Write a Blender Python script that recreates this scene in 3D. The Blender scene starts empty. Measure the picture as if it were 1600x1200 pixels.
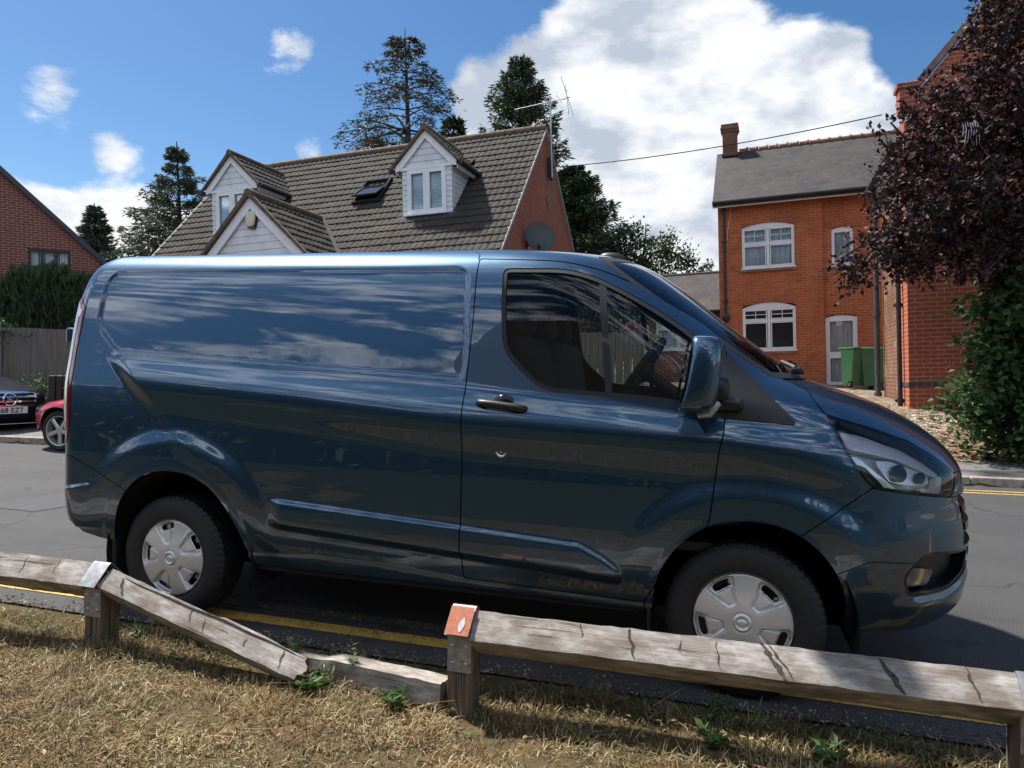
import bpy, bmesh, math, random
import numpy as np
from mathutils import Vector, Matrix, Euler, Quaternion
R = math.radians
PI = math.pi
scene = bpy.context.scene
COL = scene.collection
rng = np.random.default_rng(7)
random.seed(7)

# ---------------------------------------------------------------- camera
cam_data = bpy.data.cameras.new('camera')
cam = bpy.data.objects.new('camera', cam_data)
COL.objects.link(cam)
CAM_LOC = Vector((2.830, -4.043, 1.367))
yaw, pit, rol = 0.291, -0.018, 0.018
fw = Vector((-math.sin(yaw) * math.cos(pit), math.cos(yaw) * math.cos(pit), math.sin(pit)))
rt = Vector((math.cos(yaw), math.sin(yaw), 0))
up = rt.cross(fw)
r2 = rt * math.cos(rol) + up * math.sin(rol)
u2 = up * math.cos(rol) - rt * math.sin(rol)
m = Matrix((r2, u2, -fw)).transposed().to_4x4()
m.translation = CAM_LOC
cam.matrix_world = m
cam_data.sensor_width = 36.0
cam_data.lens = 36.0 * 1106 / 1600
cam_data.clip_start = 0.05
cam_data.clip_end = 3000
scene.camera = cam

# ---------------------------------------------------------------- sun, sky, exposure
SUN_VEC = Vector((-0.50, 0.20, 0.84)).normalized()      # towards the sun
SUN_EL = math.asin(SUN_VEC.z)
SUN_ROT = math.atan2(SUN_VEC.x, SUN_VEC.y)
sun_data = bpy.data.lights.new('sun', 'SUN')
sun_data.energy = 3.2
sun_data.angle = R(3.0)
sun_data.color = (1.0, 0.95, 0.88)
sun = bpy.data.objects.new('sun', sun_data)
sun.rotation_euler = SUN_VEC.to_track_quat('Z', 'Y').to_euler()
sun.location = (0, 0, 30)
COL.objects.link(sun)

world = bpy.data.worlds.new("World")
scene.world = world
world.use_nodes = True
scene.view_settings.view_transform = 'Standard'
scene.view_settings.look = 'None'
scene.view_settings.exposure = 1.45
scene.view_settings.gamma = 1.0
scene.view_settings.use_curve_mapping = False


def pixel_dir(px, py):
    """direction of a cloud bank as seen from where the photograph was taken"""
    d = fw * 1106 + r2 * (px - 800) + u2 * (600 - py)
    return d.normalized()


def build_world():
    nt = world.node_tree
    N, L = nt.nodes, nt.links
    N.clear()
    out = N.new('ShaderNodeOutputWorld')
    bg = N.new('ShaderNodeBackground')
    bg.inputs['Strength'].default_value = 0.11
    L.new(bg.outputs[0], out.inputs[0])
    sky = N.new('ShaderNodeTexSky')
    sky.sky_type = 'NISHITA'
    sky.sun_disc = False
    sky.sun_elevation = SUN_EL
    sky.sun_rotation = SUN_ROT
    sky.altitude = 100
    sky.air_density = 1.0
    sky.dust_density = 0.4
    sky.ozone_density = 2.5
    hs = N.new('ShaderNodeHueSaturation')
    hs.inputs['Saturation'].default_value = 1.25
    hs.inputs['Value'].default_value = .41
    L.new(sky.outputs[0], hs.inputs['Color'])
    tc = N.new('ShaderNodeTexCoord')
    # clouds: two octaves of noise on the view direction
    mp = N.new('ShaderNodeMapping')
    mp.inputs['Scale'].default_value = (1, 1, 1.7)
    L.new(tc.outputs['Generated'], mp.inputs[0])
    n1 = N.new('ShaderNodeTexNoise')
    n1.inputs['Scale'].default_value = 5.2
    n1.inputs['Detail'].default_value = 10
    n1.inputs['Roughness'].default_value = 0.62
    n1.inputs['Distortion'].default_value = 0.25
    L.new(mp.outputs[0], n1.inputs['Vector'])
    # where the banks of cloud stand: (direction, angular size, weight)
    banks = [((1010, 140), 10.5, .34), ((1180, 190), 11, .33), ((850, 180), 8, .30), ((1320, 165), 7, .26), ((1050, 300), 12, .36),
             ((1240, 330), 11, .32), ((940, 40), 5, .16), ((1090, 420), 12, .40), ((1290, 90), 4.5, .14),
             ((760, 105), 5, .26), ((690, 130), 4.5, .20), ((130, 385), 5.5, .40), ((20, 375), 5.5, .42), ((240, 390), 5.5, .36), ((430, 85), 3.4, .20), ((480, 75), 3.4, .17), ((515, 50), 3.0, .17), ((400, 110), 2.5, .12),
             ((478, 233), 1.9, .26), ((110, 175), 4.2, .165), ((70, 130), 3.8, .155), ((30, 160), 3.6, .15), ((140, 245), 3.0, .10), ((190, 235), 2.6, .11), ((60, 60), 9, -.24), ((60, 230), 6, -.10), ((560, 135), 3.4, .18), ((360, 220), 2.4, .12),
             ((1430, 60), 8, -.30), ((1400, 110), 3.5, -.14), ((1385, 215), 5.5, .34), ((960, 260), 7, .14), ((720, 200), 4, .14), ((330, 190), 8, -.16), ((650, 20), 10, -.30), ((300, 30), 10, -.22), ((1250, 10), 5, -.12)]
    acc = None
    for (px, py), ang, wgt in banks:
        d = pixel_dir(px, py)
        dot = N.new('ShaderNodeVectorMath')
        dot.operation = 'DOT_PRODUCT'
        L.new(tc.outputs['Generated'], dot.inputs[0])
        dot.inputs[1].default_value = d
        mr = N.new('ShaderNodeMapRange')
        mr.interpolation_type = 'SMOOTHSTEP'
        mr.inputs['From Min'].default_value = math.cos(R(ang))
        mr.inputs['From Max'].default_value = 1.0
        mr.inputs['To Min'].default_value = 0
        mr.inputs['To Max'].default_value = wgt
        L.new(dot.outputs['Value'], mr.inputs['Value'])
        if acc is None:
            acc = mr.outputs[0]
        else:
            ad = N.new('ShaderNodeMath')
            ad.operation = 'ADD'
            L.new(acc, ad.inputs[0])
            L.new(mr.outputs[0], ad.inputs[1])
            acc = ad.outputs[0]
    cl = N.new('ShaderNodeClamp')
    cl.inputs['Min'].default_value = -.3
    cl.inputs['Max'].default_value = .42
    L.new(acc, cl.inputs['Value'])
    # the sky behind the photographer is half covered by streaky cloud
    sx = N.new('ShaderNodeSeparateXYZ')
    L.new(tc.outputs['Generated'], sx.inputs[0])
    beh = N.new('ShaderNodeMapRange')
    beh.interpolation_type = 'SMOOTHSTEP'
    beh.inputs['From Min'].default_value = .15
    beh.inputs['From Max'].default_value = -.25
    beh.inputs['To Min'].default_value = 0
    beh.inputs['To Max'].default_value = .13
    L.new(sx.outputs['Y'], beh.inputs['Value'])
    ad = N.new('ShaderNodeMath')
    ad.operation = 'ADD'
    L.new(cl.outputs[0], ad.inputs[0])
    L.new(beh.outputs[0], ad.inputs[1])
    # streaks: noise stretched along the horizon, only behind
    mp3 = N.new('ShaderNodeMapping')
    mp3.inputs['Scale'].default_value = (2.2, 2.2, 11)
    mp3.inputs['Rotation'].default_value = (0, R(7), 0)
    L.new(tc.outputs['Generated'], mp3.inputs[0])
    n3 = N.new('ShaderNodeTexNoise')
    n3.inputs['Scale'].default_value = 2.6
    n3.inputs['Detail'].default_value = 6
    n3.inputs['Roughness'].default_value = .6
    L.new(mp3.outputs[0], n3.inputs['Vector'])
    st = N.new('ShaderNodeMath')
    st.operation = 'MULTIPLY_ADD'
    st.inputs[1].default_value = 1.3
    st.inputs[2].default_value = -.62
    L.new(n3.outputs['Fac'], st.inputs[0])
    stm = N.new('ShaderNodeMath')
    stm.operation = 'MULTIPLY'
    L.new(st.outputs[0], stm.inputs[0])
    L.new(beh.outputs[0], stm.inputs[1])
    sta = N.new('ShaderNodeMath')
    sta.operation = 'MULTIPLY_ADD'
    sta.inputs[1].default_value = 4.2
    L.new(stm.outputs[0], sta.inputs[0])
    L.new(ad.outputs[0], sta.inputs[2])
    ad = sta
    s2 = N.new('ShaderNodeMath')
    s2.operation = 'ADD'
    L.new(ad.outputs[0], s2.inputs[0])
    L.new(n1.outputs['Fac'], s2.inputs[1])
    mask = N.new('ShaderNodeMapRange')
    mask.interpolation_type = 'SMOOTHSTEP'
    mask.inputs['From Min'].default_value = .605
    mask.inputs['From Max'].default_value = .775
    L.new(s2.outputs[0], mask.inputs['Value'])
    # light and dark inside the cloud
    n2 = N.new('ShaderNodeTexNoise')
    n2.inputs['Scale'].default_value = 6.5
    n2.inputs['Detail'].default_value = 7
    n2.inputs['Roughness'].default_value = 0.56
    mp2 = N.new('ShaderNodeMapping')
    mp2.inputs['Location'].default_value = (.7, .3, .18)
    mp2.inputs['Scale'].default_value = (1, 1, 2.0)
    L.new(tc.outputs['Generated'], mp2.inputs[0])
    L.new(mp2.outputs[0], n2.inputs['Vector'])
    cr = N.new('ShaderNodeValToRGB')
    e = cr.color_ramp.elements
    e[0].position, e[0].color = .40, (1.75, 1.98, 2.35, 1)
    e[1].position, e[1].color = .60, (3.75, 3.8, 3.85, 1)
    L.new(n2.outputs['Fac'], cr.inputs[0])
    # unseen clouds behind the photographer, brightened to add fill light and reflections
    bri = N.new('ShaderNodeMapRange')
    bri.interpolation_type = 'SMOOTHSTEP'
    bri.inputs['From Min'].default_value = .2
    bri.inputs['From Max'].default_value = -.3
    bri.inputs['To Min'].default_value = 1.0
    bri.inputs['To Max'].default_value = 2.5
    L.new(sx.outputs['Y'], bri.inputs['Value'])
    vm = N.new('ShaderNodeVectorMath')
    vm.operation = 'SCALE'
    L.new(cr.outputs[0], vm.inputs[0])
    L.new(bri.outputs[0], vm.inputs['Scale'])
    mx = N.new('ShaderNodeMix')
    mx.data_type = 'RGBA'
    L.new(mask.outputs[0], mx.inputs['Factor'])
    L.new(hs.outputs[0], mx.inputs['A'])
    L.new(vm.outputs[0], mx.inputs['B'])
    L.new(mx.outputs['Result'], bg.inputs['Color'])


build_world()

# ---------------------------------------------------------------- helpers: objects


def thing(name, label, cat, loc=(0, 0, 0), rot=(0, 0, 0), group=None):
    o = bpy.data.objects.new(name, None)
    COL.objects.link(o)
    o.empty_display_size = .2
    o.location = loc
    o.rotation_euler = rot
    o['label'] = label
    o['category'] = cat
    if group:
        o['group'] = group
    return o


def tag(o, label, cat, group=None, kind=None):
    o['label'] = label
    o['category'] = cat
    if group:
        o['group'] = group
    if kind:
        o['kind'] = kind
    return o


def mesh_obj(name, me, mat=None, parent=None, loc=None, rot=None):
    o = bpy.data.objects.new(name, me)
    COL.objects.link(o)
    if mat is not None:
        for mm in (mat if isinstance(mat, (list, tuple)) else [mat]):
            me.materials.append(mm)
    if parent is not None:
        o.parent = parent
    if loc is not None:
        o.location = loc
    if rot is not None:
        o.rotation_euler = rot
    return o


def arr_mesh(name, V, F, smooth=False, mats=None):
    """fast mesh from an (n,3) array and an (m,k) array of equal polygons"""
    V = np.asarray(V, np.float32)
    F = np.asarray(F, np.int32)
    me = bpy.data.meshes.new(name)
    k = F.shape[1]
    me.vertices.add(len(V))
    me.vertices.foreach_set('co', V.ravel())
    me.loops.add(F.size)
    me.loops.foreach_set('vertex_index', F.ravel())
    me.polygons.add(len(F))
    me.polygons.foreach_set('loop_start', np.arange(0, F.size, k, dtype=np.int32))
    try:
        me.polygons.foreach_set('loop_total', np.full(len(F), k, np.int32))
    except Exception:
        pass
    if mats is not None:
        me.polygons.foreach_set('material_index', np.asarray(mats, np.int32))
    me.update(calc_edges=True)
    me.validate()
    me.polygons.foreach_set('use_smooth', np.full(len(me.polygons), smooth, bool))
    return me


class MB:
    """collects shapes into one mesh"""

    def __init__(self):
        self.v, self.f, self.m = [], [], []

    def add(self, V, F, mi=0, M=None):
        b = len(self.v)
        for p in V:
            p = Vector(p)
            if M is not None:
                p = M @ p
            self.v.append(tuple(p))
        for f in F:
            self.f.append([i + b for i in f])
            self.m.append(mi)

    def box(self, c, s, mi=0, M=None, bev=0.0):
        cx, cy, cz = c
        sx, sy, sz = (k / 2 for k in s)
        if bev <= 0:
            V = [(cx + a * sx, cy + b * sy, cz + d * sz) for a in (-1, 1) for b in (-1, 1) for d in (-1, 1)]
            F = [(0, 1, 3, 2), (4, 6, 7, 5), (0, 4, 5, 1), (2, 3, 7, 6), (0, 2, 6, 4), (1, 5, 7, 3)]
            self.add(V, F, mi, M)
        else:
            bm = bmesh.new()
            bmesh.ops.create_cube(bm, size=1)
            for v in bm.verts:
                v.co = Vector((cx + v.co.x * 2 * sx, cy + v.co.y * 2 * sy, cz + v.co.z * 2 * sz))
            bmesh.ops.bevel(bm, geom=bm.edges[:], offset=bev, segments=2, profile=.5, affect='EDGES')
            self.bm(bm, mi, M)

    def bm(self, bm, mi=0, M=None):
        bm.verts.ensure_lookup_table()
        bm.verts.index_update()
        self.add([v.co.copy() for v in bm.verts], [[v.index for v in f.verts] for f in bm.faces], mi, M)
        bm.free()

    def tube(self, pts, r, n=8, mi=0, M=None, caps=True):
        pts = [Vector(p) for p in pts]
        rs = r if isinstance(r, (list, tuple)) else [r] * len(pts)
        V, F = [], []
        prev = None
        for i, p in enumerate(pts):
            t = (pts[min(i + 1, len(pts) - 1)] - pts[max(i - 1, 0)]).normalized()
            if prev is None:
                a = t.orthogonal().normalized()
            else:
                a = (prev - t * prev.dot(t))
                a = a.normalized() if a.length > 1e-6 else t.orthogonal().normalized()
            prev = a
            b = t.cross(a)
            for k in range(n):
                th = 2 * PI * k / n
                V.append(p + (a * math.cos(th) + b * math.sin(th)) * rs[i])
        for i in range(len(pts) - 1):
            for k in range(n):
                k2 = (k + 1) % n
                F.append((i * n + k, i * n + k2, (i + 1) * n + k2, (i + 1) * n + k))
        if caps:
            F.append(tuple(range(n))[::-1])
            F.append(tuple((len(pts) - 1) * n + k for k in range(n)))
        self.add(V, F, mi, M)

    def lathe(self, prof, n=32, mi=0, M=None, closed=False):
        """profile of (radius, height) turned round Z"""
        V, F = [], []
        for (r, z) in prof:
            for k in range(n):
                a = 2 * PI * k / n
                V.append((r * math.cos(a), r * math.sin(a), z))
        m_ = len(prof)
        for i in range(m_ - 1 + (1 if closed else 0)):
            j = (i + 1) % m_
            for k in range(n):
                k2 = (k + 1) % n
                F.append((i * n + k, i * n + k2, j * n + k2, j * n + k))
        self.add(V, F, mi, M)

    def prism(self, poly, y0, y1, mi=0, M=None):
        """an outline in (x,z) given thickness along y"""
        n = len(poly)
        V = [(x, y0, z) for x, z in poly] + [(x, y1, z) for x, z in poly]
        F = [tuple(range(n)), tuple(range(2 * n - 1, n - 1, -1))]
        for i in range(n):
            j = (i + 1) % n
            F.append((i, i + n, j + n, j))
        self.add(V, F, mi, M)

    def prism_x(self, poly, x0, x1, mi=0, M=None):
        """an outline in (y,z) given thickness along x"""
        n = len(poly)
        V = [(x0, y, z) for y, z in poly] + [(x1, y, z) for y, z in poly]
        F = [tuple(range(n)), tuple(range(2 * n - 1, n - 1, -1))]
        for i in range(n):
            j = (i + 1) % n
            F.append((i, i + n, j + n, j))
        self.add(V, F, mi, M)

    def build(self, name, mat, parent=None, smooth=False, angle=None, loc=None, rot=None, bevel=0):
        me = bpy.data.meshes.new(name)
        me.from_pydata(self.v, [], self.f)
        me.polygons.foreach_set('material_index', np.array(self.m, np.int32))
        bm = bmesh.new()
        bm.from_mesh(me)
        bmesh.ops.recalc_face_normals(bm, faces=bm.faces[:])
        if bevel:
            es = [e for e in bm.edges if len(e.link_faces) == 2 and e.calc_face_angle(0) > .6]
            bmesh.ops.bevel(bm, geom=es, offset=bevel, segments=2, profile=.5, affect='EDGES', clamp_overlap=True)
        bm.to_mesh(me)
        bm.free()
        if smooth or angle:
            me.polygons.foreach_set('use_smooth', np.ones(len(me.polygons), bool))
            me.set_sharp_from_angle(angle=R(angle or 35))
        return mesh_obj(name, me, mat, parent, loc, rot)


def copy_tree(o, parent=None):
    c = o.copy()
    COL.objects.link(c)
    if parent is not None:
        c.parent = parent
    for ch in list(o.children):
        copy_tree(ch, c)
    return c


def pchip(xs, ys):
    xs = np.array(xs, float)
    ys = np.array(ys, float)
    h = np.diff(xs)
    d = np.diff(ys) / h
    mm = np.zeros(len(xs))
    mm[0] = d[0]
    mm[-1] = d[-1]
    for i in range(1, len(xs) - 1):
        if d[i - 1] * d[i] > 0:
            w1 = 2 * h[i] + h[i - 1]
            w2 = h[i] + 2 * h[i - 1]
            mm[i] = (w1 + w2) / (w1 / d[i - 1] + w2 / d[i])

    def f(x):
        x = np.clip(np.asarray(x, float), xs[0], xs[-1])
        i = np.clip(np.searchsorted(xs, x, side='right') - 1, 0, len(h) - 1)
        t = (x - xs[i]) / h[i]
        t2 = t * t
        t3 = t2 * t
        return (2 * t3 - 3 * t2 + 1) * ys[i] + (t3 - 2 * t2 + t) * h[i] * mm[i] + (-2 * t3 + 3 * t2) * ys[i + 1] + (t3 - t2) * h[i] * mm[i + 1]
    return f


def ss(t):
    t = np.clip(t, 0, 1)
    return t * t * (3 - 2 * t)


def lerp_curve(pts):
    a = np.array(pts, float)
    return lambda x: np.interp(x, a[:, 0], a[:, 1])


def round_poly(pts, r, n=6):
    """closed outline with its corners rounded"""
    out = []
    m_ = len(pts)
    rs = r if isinstance(r, (list, tuple)) else [r] * m_
    for i in range(m_):
        p0, p, p1 = (np.array(pts[j % m_], float) for j in (i - 1, i, i + 1))
        d0, d1 = p0 - p, p1 - p
        l0, l1 = np.linalg.norm(d0), np.linalg.norm(d1)
        a = min(rs[i], .48 * l0, .48 * l1)
        if a < 1e-5:
            out.append(tuple(p))
            continue
        s, e = p + d0 / l0 * a, p + d1 / l1 * a
        for k in range(n + 1):
            t = k / n
            out.append(tuple((1 - t) ** 2 * s + 2 * t * (1 - t) * p + t * t * e))
    return out


def smooth_poly(pts, n=6, closed=True):
    """Catmull-Rom through the points"""
    P_ = np.array(pts, float)
    m_ = len(P_)
    out = []
    for i in range(m_ if closed else m_ - 1):
        if closed:
            a, b, c, d = P_[i - 1], P_[i], P_[(i + 1) % m_], P_[(i + 2) % m_]
        else:
            a, b, c, d = P_[max(i - 1, 0)], P_[i], P_[i + 1], P_[min(i + 2, m_ - 1)]
        for k in range(n):
            t = k / n
            out.append(tuple(.5 * (2 * b + (c - a) * t + (2 * a - 5 * b + 4 * c - d) * t * t + (3 * b - a - 3 * c + d) * t ** 3)))
    if not closed:
        out.append(tuple(P_[-1]))
    return out


def sd_poly(X, Z, poly):
    """signed distance to a closed outline, positive inside"""
    P_ = np.array(poly, float)
    Q_ = np.roll(P_, -1, 0)
    sh = X.shape
    X = X.ravel()
    Z = Z.ravel()
    best = np.full(X.shape, 1e9)
    ins = np.zeros(X.shape, bool)
    for (x0, z0), (x1, z1) in zip(P_, Q_):
        dx, dz = x1 - x0, z1 - z0
        L2 = dx * dx + dz * dz + 1e-15
        t = np.clip(((X - x0) * dx + (Z - z0) * dz) / L2, 0, 1)
        d = (X - x0 - t * dx) ** 2 + (Z - z0 - t * dz) ** 2
        best = np.minimum(best, d)
        if dz != 0:
            c = ((z0 > Z) != (z1 > Z)) & (X < dx * (Z - z0) / dz + x0)
            ins ^= c
    d = np.sqrt(best)
    return np.where(ins, d, -d).reshape(sh)
# ---------------------------------------------------------------- materials


class NT:
    """small wrapper to write node trees briefly"""

    def __init__(self, name):
        self.mat = bpy.data.materials.new(name)
        self.mat.use_nodes = True
        self.t = self.mat.node_tree
        self.t.nodes.clear()
        self.out = self.n('ShaderNodeOutputMaterial')

    def n(self, typ, **kw):
        nd = self.t.nodes.new(typ)
        for k, v in kw.items():
            setattr(nd, k, v)
        return nd

    def set(self, sock, v):
        if isinstance(v, bpy.types.NodeSocket):
            self.t.links.new(v, sock)
        elif v is not None:
            if hasattr(sock, 'default_value') and not isinstance(v, (int, float)) and len(v) == 3 and sock.type == 'RGBA':
                v = (*v, 1)
            sock.default_value = v

    def coord(self, kind='Object', scale=None, rot=None, loc=None):
        c = self.n('ShaderNodeTexCoord').outputs[kind]
        if scale is not None or rot is not None or loc is not None:
            mp = self.n('ShaderNodeMapping')
            self.set(mp.inputs[0], c)
            if scale is not None:
                mp.inputs['Scale'].default_value = scale if not isinstance(scale, (int, float)) else (scale,) * 3
            if rot is not None:
                mp.inputs['Rotation'].default_value = rot
            if loc is not None:
                mp.inputs['Location'].default_value = loc
            c = mp.outputs[0]
        return c

    def noise(self, vec=None, scale=5, detail=4, rough=.55, dist=0):
        nd = self.n('ShaderNodeTexNoise')
        self.set(nd.inputs['Vector'], vec)
        nd.inputs['Scale'].default_value = scale
        nd.inputs['Detail'].default_value = detail
        nd.inputs['Roughness'].default_value = rough
        nd.inputs['Distortion'].default_value = dist
        return nd.outputs['Fac']

    def ramp(self, fac, stops):
        nd = self.n('ShaderNodeValToRGB')
        self.set(nd.inputs[0], fac)
        e = nd.color_ramp.elements
        while len(e) < len(stops):
            e.new(.5)
        for i, (p, c) in enumerate(stops):
            e[i].position = p
            e[i].color = (*c, 1) if not isinstance(c, (int, float)) else (c, c, c, 1)
        return nd.outputs[0]

    def mix(self, fac, a, b, mode='MIX'):
        nd = self.n('ShaderNodeMix', data_type='RGBA', blend_type=mode)
        self.set(nd.inputs['Factor'], fac)
        self.set(nd.inputs['A'], a)
        self.set(nd.inputs['B'], b)
        return nd.outputs['Result']

    def math(self, op, a, b=None, c=None):
        nd = self.n('ShaderNodeMath', operation=op)
        self.set(nd.inputs[0], a)
        if b is not None:
            self.set(nd.inputs[1], b)
        if c is not None:
            self.set(nd.inputs[2], c)
        return nd.outputs[0]

    def bump(self, h, strength=.3, dist=.01, normal=None):
        nd = self.n('ShaderNodeBump')
        nd.inputs['Strength'].default_value = strength
        nd.inputs['Distance'].default_value = dist
        self.set(nd.inputs['Height'], h)
        if normal is not None:
            self.set(nd.inputs['Normal'], normal)
        return nd.outputs[0]

    def bsdf(self, color, rough=.6, metal=0, normal=None, coat=0, spec=None, coat_rough=.03, coat_ior=None, **kw):
        nd = self.n('ShaderNodeBsdfPrincipled')
        self.set(nd.inputs['Base Color'], color)
        self.set(nd.inputs['Roughness'], rough)
        self.set(nd.inputs['Metallic'], metal)
        if normal is not None:
            self.set(nd.inputs['Normal'], normal)
        if coat:
            nd.inputs['Coat Weight'].default_value = coat
            nd.inputs['Coat Roughness'].default_value = coat_rough
            if coat_ior:
                nd.inputs['Coat IOR'].default_value = coat_ior
        if spec is not None:
            nd.inputs['Specular IOR Level'].default_value = spec
        for k, v in kw.items():
            self.set(nd.inputs[k.replace('_', ' ')], v)
        self.t.links.new(nd.outputs[0], self.out.inputs[0])
        return nd

    def surface(self, sh):
        self.t.links.new(sh, self.out.inputs[0])


def simple(name, col, rough=.6, metal=0, var=.15, scale=8, bump=0, **kw):
    t = NT(name)
    c = t.coord()
    n_ = t.noise(c, scale, 5)
    col2 = tuple(k * (1 - var) for k in col)
    col3 = tuple(min(1, k * (1 + var)) for k in col)
    cc = t.ramp(n_, [(.3, col2), (.7, col3)])
    nor = t.bump(t.noise(c, scale * 6, 3), bump, .01) if bump else None
    t.bsdf(cc, rough, metal, nor, **kw)
    return t.mat


def island_random(t):
    return t.n('ShaderNodeNewGeometry').outputs['Random Per Island']


def leaf_mat(name, stops, rough=.55, trans=.25, spec=.4):
    """leaves: each its own shade of the plant's colours, with a little light through them"""
    t = NT(name)
    rnd = island_random(t)
    big = t.noise(t.coord('Object'), 1.3, 3)
    f = t.math('ADD', t.math('MULTIPLY', rnd, .7), t.math('MULTIPLY', big, .4))
    col = t.ramp(f, stops)
    p_ = t.n('ShaderNodeBsdfPrincipled')
    t.set(p_.inputs['Base Color'], col)
    p_.inputs['Roughness'].default_value = rough
    p_.inputs['Specular IOR Level'].default_value = spec
    tr = t.n('ShaderNodeBsdfTranslucent')
    t.set(tr.inputs['Color'], col)
    mx = t.n('ShaderNodeMixShader')
    mx.inputs[0].default_value = trans
    t.t.links.new(p_.outputs[0], mx.inputs[1])
    t.t.links.new(tr.outputs[0], mx.inputs[2])
    t.surface(mx.outputs[0])
    return t.mat


def brick_mat(name, c1, c2, mortar, axis='x', dark=.25, mort=.10, soot=None, scale=1.0, blue=False):
    """stretcher-bond brickwork in metres; axis says which way the wall runs"""
    t = NT(name)
    c = t.coord('Object')
    sp = t.n('ShaderNodeSeparateXYZ')
    t.set(sp.inputs[0], c)
    cb = t.n('ShaderNodeCombineXYZ')
    t.set(cb.inputs[0], sp.outputs['X' if axis == 'x' else 'Y'])
    t.set(cb.inputs[1], sp.outputs['Z'])
    b = t.n('ShaderNodeTexBrick')
    t.set(b.inputs['Vector'], cb.outputs[0])
    b.inputs['Scale'].default_value = scale
    b.inputs['Brick Width'].default_value = .228
    b.inputs['Row Height'].default_value = .0765
    b.inputs['Mortar Size'].default_value = .009
    b.inputs['Mortar Smooth'].default_value = .15
    b.inputs['Bias'].default_value = -.15
    b.inputs['Color1'].default_value = (*c1, 1)
    b.inputs['Color2'].default_value = (*c2, 1)
    b.inputs['Mortar'].default_value = (*mortar, 1)
    n_ = t.noise(c, 1.2, 5)
    n3 = t.noise(cb.outputs[0], 22, 3)
    col = t.mix(t.math('MULTIPLY', n3, .5), b.outputs['Color'], tuple(k * .5 for k in c1))
    col = t.mix(t.ramp(t.noise(t.coord('Object', (1, 1, .45)), 1.6, 7, .68), [(.42, 0.), (.68, dark * 2.4)]), col, tuple(k * .45 for k in c1))
    if soot:
        n4 = t.noise(t.coord('Object', (.6, .6, 1.4)), 1.7, 6, .65)
        col = t.mix(t.ramp(n4, [(.55, 0.), (.66, .7)]), col, soot)
    nor = t.bump(t.math('SUBTRACT', t.math('MULTIPLY', t.noise(c, 40, 3), .4), b.outputs['Fac']), .5, .008)
    t.bsdf(col, .85, 0, nor, spec=.2)
    return t.mat


M = {}


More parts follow.
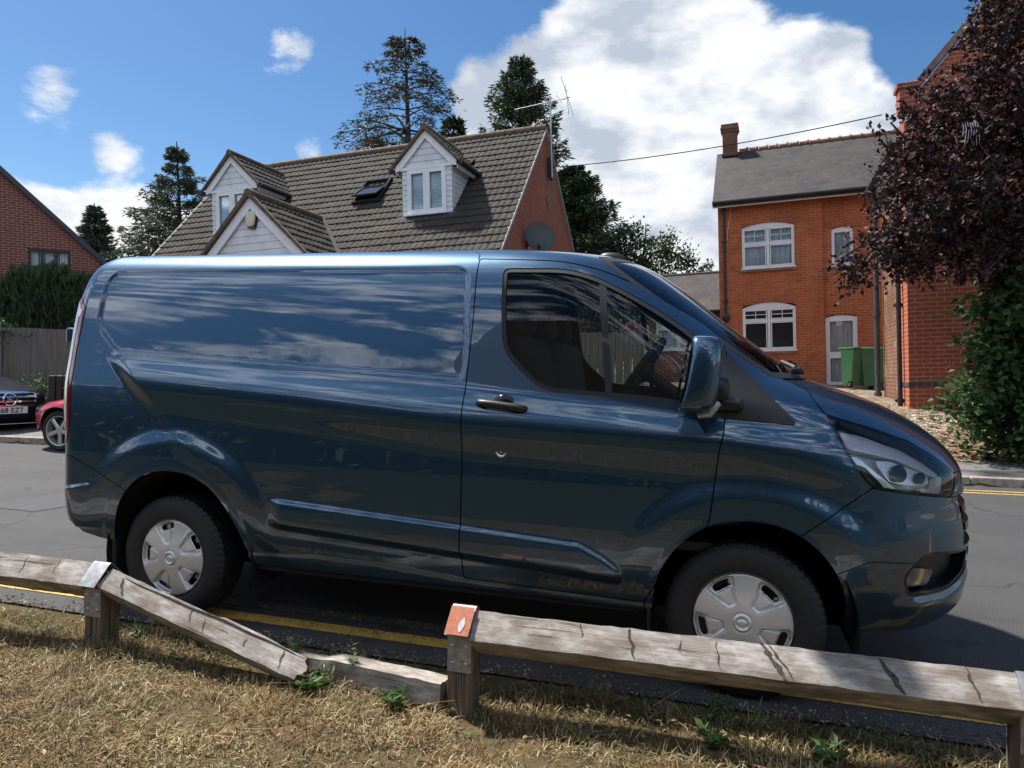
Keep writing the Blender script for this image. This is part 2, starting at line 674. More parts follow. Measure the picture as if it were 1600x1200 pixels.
def make_materials():
    # van paint: blue metallic flake under clear lacquer
    t = NT('blue_metallic_paint')
    c = t.coord('Object')
    fl = t.noise(c, 900, 1)
    col = t.ramp(fl, [(.35, (.022, .058, .106)), (.65, (.036, .086, .149))])
    # a film of road dust towards the sills
    sp = t.n('ShaderNodeSeparateXYZ')
    t.set(sp.inputs[0], c)
    lowz = t.n('ShaderNodeMapRange')
    lowz.inputs['From Min'].default_value = .75
    lowz.inputs['From Max'].default_value = .32
    t.set(lowz.inputs['Value'], sp.outputs['Z'])
    du = t.math('MULTIPLY', t.math('MULTIPLY', lowz.outputs[0], t.noise(t.coord('Object', (1, 1, 2.5)), 5, 6, .65)), .16)
    col = t.mix(du, col, (.16, .145, .125))
    t.bsdf(col, .40, .86, None, coat=1.0, coat_rough=.01, coat_ior=1.65)
    M['paint'] = t.mat
    # tinted window glass
    for nm, tint, f0 in (('window_glass', (.80, .86, .84), .06), ('house_glass', (.93, .96, .97), .06), ('lamp_glass', (.97, .98, 1.0), .06), ('windscreen_glass', (.55, .62, .6), .06)):
        t = NT(nm)
        fr = t.n('ShaderNodeFresnel')
        fr.inputs['IOR'].default_value = 1.38 if nm == 'lamp_glass' else 1.42
        gl = t.n('ShaderNodeBsdfGlossy')
        gl.inputs['Roughness'].default_value = .0
        gl.inputs['Color'].default_value = (.95, .97, 1, 1)
        tr = t.n('ShaderNodeBsdfTransparent')
        tr.inputs['Color'].default_value = (*tint, 1)
        mx = t.n('ShaderNodeMixShader')
        t.set(mx.inputs[0], fr.outputs[0])
        t.t.links.new(tr.outputs[0], mx.inputs[1])
        t.t.links.new(gl.outputs[0], mx.inputs[2])
        t.surface(mx.outputs[0])
        M[nm] = t.mat
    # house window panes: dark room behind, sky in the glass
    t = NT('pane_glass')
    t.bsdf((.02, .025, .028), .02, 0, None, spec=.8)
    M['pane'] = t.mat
    M['trim_black'] = simple('black_trim_plastic', (.012, .012, .013), .45, var=.1, scale=60)
    M['gloss_black'] = simple('gloss_black_plastic', (.006, .006, .007), .18, var=.05)
    M['void'] = simple('black_underside', (.004, .004, .004), .9)
    M['rubber'] = simple('black_rubber_seal', (.010, .010, .011), .55, var=.1)
    M['tyre'] = simple('tyre_rubber', (.014, .014, .015), .62, var=.3, scale=30, bump=.15)
    M['cap'] = simple('silver_wheel_plastic', (.66, .66, .65), .36, .5, var=.05, scale=20)
    M['alloy'] = simple('silver_alloy', (.62, .60, .57), .3, .6, var=.05, scale=20)
    M['chrome'] = simple('chrome', (.82, .83, .84), .08, 1.0, var=.02)
    M['lamp_dark'] = simple('lamp_housing', (.30, .31, .33), .3, .3, var=.05)
    M['fog_glass'] = simple('fog_lamp_glass', (.16, .16, .17), .12, .6, var=.3, scale=40)
    M['lamp_grey'] = simple('lamp_reflector', (.74, .75, .78), .22, .45, var=.03)
    M['red_lens'] = simple('red_lens', (.20, .008, .012), .12, 0, var=.1, coat=1)
    M['clear_lens'] = simple('pale_lens', (.62, .60, .60), .12, .3, var=.08, coat=1)
    M['interior'] = simple('dark_interior_plastic', (.018, .018, .019), .7, var=.2)
    M['seat'] = simple('dark_seat_fabric', (.022, .022, .025), .9, var=.2, scale=40)
    M['headliner'] = simple('grey_headliner', (.10, .10, .10), .9, var=.1)
    M['steel'] = simple('worn_steel', (.42, .43, .44), .4, .8, var=.2, scale=20)
    # road
    t = NT('asphalt')
    c = t.coord('Object')
    f1 = t.noise(c, 140, 3, .7)
    f2 = t.noise(c, .7, 5)
    f3 = t.noise(c, 420, 1)
    col = t.ramp(f1, [(.34, (.014, .014, .015)), (.50, (.044, .044, .046)), (.66, (.135, .134, .133))])
    col = t.mix(t.ramp(f2, [(.35, .0), (.75, .55)]), col, (.088, .086, .084))
    f4 = t.noise(t.coord('Object', (.25, 1, 1)), 2.2, 5, .6)
    col = t.mix(t.ramp(f4, [(.52, 0.), (.70, .55)]), col, (.030, .030, .031))
    vo = t.n('ShaderNodeTexVoronoi', feature='DISTANCE_TO_EDGE')
    wv = t.n('ShaderNodeVectorMath', operation='MULTIPLY_ADD')
    nz = t.n('ShaderNodeTexNoise')
    t.set(nz.inputs['Vector'], c)
    nz.inputs['Scale'].default_value = 3
    t.set(wv.inputs[0], nz.outputs['Color'])
    wv.inputs[1].default_value = (.5, .5, 0)
    t.set(wv.inputs[2], c)
    t.set(vo.inputs['Vector'], wv.outputs[0])
    vo.inputs['Scale'].default_value = .45
    cr_ = t.ramp(vo.outputs['Distance'], [(.0, 1.), (.007, 0.)])
    col = t.mix(t.math('MULTIPLY', cr_, t.ramp(f2, [(.45, 0.), (.55, .8)])), col, (.018, .018, .018))
    col = t.mix(t.ramp(f3, [(.66, 0.), (.72, .7)]), col, (.24, .235, .225))
    nor = t.bump(f1, .8, .008)
    t.bsdf(col, .82, 0, nor, spec=.35)
    M['asphalt'] = t.mat
    t = NT('pavement_asphalt')
    c = t.coord('Object')
    f1 = t.noise(c, 90, 3, .7)
    col = t.ramp(f1, [(.3, (.10, .098, .095)), (.7, (.19, .185, .18))])
    t.bsdf(col, .85, 0, t.bump(f1, .4, .005), spec=.3)
    M['pavement'] = t.mat
    # yellow lines, worn to bare road
    for nm, lo, hi in (('worn_yellow_paint', .52, .60), ('very_worn_yellow_paint', .40, .46)):
        t = NT(nm)
        c = t.coord('Object')
        f = t.noise(c, 42, 5, .75)
        g = t.noise(c, 5, 3)
        fac = t.ramp(t.math('ADD', t.math('MULTIPLY', f, .75), t.math('MULTIPLY', g, .25)), [(lo, 0.), (hi, 1.)])
        inv = t.math('SUBTRACT', 1.0, fac) if False else fac
        yel = t.ramp(t.noise(c, 16, 4), [(.3, (.50, .30, .05)), (.7, (.66, .42, .09))])
        col = t.mix(inv, yel, (.085, .082, .078))
        t.bsdf(col, .75, 0, t.bump(f, .3, .004), spec=.3)
        M[nm] = t.mat
    t = NT('kerb_stone')
    c = t.coord('Object')
    f = t.noise(c, 14, 6, .65)
    col = t.ramp(f, [(.3, (.17, .13, .10)), (.55, (.36, .29, .24)), (.8, (.44, .38, .33))])
    t.bsdf(col, .85, 0, t.bump(f, .4, .006), spec=.2)
    M['kerb'] = t.mat
    # soil under the grass, gravel beyond the pavement
    t = NT('dry_verge_soil')
    c = t.coord('Object')
    f = t.noise(c, 9, 6, .65)
    g = t.noise(c, 60, 4, .7)
    col = t.ramp(f, [(.3, (.055, .042, .024)), (.5, (.13, .092, .048)), (.75, (.20, .15, .075))])
    col = t.mix(t.math('MULTIPLY', g, .6), col, (.05, .04, .022))
    t.bsdf(col, .95, 0, t.bump(g, .8, .02), spec=.1)
    M['soil'] = t.mat
    t = NT('leafy_gravel')
    c = t.coord('Object')
    vo = t.n('ShaderNodeTexVoronoi')
    t.set(vo.inputs['Vector'], c)
    vo.inputs['Scale'].default_value = 24
    sp = t.n('ShaderNodeSeparateColor')
    t.set(sp.inputs[0], vo.outputs['Color'])
    col = t.ramp(sp.outputs[0], [(.1, (.10, .072, .045)), (.45, (.22, .165, .11)), (.75, (.31, .25, .185)), (1., (.48, .42, .35))])
    f = t.noise(c, 1.1, 5)
    col = t.mix(t.ramp(f, [(.45, 0.), (.7, .65)]), col, (.085, .07, .035))
    t.bsdf(col, .9, 0, t.bump(vo.outputs['Distance'], .8, .03), spec=.2)
    M['gravel'] = t.mat
    # walls
    M['brick_orange'] = brick_mat('orange_red_brick', (.58, .145, .050), (.36, .092, .040), (.47, .30, .19), 'x', .2, soot=(.22, .06, .03))
    M['brick_orange_side'] = brick_mat('orange_red_brick_side', (.52, .130, .046), (.31, .082, .038), (.43, .27, .175), 'y', .2)
    M['brick_gable'] = brick_mat('red_gable_brick', (.46, .110, .055), (.36, .085, .047), (.48, .33, .25), 'x', .12)
    M['brick_gable_side'] = brick_mat('red_gable_brick_side', (.46, .110, .055), (.36, .085, .047), (.48, .33, .25), 'y', .12)
    M['brick_old'] = brick_mat('old_brown_brick', (.26, .115, .065), (.13, .075, .055), (.30, .23, .17), 'y', .3, soot=(.32, .24, .17))
    M['brick_old_front'] = brick_mat('old_brown_brick_front', (.24, .11, .065), (.14, .08, .055), (.30, .23, .17), 'x', .3)
    M['brick_pink'] = brick_mat('pinkish_brick', (.38, .118, .066), (.27, .088, .056), (.40, .27, .20), 'y', .15)
    M['brick_dark'] = brick_mat('dark_red_brick', (.245, .072, .052), (.18, .056, .045), (.42, .36, .31), 'x', .1)
    M['brick_dark_side'] = brick_mat('dark_red_brick_side', (.245, .072, .052), (.18, .056, .045), (.42, .36, .31), 'y', .1)
    M['brick_chimney'] = brick_mat('sooty_chimney_brick', (.30, .13, .085), (.16, .085, .065), (.20, .15, .12), 'x', .5, soot=(.10, .08, .065))
    t = NT('blue_engineering_brick')
    b = t.n('ShaderNodeTexBrick')
    t.set(b.inputs['Vector'], t.coord('Object', None, (R(90), 0, 0)))
    b.inputs['Scale'].default_value = 1
    b.inputs['Brick Width'].default_value = .12
    b.inputs['Row Height'].default_value = 1
    b.inputs['Mortar Size'].default_value = .006
    b.inputs['Color1'].default_value = (.045, .05, .06, 1)
    b.inputs['Color2'].default_value = (.075, .08, .09, 1)
    b.inputs['Mortar'].default_value = (.2, .17, .15, 1)
    t.bsdf(b.outputs[0], .6)
    M['brick_blue'] = t.mat
    M['stone'] = simple('weathered_stone', (.25, .16, .12), .85, var=.3, scale=5, bump=.3)
    # roofs
    t = NT('concrete_roof_tiles')
    c = t.coord('Object')
    f = t.noise(c, 1.1, 6, .6)
    g = t.noise(c, 26, 5, .75)
    col = t.ramp(f, [(.3, (.034, .030, .027)), (.5, (.050, .044, .038)), (.72, (.072, .062, .050))])
    col = t.mix(t.ramp(g, [(.60, 0.), (.70, .45)]), col, (.19, .175, .15))
    col = t.mix(t.ramp(t.noise(c, 3.3, 5), [(.5, 0.), (.7, .4)]), col, (.05, .043, .036))
    t.bsdf(col, .9, 0, t.bump(g, .3, .01), spec=.2)
    M['tile'] = t.mat
    t = NT('slate_roof')
    c = t.coord('Object')
    b = t.n('ShaderNodeTexBrick')
    sp = t.n('ShaderNodeSeparateXYZ')
    t.set(sp.inputs[0], c)
    cb = t.n('ShaderNodeCombineXYZ')
    t.set(cb.inputs[0], sp.outputs['X'])
    t.set(cb.inputs[1], sp.outputs['Z'])
    t.set(b.inputs['Vector'], cb.outputs[0])
    b.inputs['Scale'].default_value = 1
    b.inputs['Brick Width'].default_value = .17
    b.inputs['Row Height'].default_value = .125
    b.inputs['Mortar Size'].default_value = .007
    b.inputs['Bias'].default_value = 0
    b.inputs['Color1'].default_value = (.052, .047, .046, 1)
    b.inputs['Color2'].default_value = (.030, .027, .027, 1)
    b.inputs['Mortar'].default_value = (.022, .022, .024, 1)
    col = t.mix(t.ramp(t.noise(c, 1.5, 6), [(.4, 0.), (.75, .55)]), b.outputs[0], (.085, .068, .058))
    t.bsdf(col, .7, 0, t.bump(b.outputs['Fac'], -.4, .01), spec=.3)
    M['slate'] = t.mat
    M['ridge_tile'] = simple('terracotta_ridge', (.20, .10, .065), .85, var=.4, scale=6)
    # joinery
    M['upvc'] = simple('white_upvc', (.76, .77, .775), .35, var=.06, scale=3)
    t = NT('white_cladding')
    c = t.coord('Object')
    col = t.ramp(t.noise(t.coord('Object', (1, 1, .5)), 2.5, 7, .65), [(.3, (.56, .57, .57)), (.55, (.72, .73, .75)), (.8, (.78, .79, .81))])
    t.bsdf(col, .45)
    M['cladding'] = t.mat
    M['black_pipe'] = simple('black_painted_iron', (.018, .018, .020), .5, var=.3, scale=12)
    M['grey_pipe'] = simple('grey_painted_iron', (.060, .066, .072), .5, var=.3, scale=9)
    M['dark_frame'] = simple('dark_brown_frame', (.030, .018, .016), .5, var=.2)
    M['lead'] = simple('lead_flashing', (.085, .085, .09), .9, var=.2, spec=.1)
    M['roof_light'] = simple('dark_roof_light_frame', (.030, .029, .028), .9, var=.2, spec=.1)
    t = NT('added_dark_turf')
    c = t.coord()
    t.bsdf(t.ramp(t.noise(c, 6, 6), [(.3, (.018, .022, .012)), (.7, (.036, .040, .022))]), .95, spec=.1)
    M['turf'] = t.mat
    t = NT('net_curtain')
    c = t.coord('Object', (1, 1, .12))
    f = t.noise(c, 18, 3)
    t.bsdf(t.ramp(f, [(.3, (.42, .46, .48)), (.7, (.72, .75, .76))]), .9)
    M['curtain'] = t.mat
    M['blind'] = simple('pale_blue_blind', (.78, .86, .90), .7, var=.1)
    M['brown_edge'] = simple('mossy_brown_verge', (.12, .085, .055), .9, var=.4, scale=9)
    M['green_bin'] = simple('dark_green_plastic', (.035, .125, .055), .45, var=.15, scale=5)
    M['alarm'] = simple('cream_alarm_box', (.62, .60, .42), .5, var=.05)
    M['number'] = simple('white_number', (.8, .8, .8), .6, var=.02)
    M['dish'] = simple('grey_dish', (.065, .07, .075), .55, var=.15)
    M['aluminium'] = simple('dull_aluminium', (.45, .46, .47), .45, .7, var=.15)
    # fences
    t = NT('grey_fence_boards')
    c = t.coord('Object', (1, 1, .05))
    f = t.noise(c, 30, 4, .6)
    g = t.noise(t.coord('Object', (1, 1, .35)), 5, 4)
    col = t.ramp(f, [(.3, (.125, .105, .088)), (.7, (.235, .205, .175))])
    col = t.mix(t.math('MULTIPLY', g, .5), col, (.12, .10, .085))
    t.bsdf(col, .9, 0, t.bump(f, .3, .004))
    M['fence'] = t.mat
    M['concrete'] = simple('concrete_post', (.33, .32, .30), .9, var=.2, scale=10, bump=.2)
    # rails
    t = NT('weathered_timber')
    c = t.coord('Object', (1.3, 70, 70))
    f = t.noise(c, 3.0, 5, .6, .3)
    g = t.noise(t.coord('Object', (3.2, 8, 8)), 2.0, 7, .75)
    w = t.n('ShaderNodeTexWave', wave_type='BANDS', bands_direction='Y')
    t.set(w.inputs['Vector'], t.coord('Object', (1.1, 3, 3)))
    w.inputs['Scale'].default_value = 15
    w.inputs['Distortion'].default_value = 5
    w.inputs['Detail'].default_value = 3
    col = t.ramp(f, [(.28, (.155, .128, .106)), (.5, (.255, .222, .194)), (.75, (.36, .325, .29))])
    col = t.mix(t.ramp(g, [(.44, 0.), (.64, .85)]), col, (.50, .47, .44))
    col = t.mix(t.ramp(t.noise(t.coord('Object', (2.0, 6, 6)), 2.4, 4), [(.48, 0.), (.66, .75)]), col, (.15, .115, .088))
    col = t.mix(t.math('MULTIPLY', w.outputs['Fac'], .0), col, (.08, .06, .048))
    t.bsdf(col, .9, 0, t.bump(t.math('ADD', f, g), .35, .004), spec=.2)
    M['timber'] = t.mat
    t = NT('brown_post_timber')
    c = t.coord('Object', (14, 14, 1.1))
    f = t.noise(c, 3.0, 6, .65, .5)
    col = t.ramp(f, [(.3, (.055, .038, .026)), (.5, (.15, .112, .078)), (.75, (.27, .22, .165))])
    t.bsdf(col, .9, 0, t.bump(f, .5, .006), spec=.2)
    M['post'] = t.mat
    t = NT('split_wood')
    c = t.coord('Object', (1.0, 30, 30))
    f = t.noise(c, 3, 6, .7, .5)
    t.bsdf(t.ramp(f, [(.3, (.03, .022, .017)), (.6, (.20, .15, .11)), (.8, (.42, .36, .30))]), .95, 0, t.bump(f, .8, .01))
    M['split'] = t.mat
    M['crack'] = simple('dark_crack', (.060, .046, .037), .95, var=.7, scale=90)
    for nm, base in (('galvanised_strap', .35), ('rusty_painted_strap', .62)):
        t = NT(nm)
        c = t.coord('Object')
        f = t.noise(c, 16, 5, .7)
        zinc = t.ramp(t.noise(c, 30, 5), [(.3, (.20, .215, .225)), (.7, (.38, .395, .40))])
        rust = t.ramp(t.noise(c, 40, 4), [(.3, (.30, .07, .025)), (.7, (.45, .13, .05))])
        k = t.ramp(f, [(.66 - base * .25, 0.), (.70 - base * .25, 1.)]) if nm == 'galvanised_strap' else t.ramp(f, [(.30, 0.), (.36, 1.)])
        if nm == 'galvanised_strap':
            k = t.ramp(f, [(.60, 0.), (.64, 1.)])
        nd = t.bsdf(t.mix(k, zinc, rust), .5, t.math('MULTIPLY', t.math('SUBTRACT', 1.0, k), .6))
        M[nm] = t.mat
    M['bark'] = simple('dark_bark', (.050, .040, .032), .95, var=.4, scale=14, bump=.6)
    M['bark_pale'] = simple('grey_bark', (.13, .115, .10), .95, var=.3, scale=14, bump=.4)
    # leaves
    M['spruce'] = leaf_mat('spruce_needles', [(.1, (.022, .028, .016)), (.5, (.055, .060, .034)), (.9, (.13, .115, .062))], trans=.12)
    M['cypress'] = leaf_mat('cypress_foliage', [(.1, (.016, .036, .016)), (.5, (.042, .075, .030)), (.9, (.095, .135, .055))], trans=.12)
    M['conifer_blue'] = leaf_mat('blue_conifer', [(.1, (.036, .058, .042)), (.5, (.085, .118, .078)), (.9, (.17, .20, .135))], trans=.12)
    M['broadleaf'] = leaf_mat('dark_broadleaf', [(.1, (.018, .036, .015)), (.5, (.045, .075, .028)), (.9, (.10, .15, .056))])
    M['light_leaf'] = leaf_mat('light_green_leaf', [(.1, (.030, .055, .016)), (.5, (.065, .11, .030)), (.9, (.13, .19, .055))])
    M['plum'] = leaf_mat('purple_plum_leaf', [(.1, (.014, .008, .009)), (.55, (.034, .017, .019)), (.92, (.085, .043, .044))], trans=.06, rough=.6, spec=.25)
    M['maple'] = leaf_mat('green_bush_leaf', [(.1, (.016, .036, .015)), (.5, (.046, .095, .034)), (.85, (.085, .155, .052)), (1., (.17, .26, .085))], trans=.28, spec=.25)
    M['hedge'] = leaf_mat('dark_hedge_foliage', [(.1, (.018, .034, .016)), (.5, (.038, .064, .028)), (.9, (.075, .11, .05))], trans=.1)
    M['weed'] = leaf_mat('green_weed', [(.1, (.040, .085, .022)), (.5, (.080, .150, .040)), (.9, (.13, .22, .065))], trans=.3)
    M['petal'] = leaf_mat('pink_petals', [(.1, (.42, .06, .18)), (.5, (.60, .16, .30)), (.9, (.72, .42, .44))], trans=.3)
    t = NT('dry_grass')
    rnd = island_random(t)
    big = t.noise(t.coord('Object'), 1.5, 4)
    at = t.n('ShaderNodeAttribute', attribute_name='green')
    col = t.ramp(rnd, [(.0, (.14, .086, .040)), (.3, (.29, .20, .095)), (.6, (.46, .34, .18)), (.85, (.61, .485, .285)), (1., (.74, .64, .44))])
    colg = t.ramp(rnd, [(.0, (.055, .078, .020)), (.5, (.12, .155, .042)), (1., (.22, .24, .08))])
    col = t.mix(at.outputs['Fac'], col, colg)
    pat = t.ramp(t.noise(t.coord('Object'), 3.2, 6, .65), [(.33, .42), (.50, .88), (.68, 1.18)])
    col = t.mix(1.0, col, pat, 'MULTIPLY')
    col = t.mix(t.ramp(t.noise(t.coord('Object', None, None, (3, 1, 0)), 2.1, 5), [(.48, 0.), (.66, .45)]), col, (.23, .125, .055))
    p_ = t.n('ShaderNodeBsdfPrincipled')
    t.set(p_.inputs['Base Color'], col)
    p_.inputs['Roughness'].default_value = .7
    p_.inputs['Specular IOR Level'].default_value = .2
    tr = t.n('ShaderNodeBsdfTranslucent')
    t.set(tr.inputs['Color'], col)
    mx = t.n('ShaderNodeMixShader')
    mx.inputs[0].default_value = .25
    t.t.links.new(p_.outputs[0], mx.inputs[1])
    t.t.links.new(tr.outputs[0], mx.inputs[2])
    t.surface(mx.outputs[0])
    M['grass'] = t.mat
    M['dead_leaf'] = leaf_mat('dead_leaf', [(.1, (.16, .085, .035)), (.5, (.30, .17, .07)), (.9, (.42, .27, .13))])
    # cars
    t = NT('red_car_paint')
    t.bsdf((.46, .012, .045), .35, .25, None, coat=1, coat_rough=.02)
    M['red_paint'] = t.mat
    t = NT('dark_blue_car_paint')
    t.bsdf((.006, .009, .024), .3, .4, None, coat=1, coat_rough=.02)
    M['navy_paint'] = t.mat
    M['plate'] = simple('white_plate', (.75, .76, .78), .4, var=.02)
    M['ink'] = simple('black_lettering', (.01, .01, .01), .5)


make_materials()
# ---------------------------------------------------------------- ground, road, kerb


def kerb_y(x):
    return 5.77 + .0966 * x


def ground_z(x, y):
    x = np.asarray(x, float)
    y = np.asarray(y, float)
    s = y - kerb_y(x)
    k = ss((x + 8) / 11)
    h1 = .33 + .50 * k
    h2 = .62 + .52 * k
    z = np.where(s > 0.02, .10 + .05 * np.clip(s / 1.5, 0, 1) + (h1 - .15) * ss((s - 1.4) / 2.3) + (h2 - h1) * np.clip((s - 3.7) / 8, 0, 1), -.03)
    z = np.where((s > 11.7), h2 + .10 + .012 * (s - 11.7), z) if False else z
    near = y < -.88
    nz = .012 * np.sin(x * 2.1 + 1) * np.sin(y * 3.1) + .010 * np.sin(x * 5.3 + y * 4.1) + .008
    nz = nz * ss((-1.0 - y) / .3) - .012 * (1 - ss((-1.02 - y) / .12))
    z = np.where(near, nz, z)
    return z


def sheet(name, xs, ys, mat, zf, kind='structure', top=True):
    X, Y = np.meshgrid(xs, ys)
    V = np.stack([X, Y, zf(X, Y)], -1).reshape(-1, 3)
    nx, ny = len(xs), len(ys)
    i = np.arange((ny - 1) * (nx - 1))
    r_, c_ = i // (nx - 1), i % (nx - 1)
    a = r_ * nx + c_
    F = np.stack([a, a + 1, a + nx + 1, a + nx], 1)
    o = mesh_obj(name, arr_mesh(name, V, F, True), mat)
    o['kind'] = kind
    return o


# the ground to the horizon, rising beyond the far kerb
sheet('ground', np.concatenate([[-1500, -400, -150, -80], np.linspace(-40, 40, 161), [80, 150, 400, 1500]]),
      np.concatenate([[-1500, -300, -80, -30, -12], np.linspace(-8, -1.6, 30), np.linspace(-1.5, -.7, 41), np.linspace(-.4, 3, 8), np.linspace(3.2, 22, 189), [30, 60, 150, 400, 1500]]),
      M['soil'], ground_z)
# gravel drive and leaf litter on the right of the far pavement
sheet('gravel_drive', np.linspace(2.2, 11.0, 60), np.linspace(7.0, 18.5, 90), M['gravel'],
      lambda x, y: ground_z(x, y) + .012 + .012 * np.sin(x * 7 + y * 3) * np.sin(y * 6.1) - .6 * (y - kerb_y(x) < 1.25))


def strip(name, s0, s1, z0, z1, mat, x0=-60, x1=60, n=120, kind='structure'):
    """a band that follows the far kerb"""
    xs = np.linspace(x0, x1, n)
    V = np.concatenate([np.stack([xs, kerb_y(xs) + s0, np.full(n, z0)], 1), np.stack([xs, kerb_y(xs) + s1, np.full(n, z1)], 1)])
    F = np.array([(i, i + 1, n + i + 1, n + i) for i in range(n - 1)])
    o = mesh_obj(name, arr_mesh(name, V, F), mat)
    if kind:
        o['kind'] = kind
    return o


# carriageway: from the verge to the kerb
xs = np.linspace(-60, 60, 121)
edge = -1.02
V = np.concatenate([np.stack([xs, np.full(121, edge), np.zeros(121)], 1), np.stack([xs, kerb_y(xs) + .01, np.zeros(121)], 1)])
road = mesh_obj('road', arr_mesh('road', V, np.array([(i, i + 1, 121 + i + 1, 121 + i) for i in range(120)])), M['asphalt'])
road['kind'] = 'structure'
strip('pavement', .13, 1.55, .112, .160, M['pavement'])

# kerb stones, each a stone of its own within view
km = MB()
xk = -13.0
kb = []
while xk < 13:
    w = .90
    x1 = xk + w - .012
    y0, y1 = kerb_y(xk), kerb_y(x1)
    mb = MB()
    V = [(xk, y0, -.05), (x1, y1, -.05), (x1, y1 + .13, -.05), (xk, y0 + .13, -.05),
         (xk, y0 + .012, .112), (x1, y1 + .012, .112), (x1, y1 + .13, .116), (xk, y0 + .13, .116)]
    mb.add(V, [(0, 1, 5, 4), (1, 2, 6, 5), (2, 3, 7, 6), (3, 0, 4, 7), (4, 5, 6, 7), (0, 3, 2, 1)])
    kb.append(mb)
    xk += w
allk = MB()
for mb in kb:
    allk.add(mb.v, mb.f)
ko = allk.build('kerb', M['kerb'], bevel=.012)
ko['kind'] = 'structure'


def flat_band(name, x0, x1, yc, w, z, mat):
    n = int((x1 - x0) / .5) + 1
    xs_ = np.linspace(x0, x1, n)
    yy = yc(xs_) if callable(yc) else np.full(n, yc)
    V = np.concatenate([np.stack([xs_, yy - w / 2, np.full(n, z)], 1), np.stack([xs_, yy + w / 2, np.full(n, z)], 1)])
    o = mesh_obj(name, arr_mesh(name, V, np.array([(i, i + 1, n + i + 1, n + i) for i in range(n - 1)])), mat)
    o['kind'] = 'structure'
    return o


sheet('green', np.linspace(-60, 60, 60), np.linspace(-60, -3.5, 60), M['turf'], lambda x, y: .03 + .03 * np.sin(x * .7) * np.sin(y * .9))  # unseen turf sheet, added and kept dark to darken the van's lower reflections
# a trench reinstated in darker tarmac across the carriageway
tp = MB()
tp.add([(-3.9, .9, .004), (-3.2, .9, .004), (-2.5, 5.45, .004), (-3.3, 5.35, .004)], [(0, 1, 2, 3)])
tpo = tp.build('road_patch', simple('newer_tarmac', (.040, .040, .042), .8, var=.4, scale=60, bump=.3))
tpo['kind'] = 'structure'

flat_band('yellow_road_line', -30, 30, -.775, .105, .004, M['worn_yellow_paint'])
flat_band('yellow_road_line', -30, 30, -.585, .09, .004, M['very_worn_yellow_paint'])
flat_band('yellow_road_line', -3, 30, lambda x: kerb_y(x) - .42, .06, .004, M['worn_yellow_paint'])
flat_band('yellow_road_line', -3, 30, lambda x: kerb_y(x) - .62, .06, .004, M['worn_yellow_paint'])

# ---------------------------------------------------------------- houses
TILT = math.asin(-.042)            # the road climbs to the left; the houses stand plumb


def house_rot(psi):
    return (Matrix.Rotation(TILT, 3, 'Y') @ Matrix.Rotation(R(psi), 3, 'Z')).to_euler()


def wall_open(mb, x0, x1, z0, z1, openings, y=0.0, depth=.12, mi=0):
    """a wall face in the plane y with openings (x0,x1,z0,z1) and their reveals"""
    xs_ = sorted(set([x0, x1] + [o[0] for o in openings] + [o[1] for o in openings]))
    zs_ = sorted(set([z0, z1] + [o[2] for o in openings] + [o[3] for o in openings]))
    for i in range(len(xs_) - 1):
        for j in range(len(zs_) - 1):
            cx, cz = (xs_[i] + xs_[i + 1]) / 2, (zs_[j] + zs_[j + 1]) / 2
            if any(o[0] < cx < o[1] and o[2] < cz < o[3] for o in openings):
                continue
            mb.add([(xs_[i], y, zs_[j]), (xs_[i + 1], y, zs_[j]), (xs_[i + 1], y, zs_[j + 1]), (xs_[i], y, zs_[j + 1])], [(0, 1, 2, 3)], mi)
    for (a, b, c, d) in openings:
        for q in (((a, c), (a, d)), ((b, d), (b, c)), ((a, d), (b, d)), ((b, c), (a, c))):
            (ax, az), (bx, bz) = q
            mb.add([(ax, y, az), (bx, y, bz), (bx, y + depth, bz), (ax, y + depth, az)], [(0, 1, 2, 3)], mi)


def bar_frame(mb, x0, x1, z0, z1, w, y, t):
    mb.box(((x0 + x1) / 2, y, z0 + w / 2), (x1 - x0, t, w))
    mb.box(((x0 + x1) / 2, y, z1 - w / 2), (x1 - x0, t, w))
    mb.box((x0 + w / 2, y, (z0 + z1) / 2), (w, t, z1 - z0 - 2 * w))
    mb.box((x1 - w / 2, y, (z0 + z1) / 2), (w, t, z1 - z0 - 2 * w))


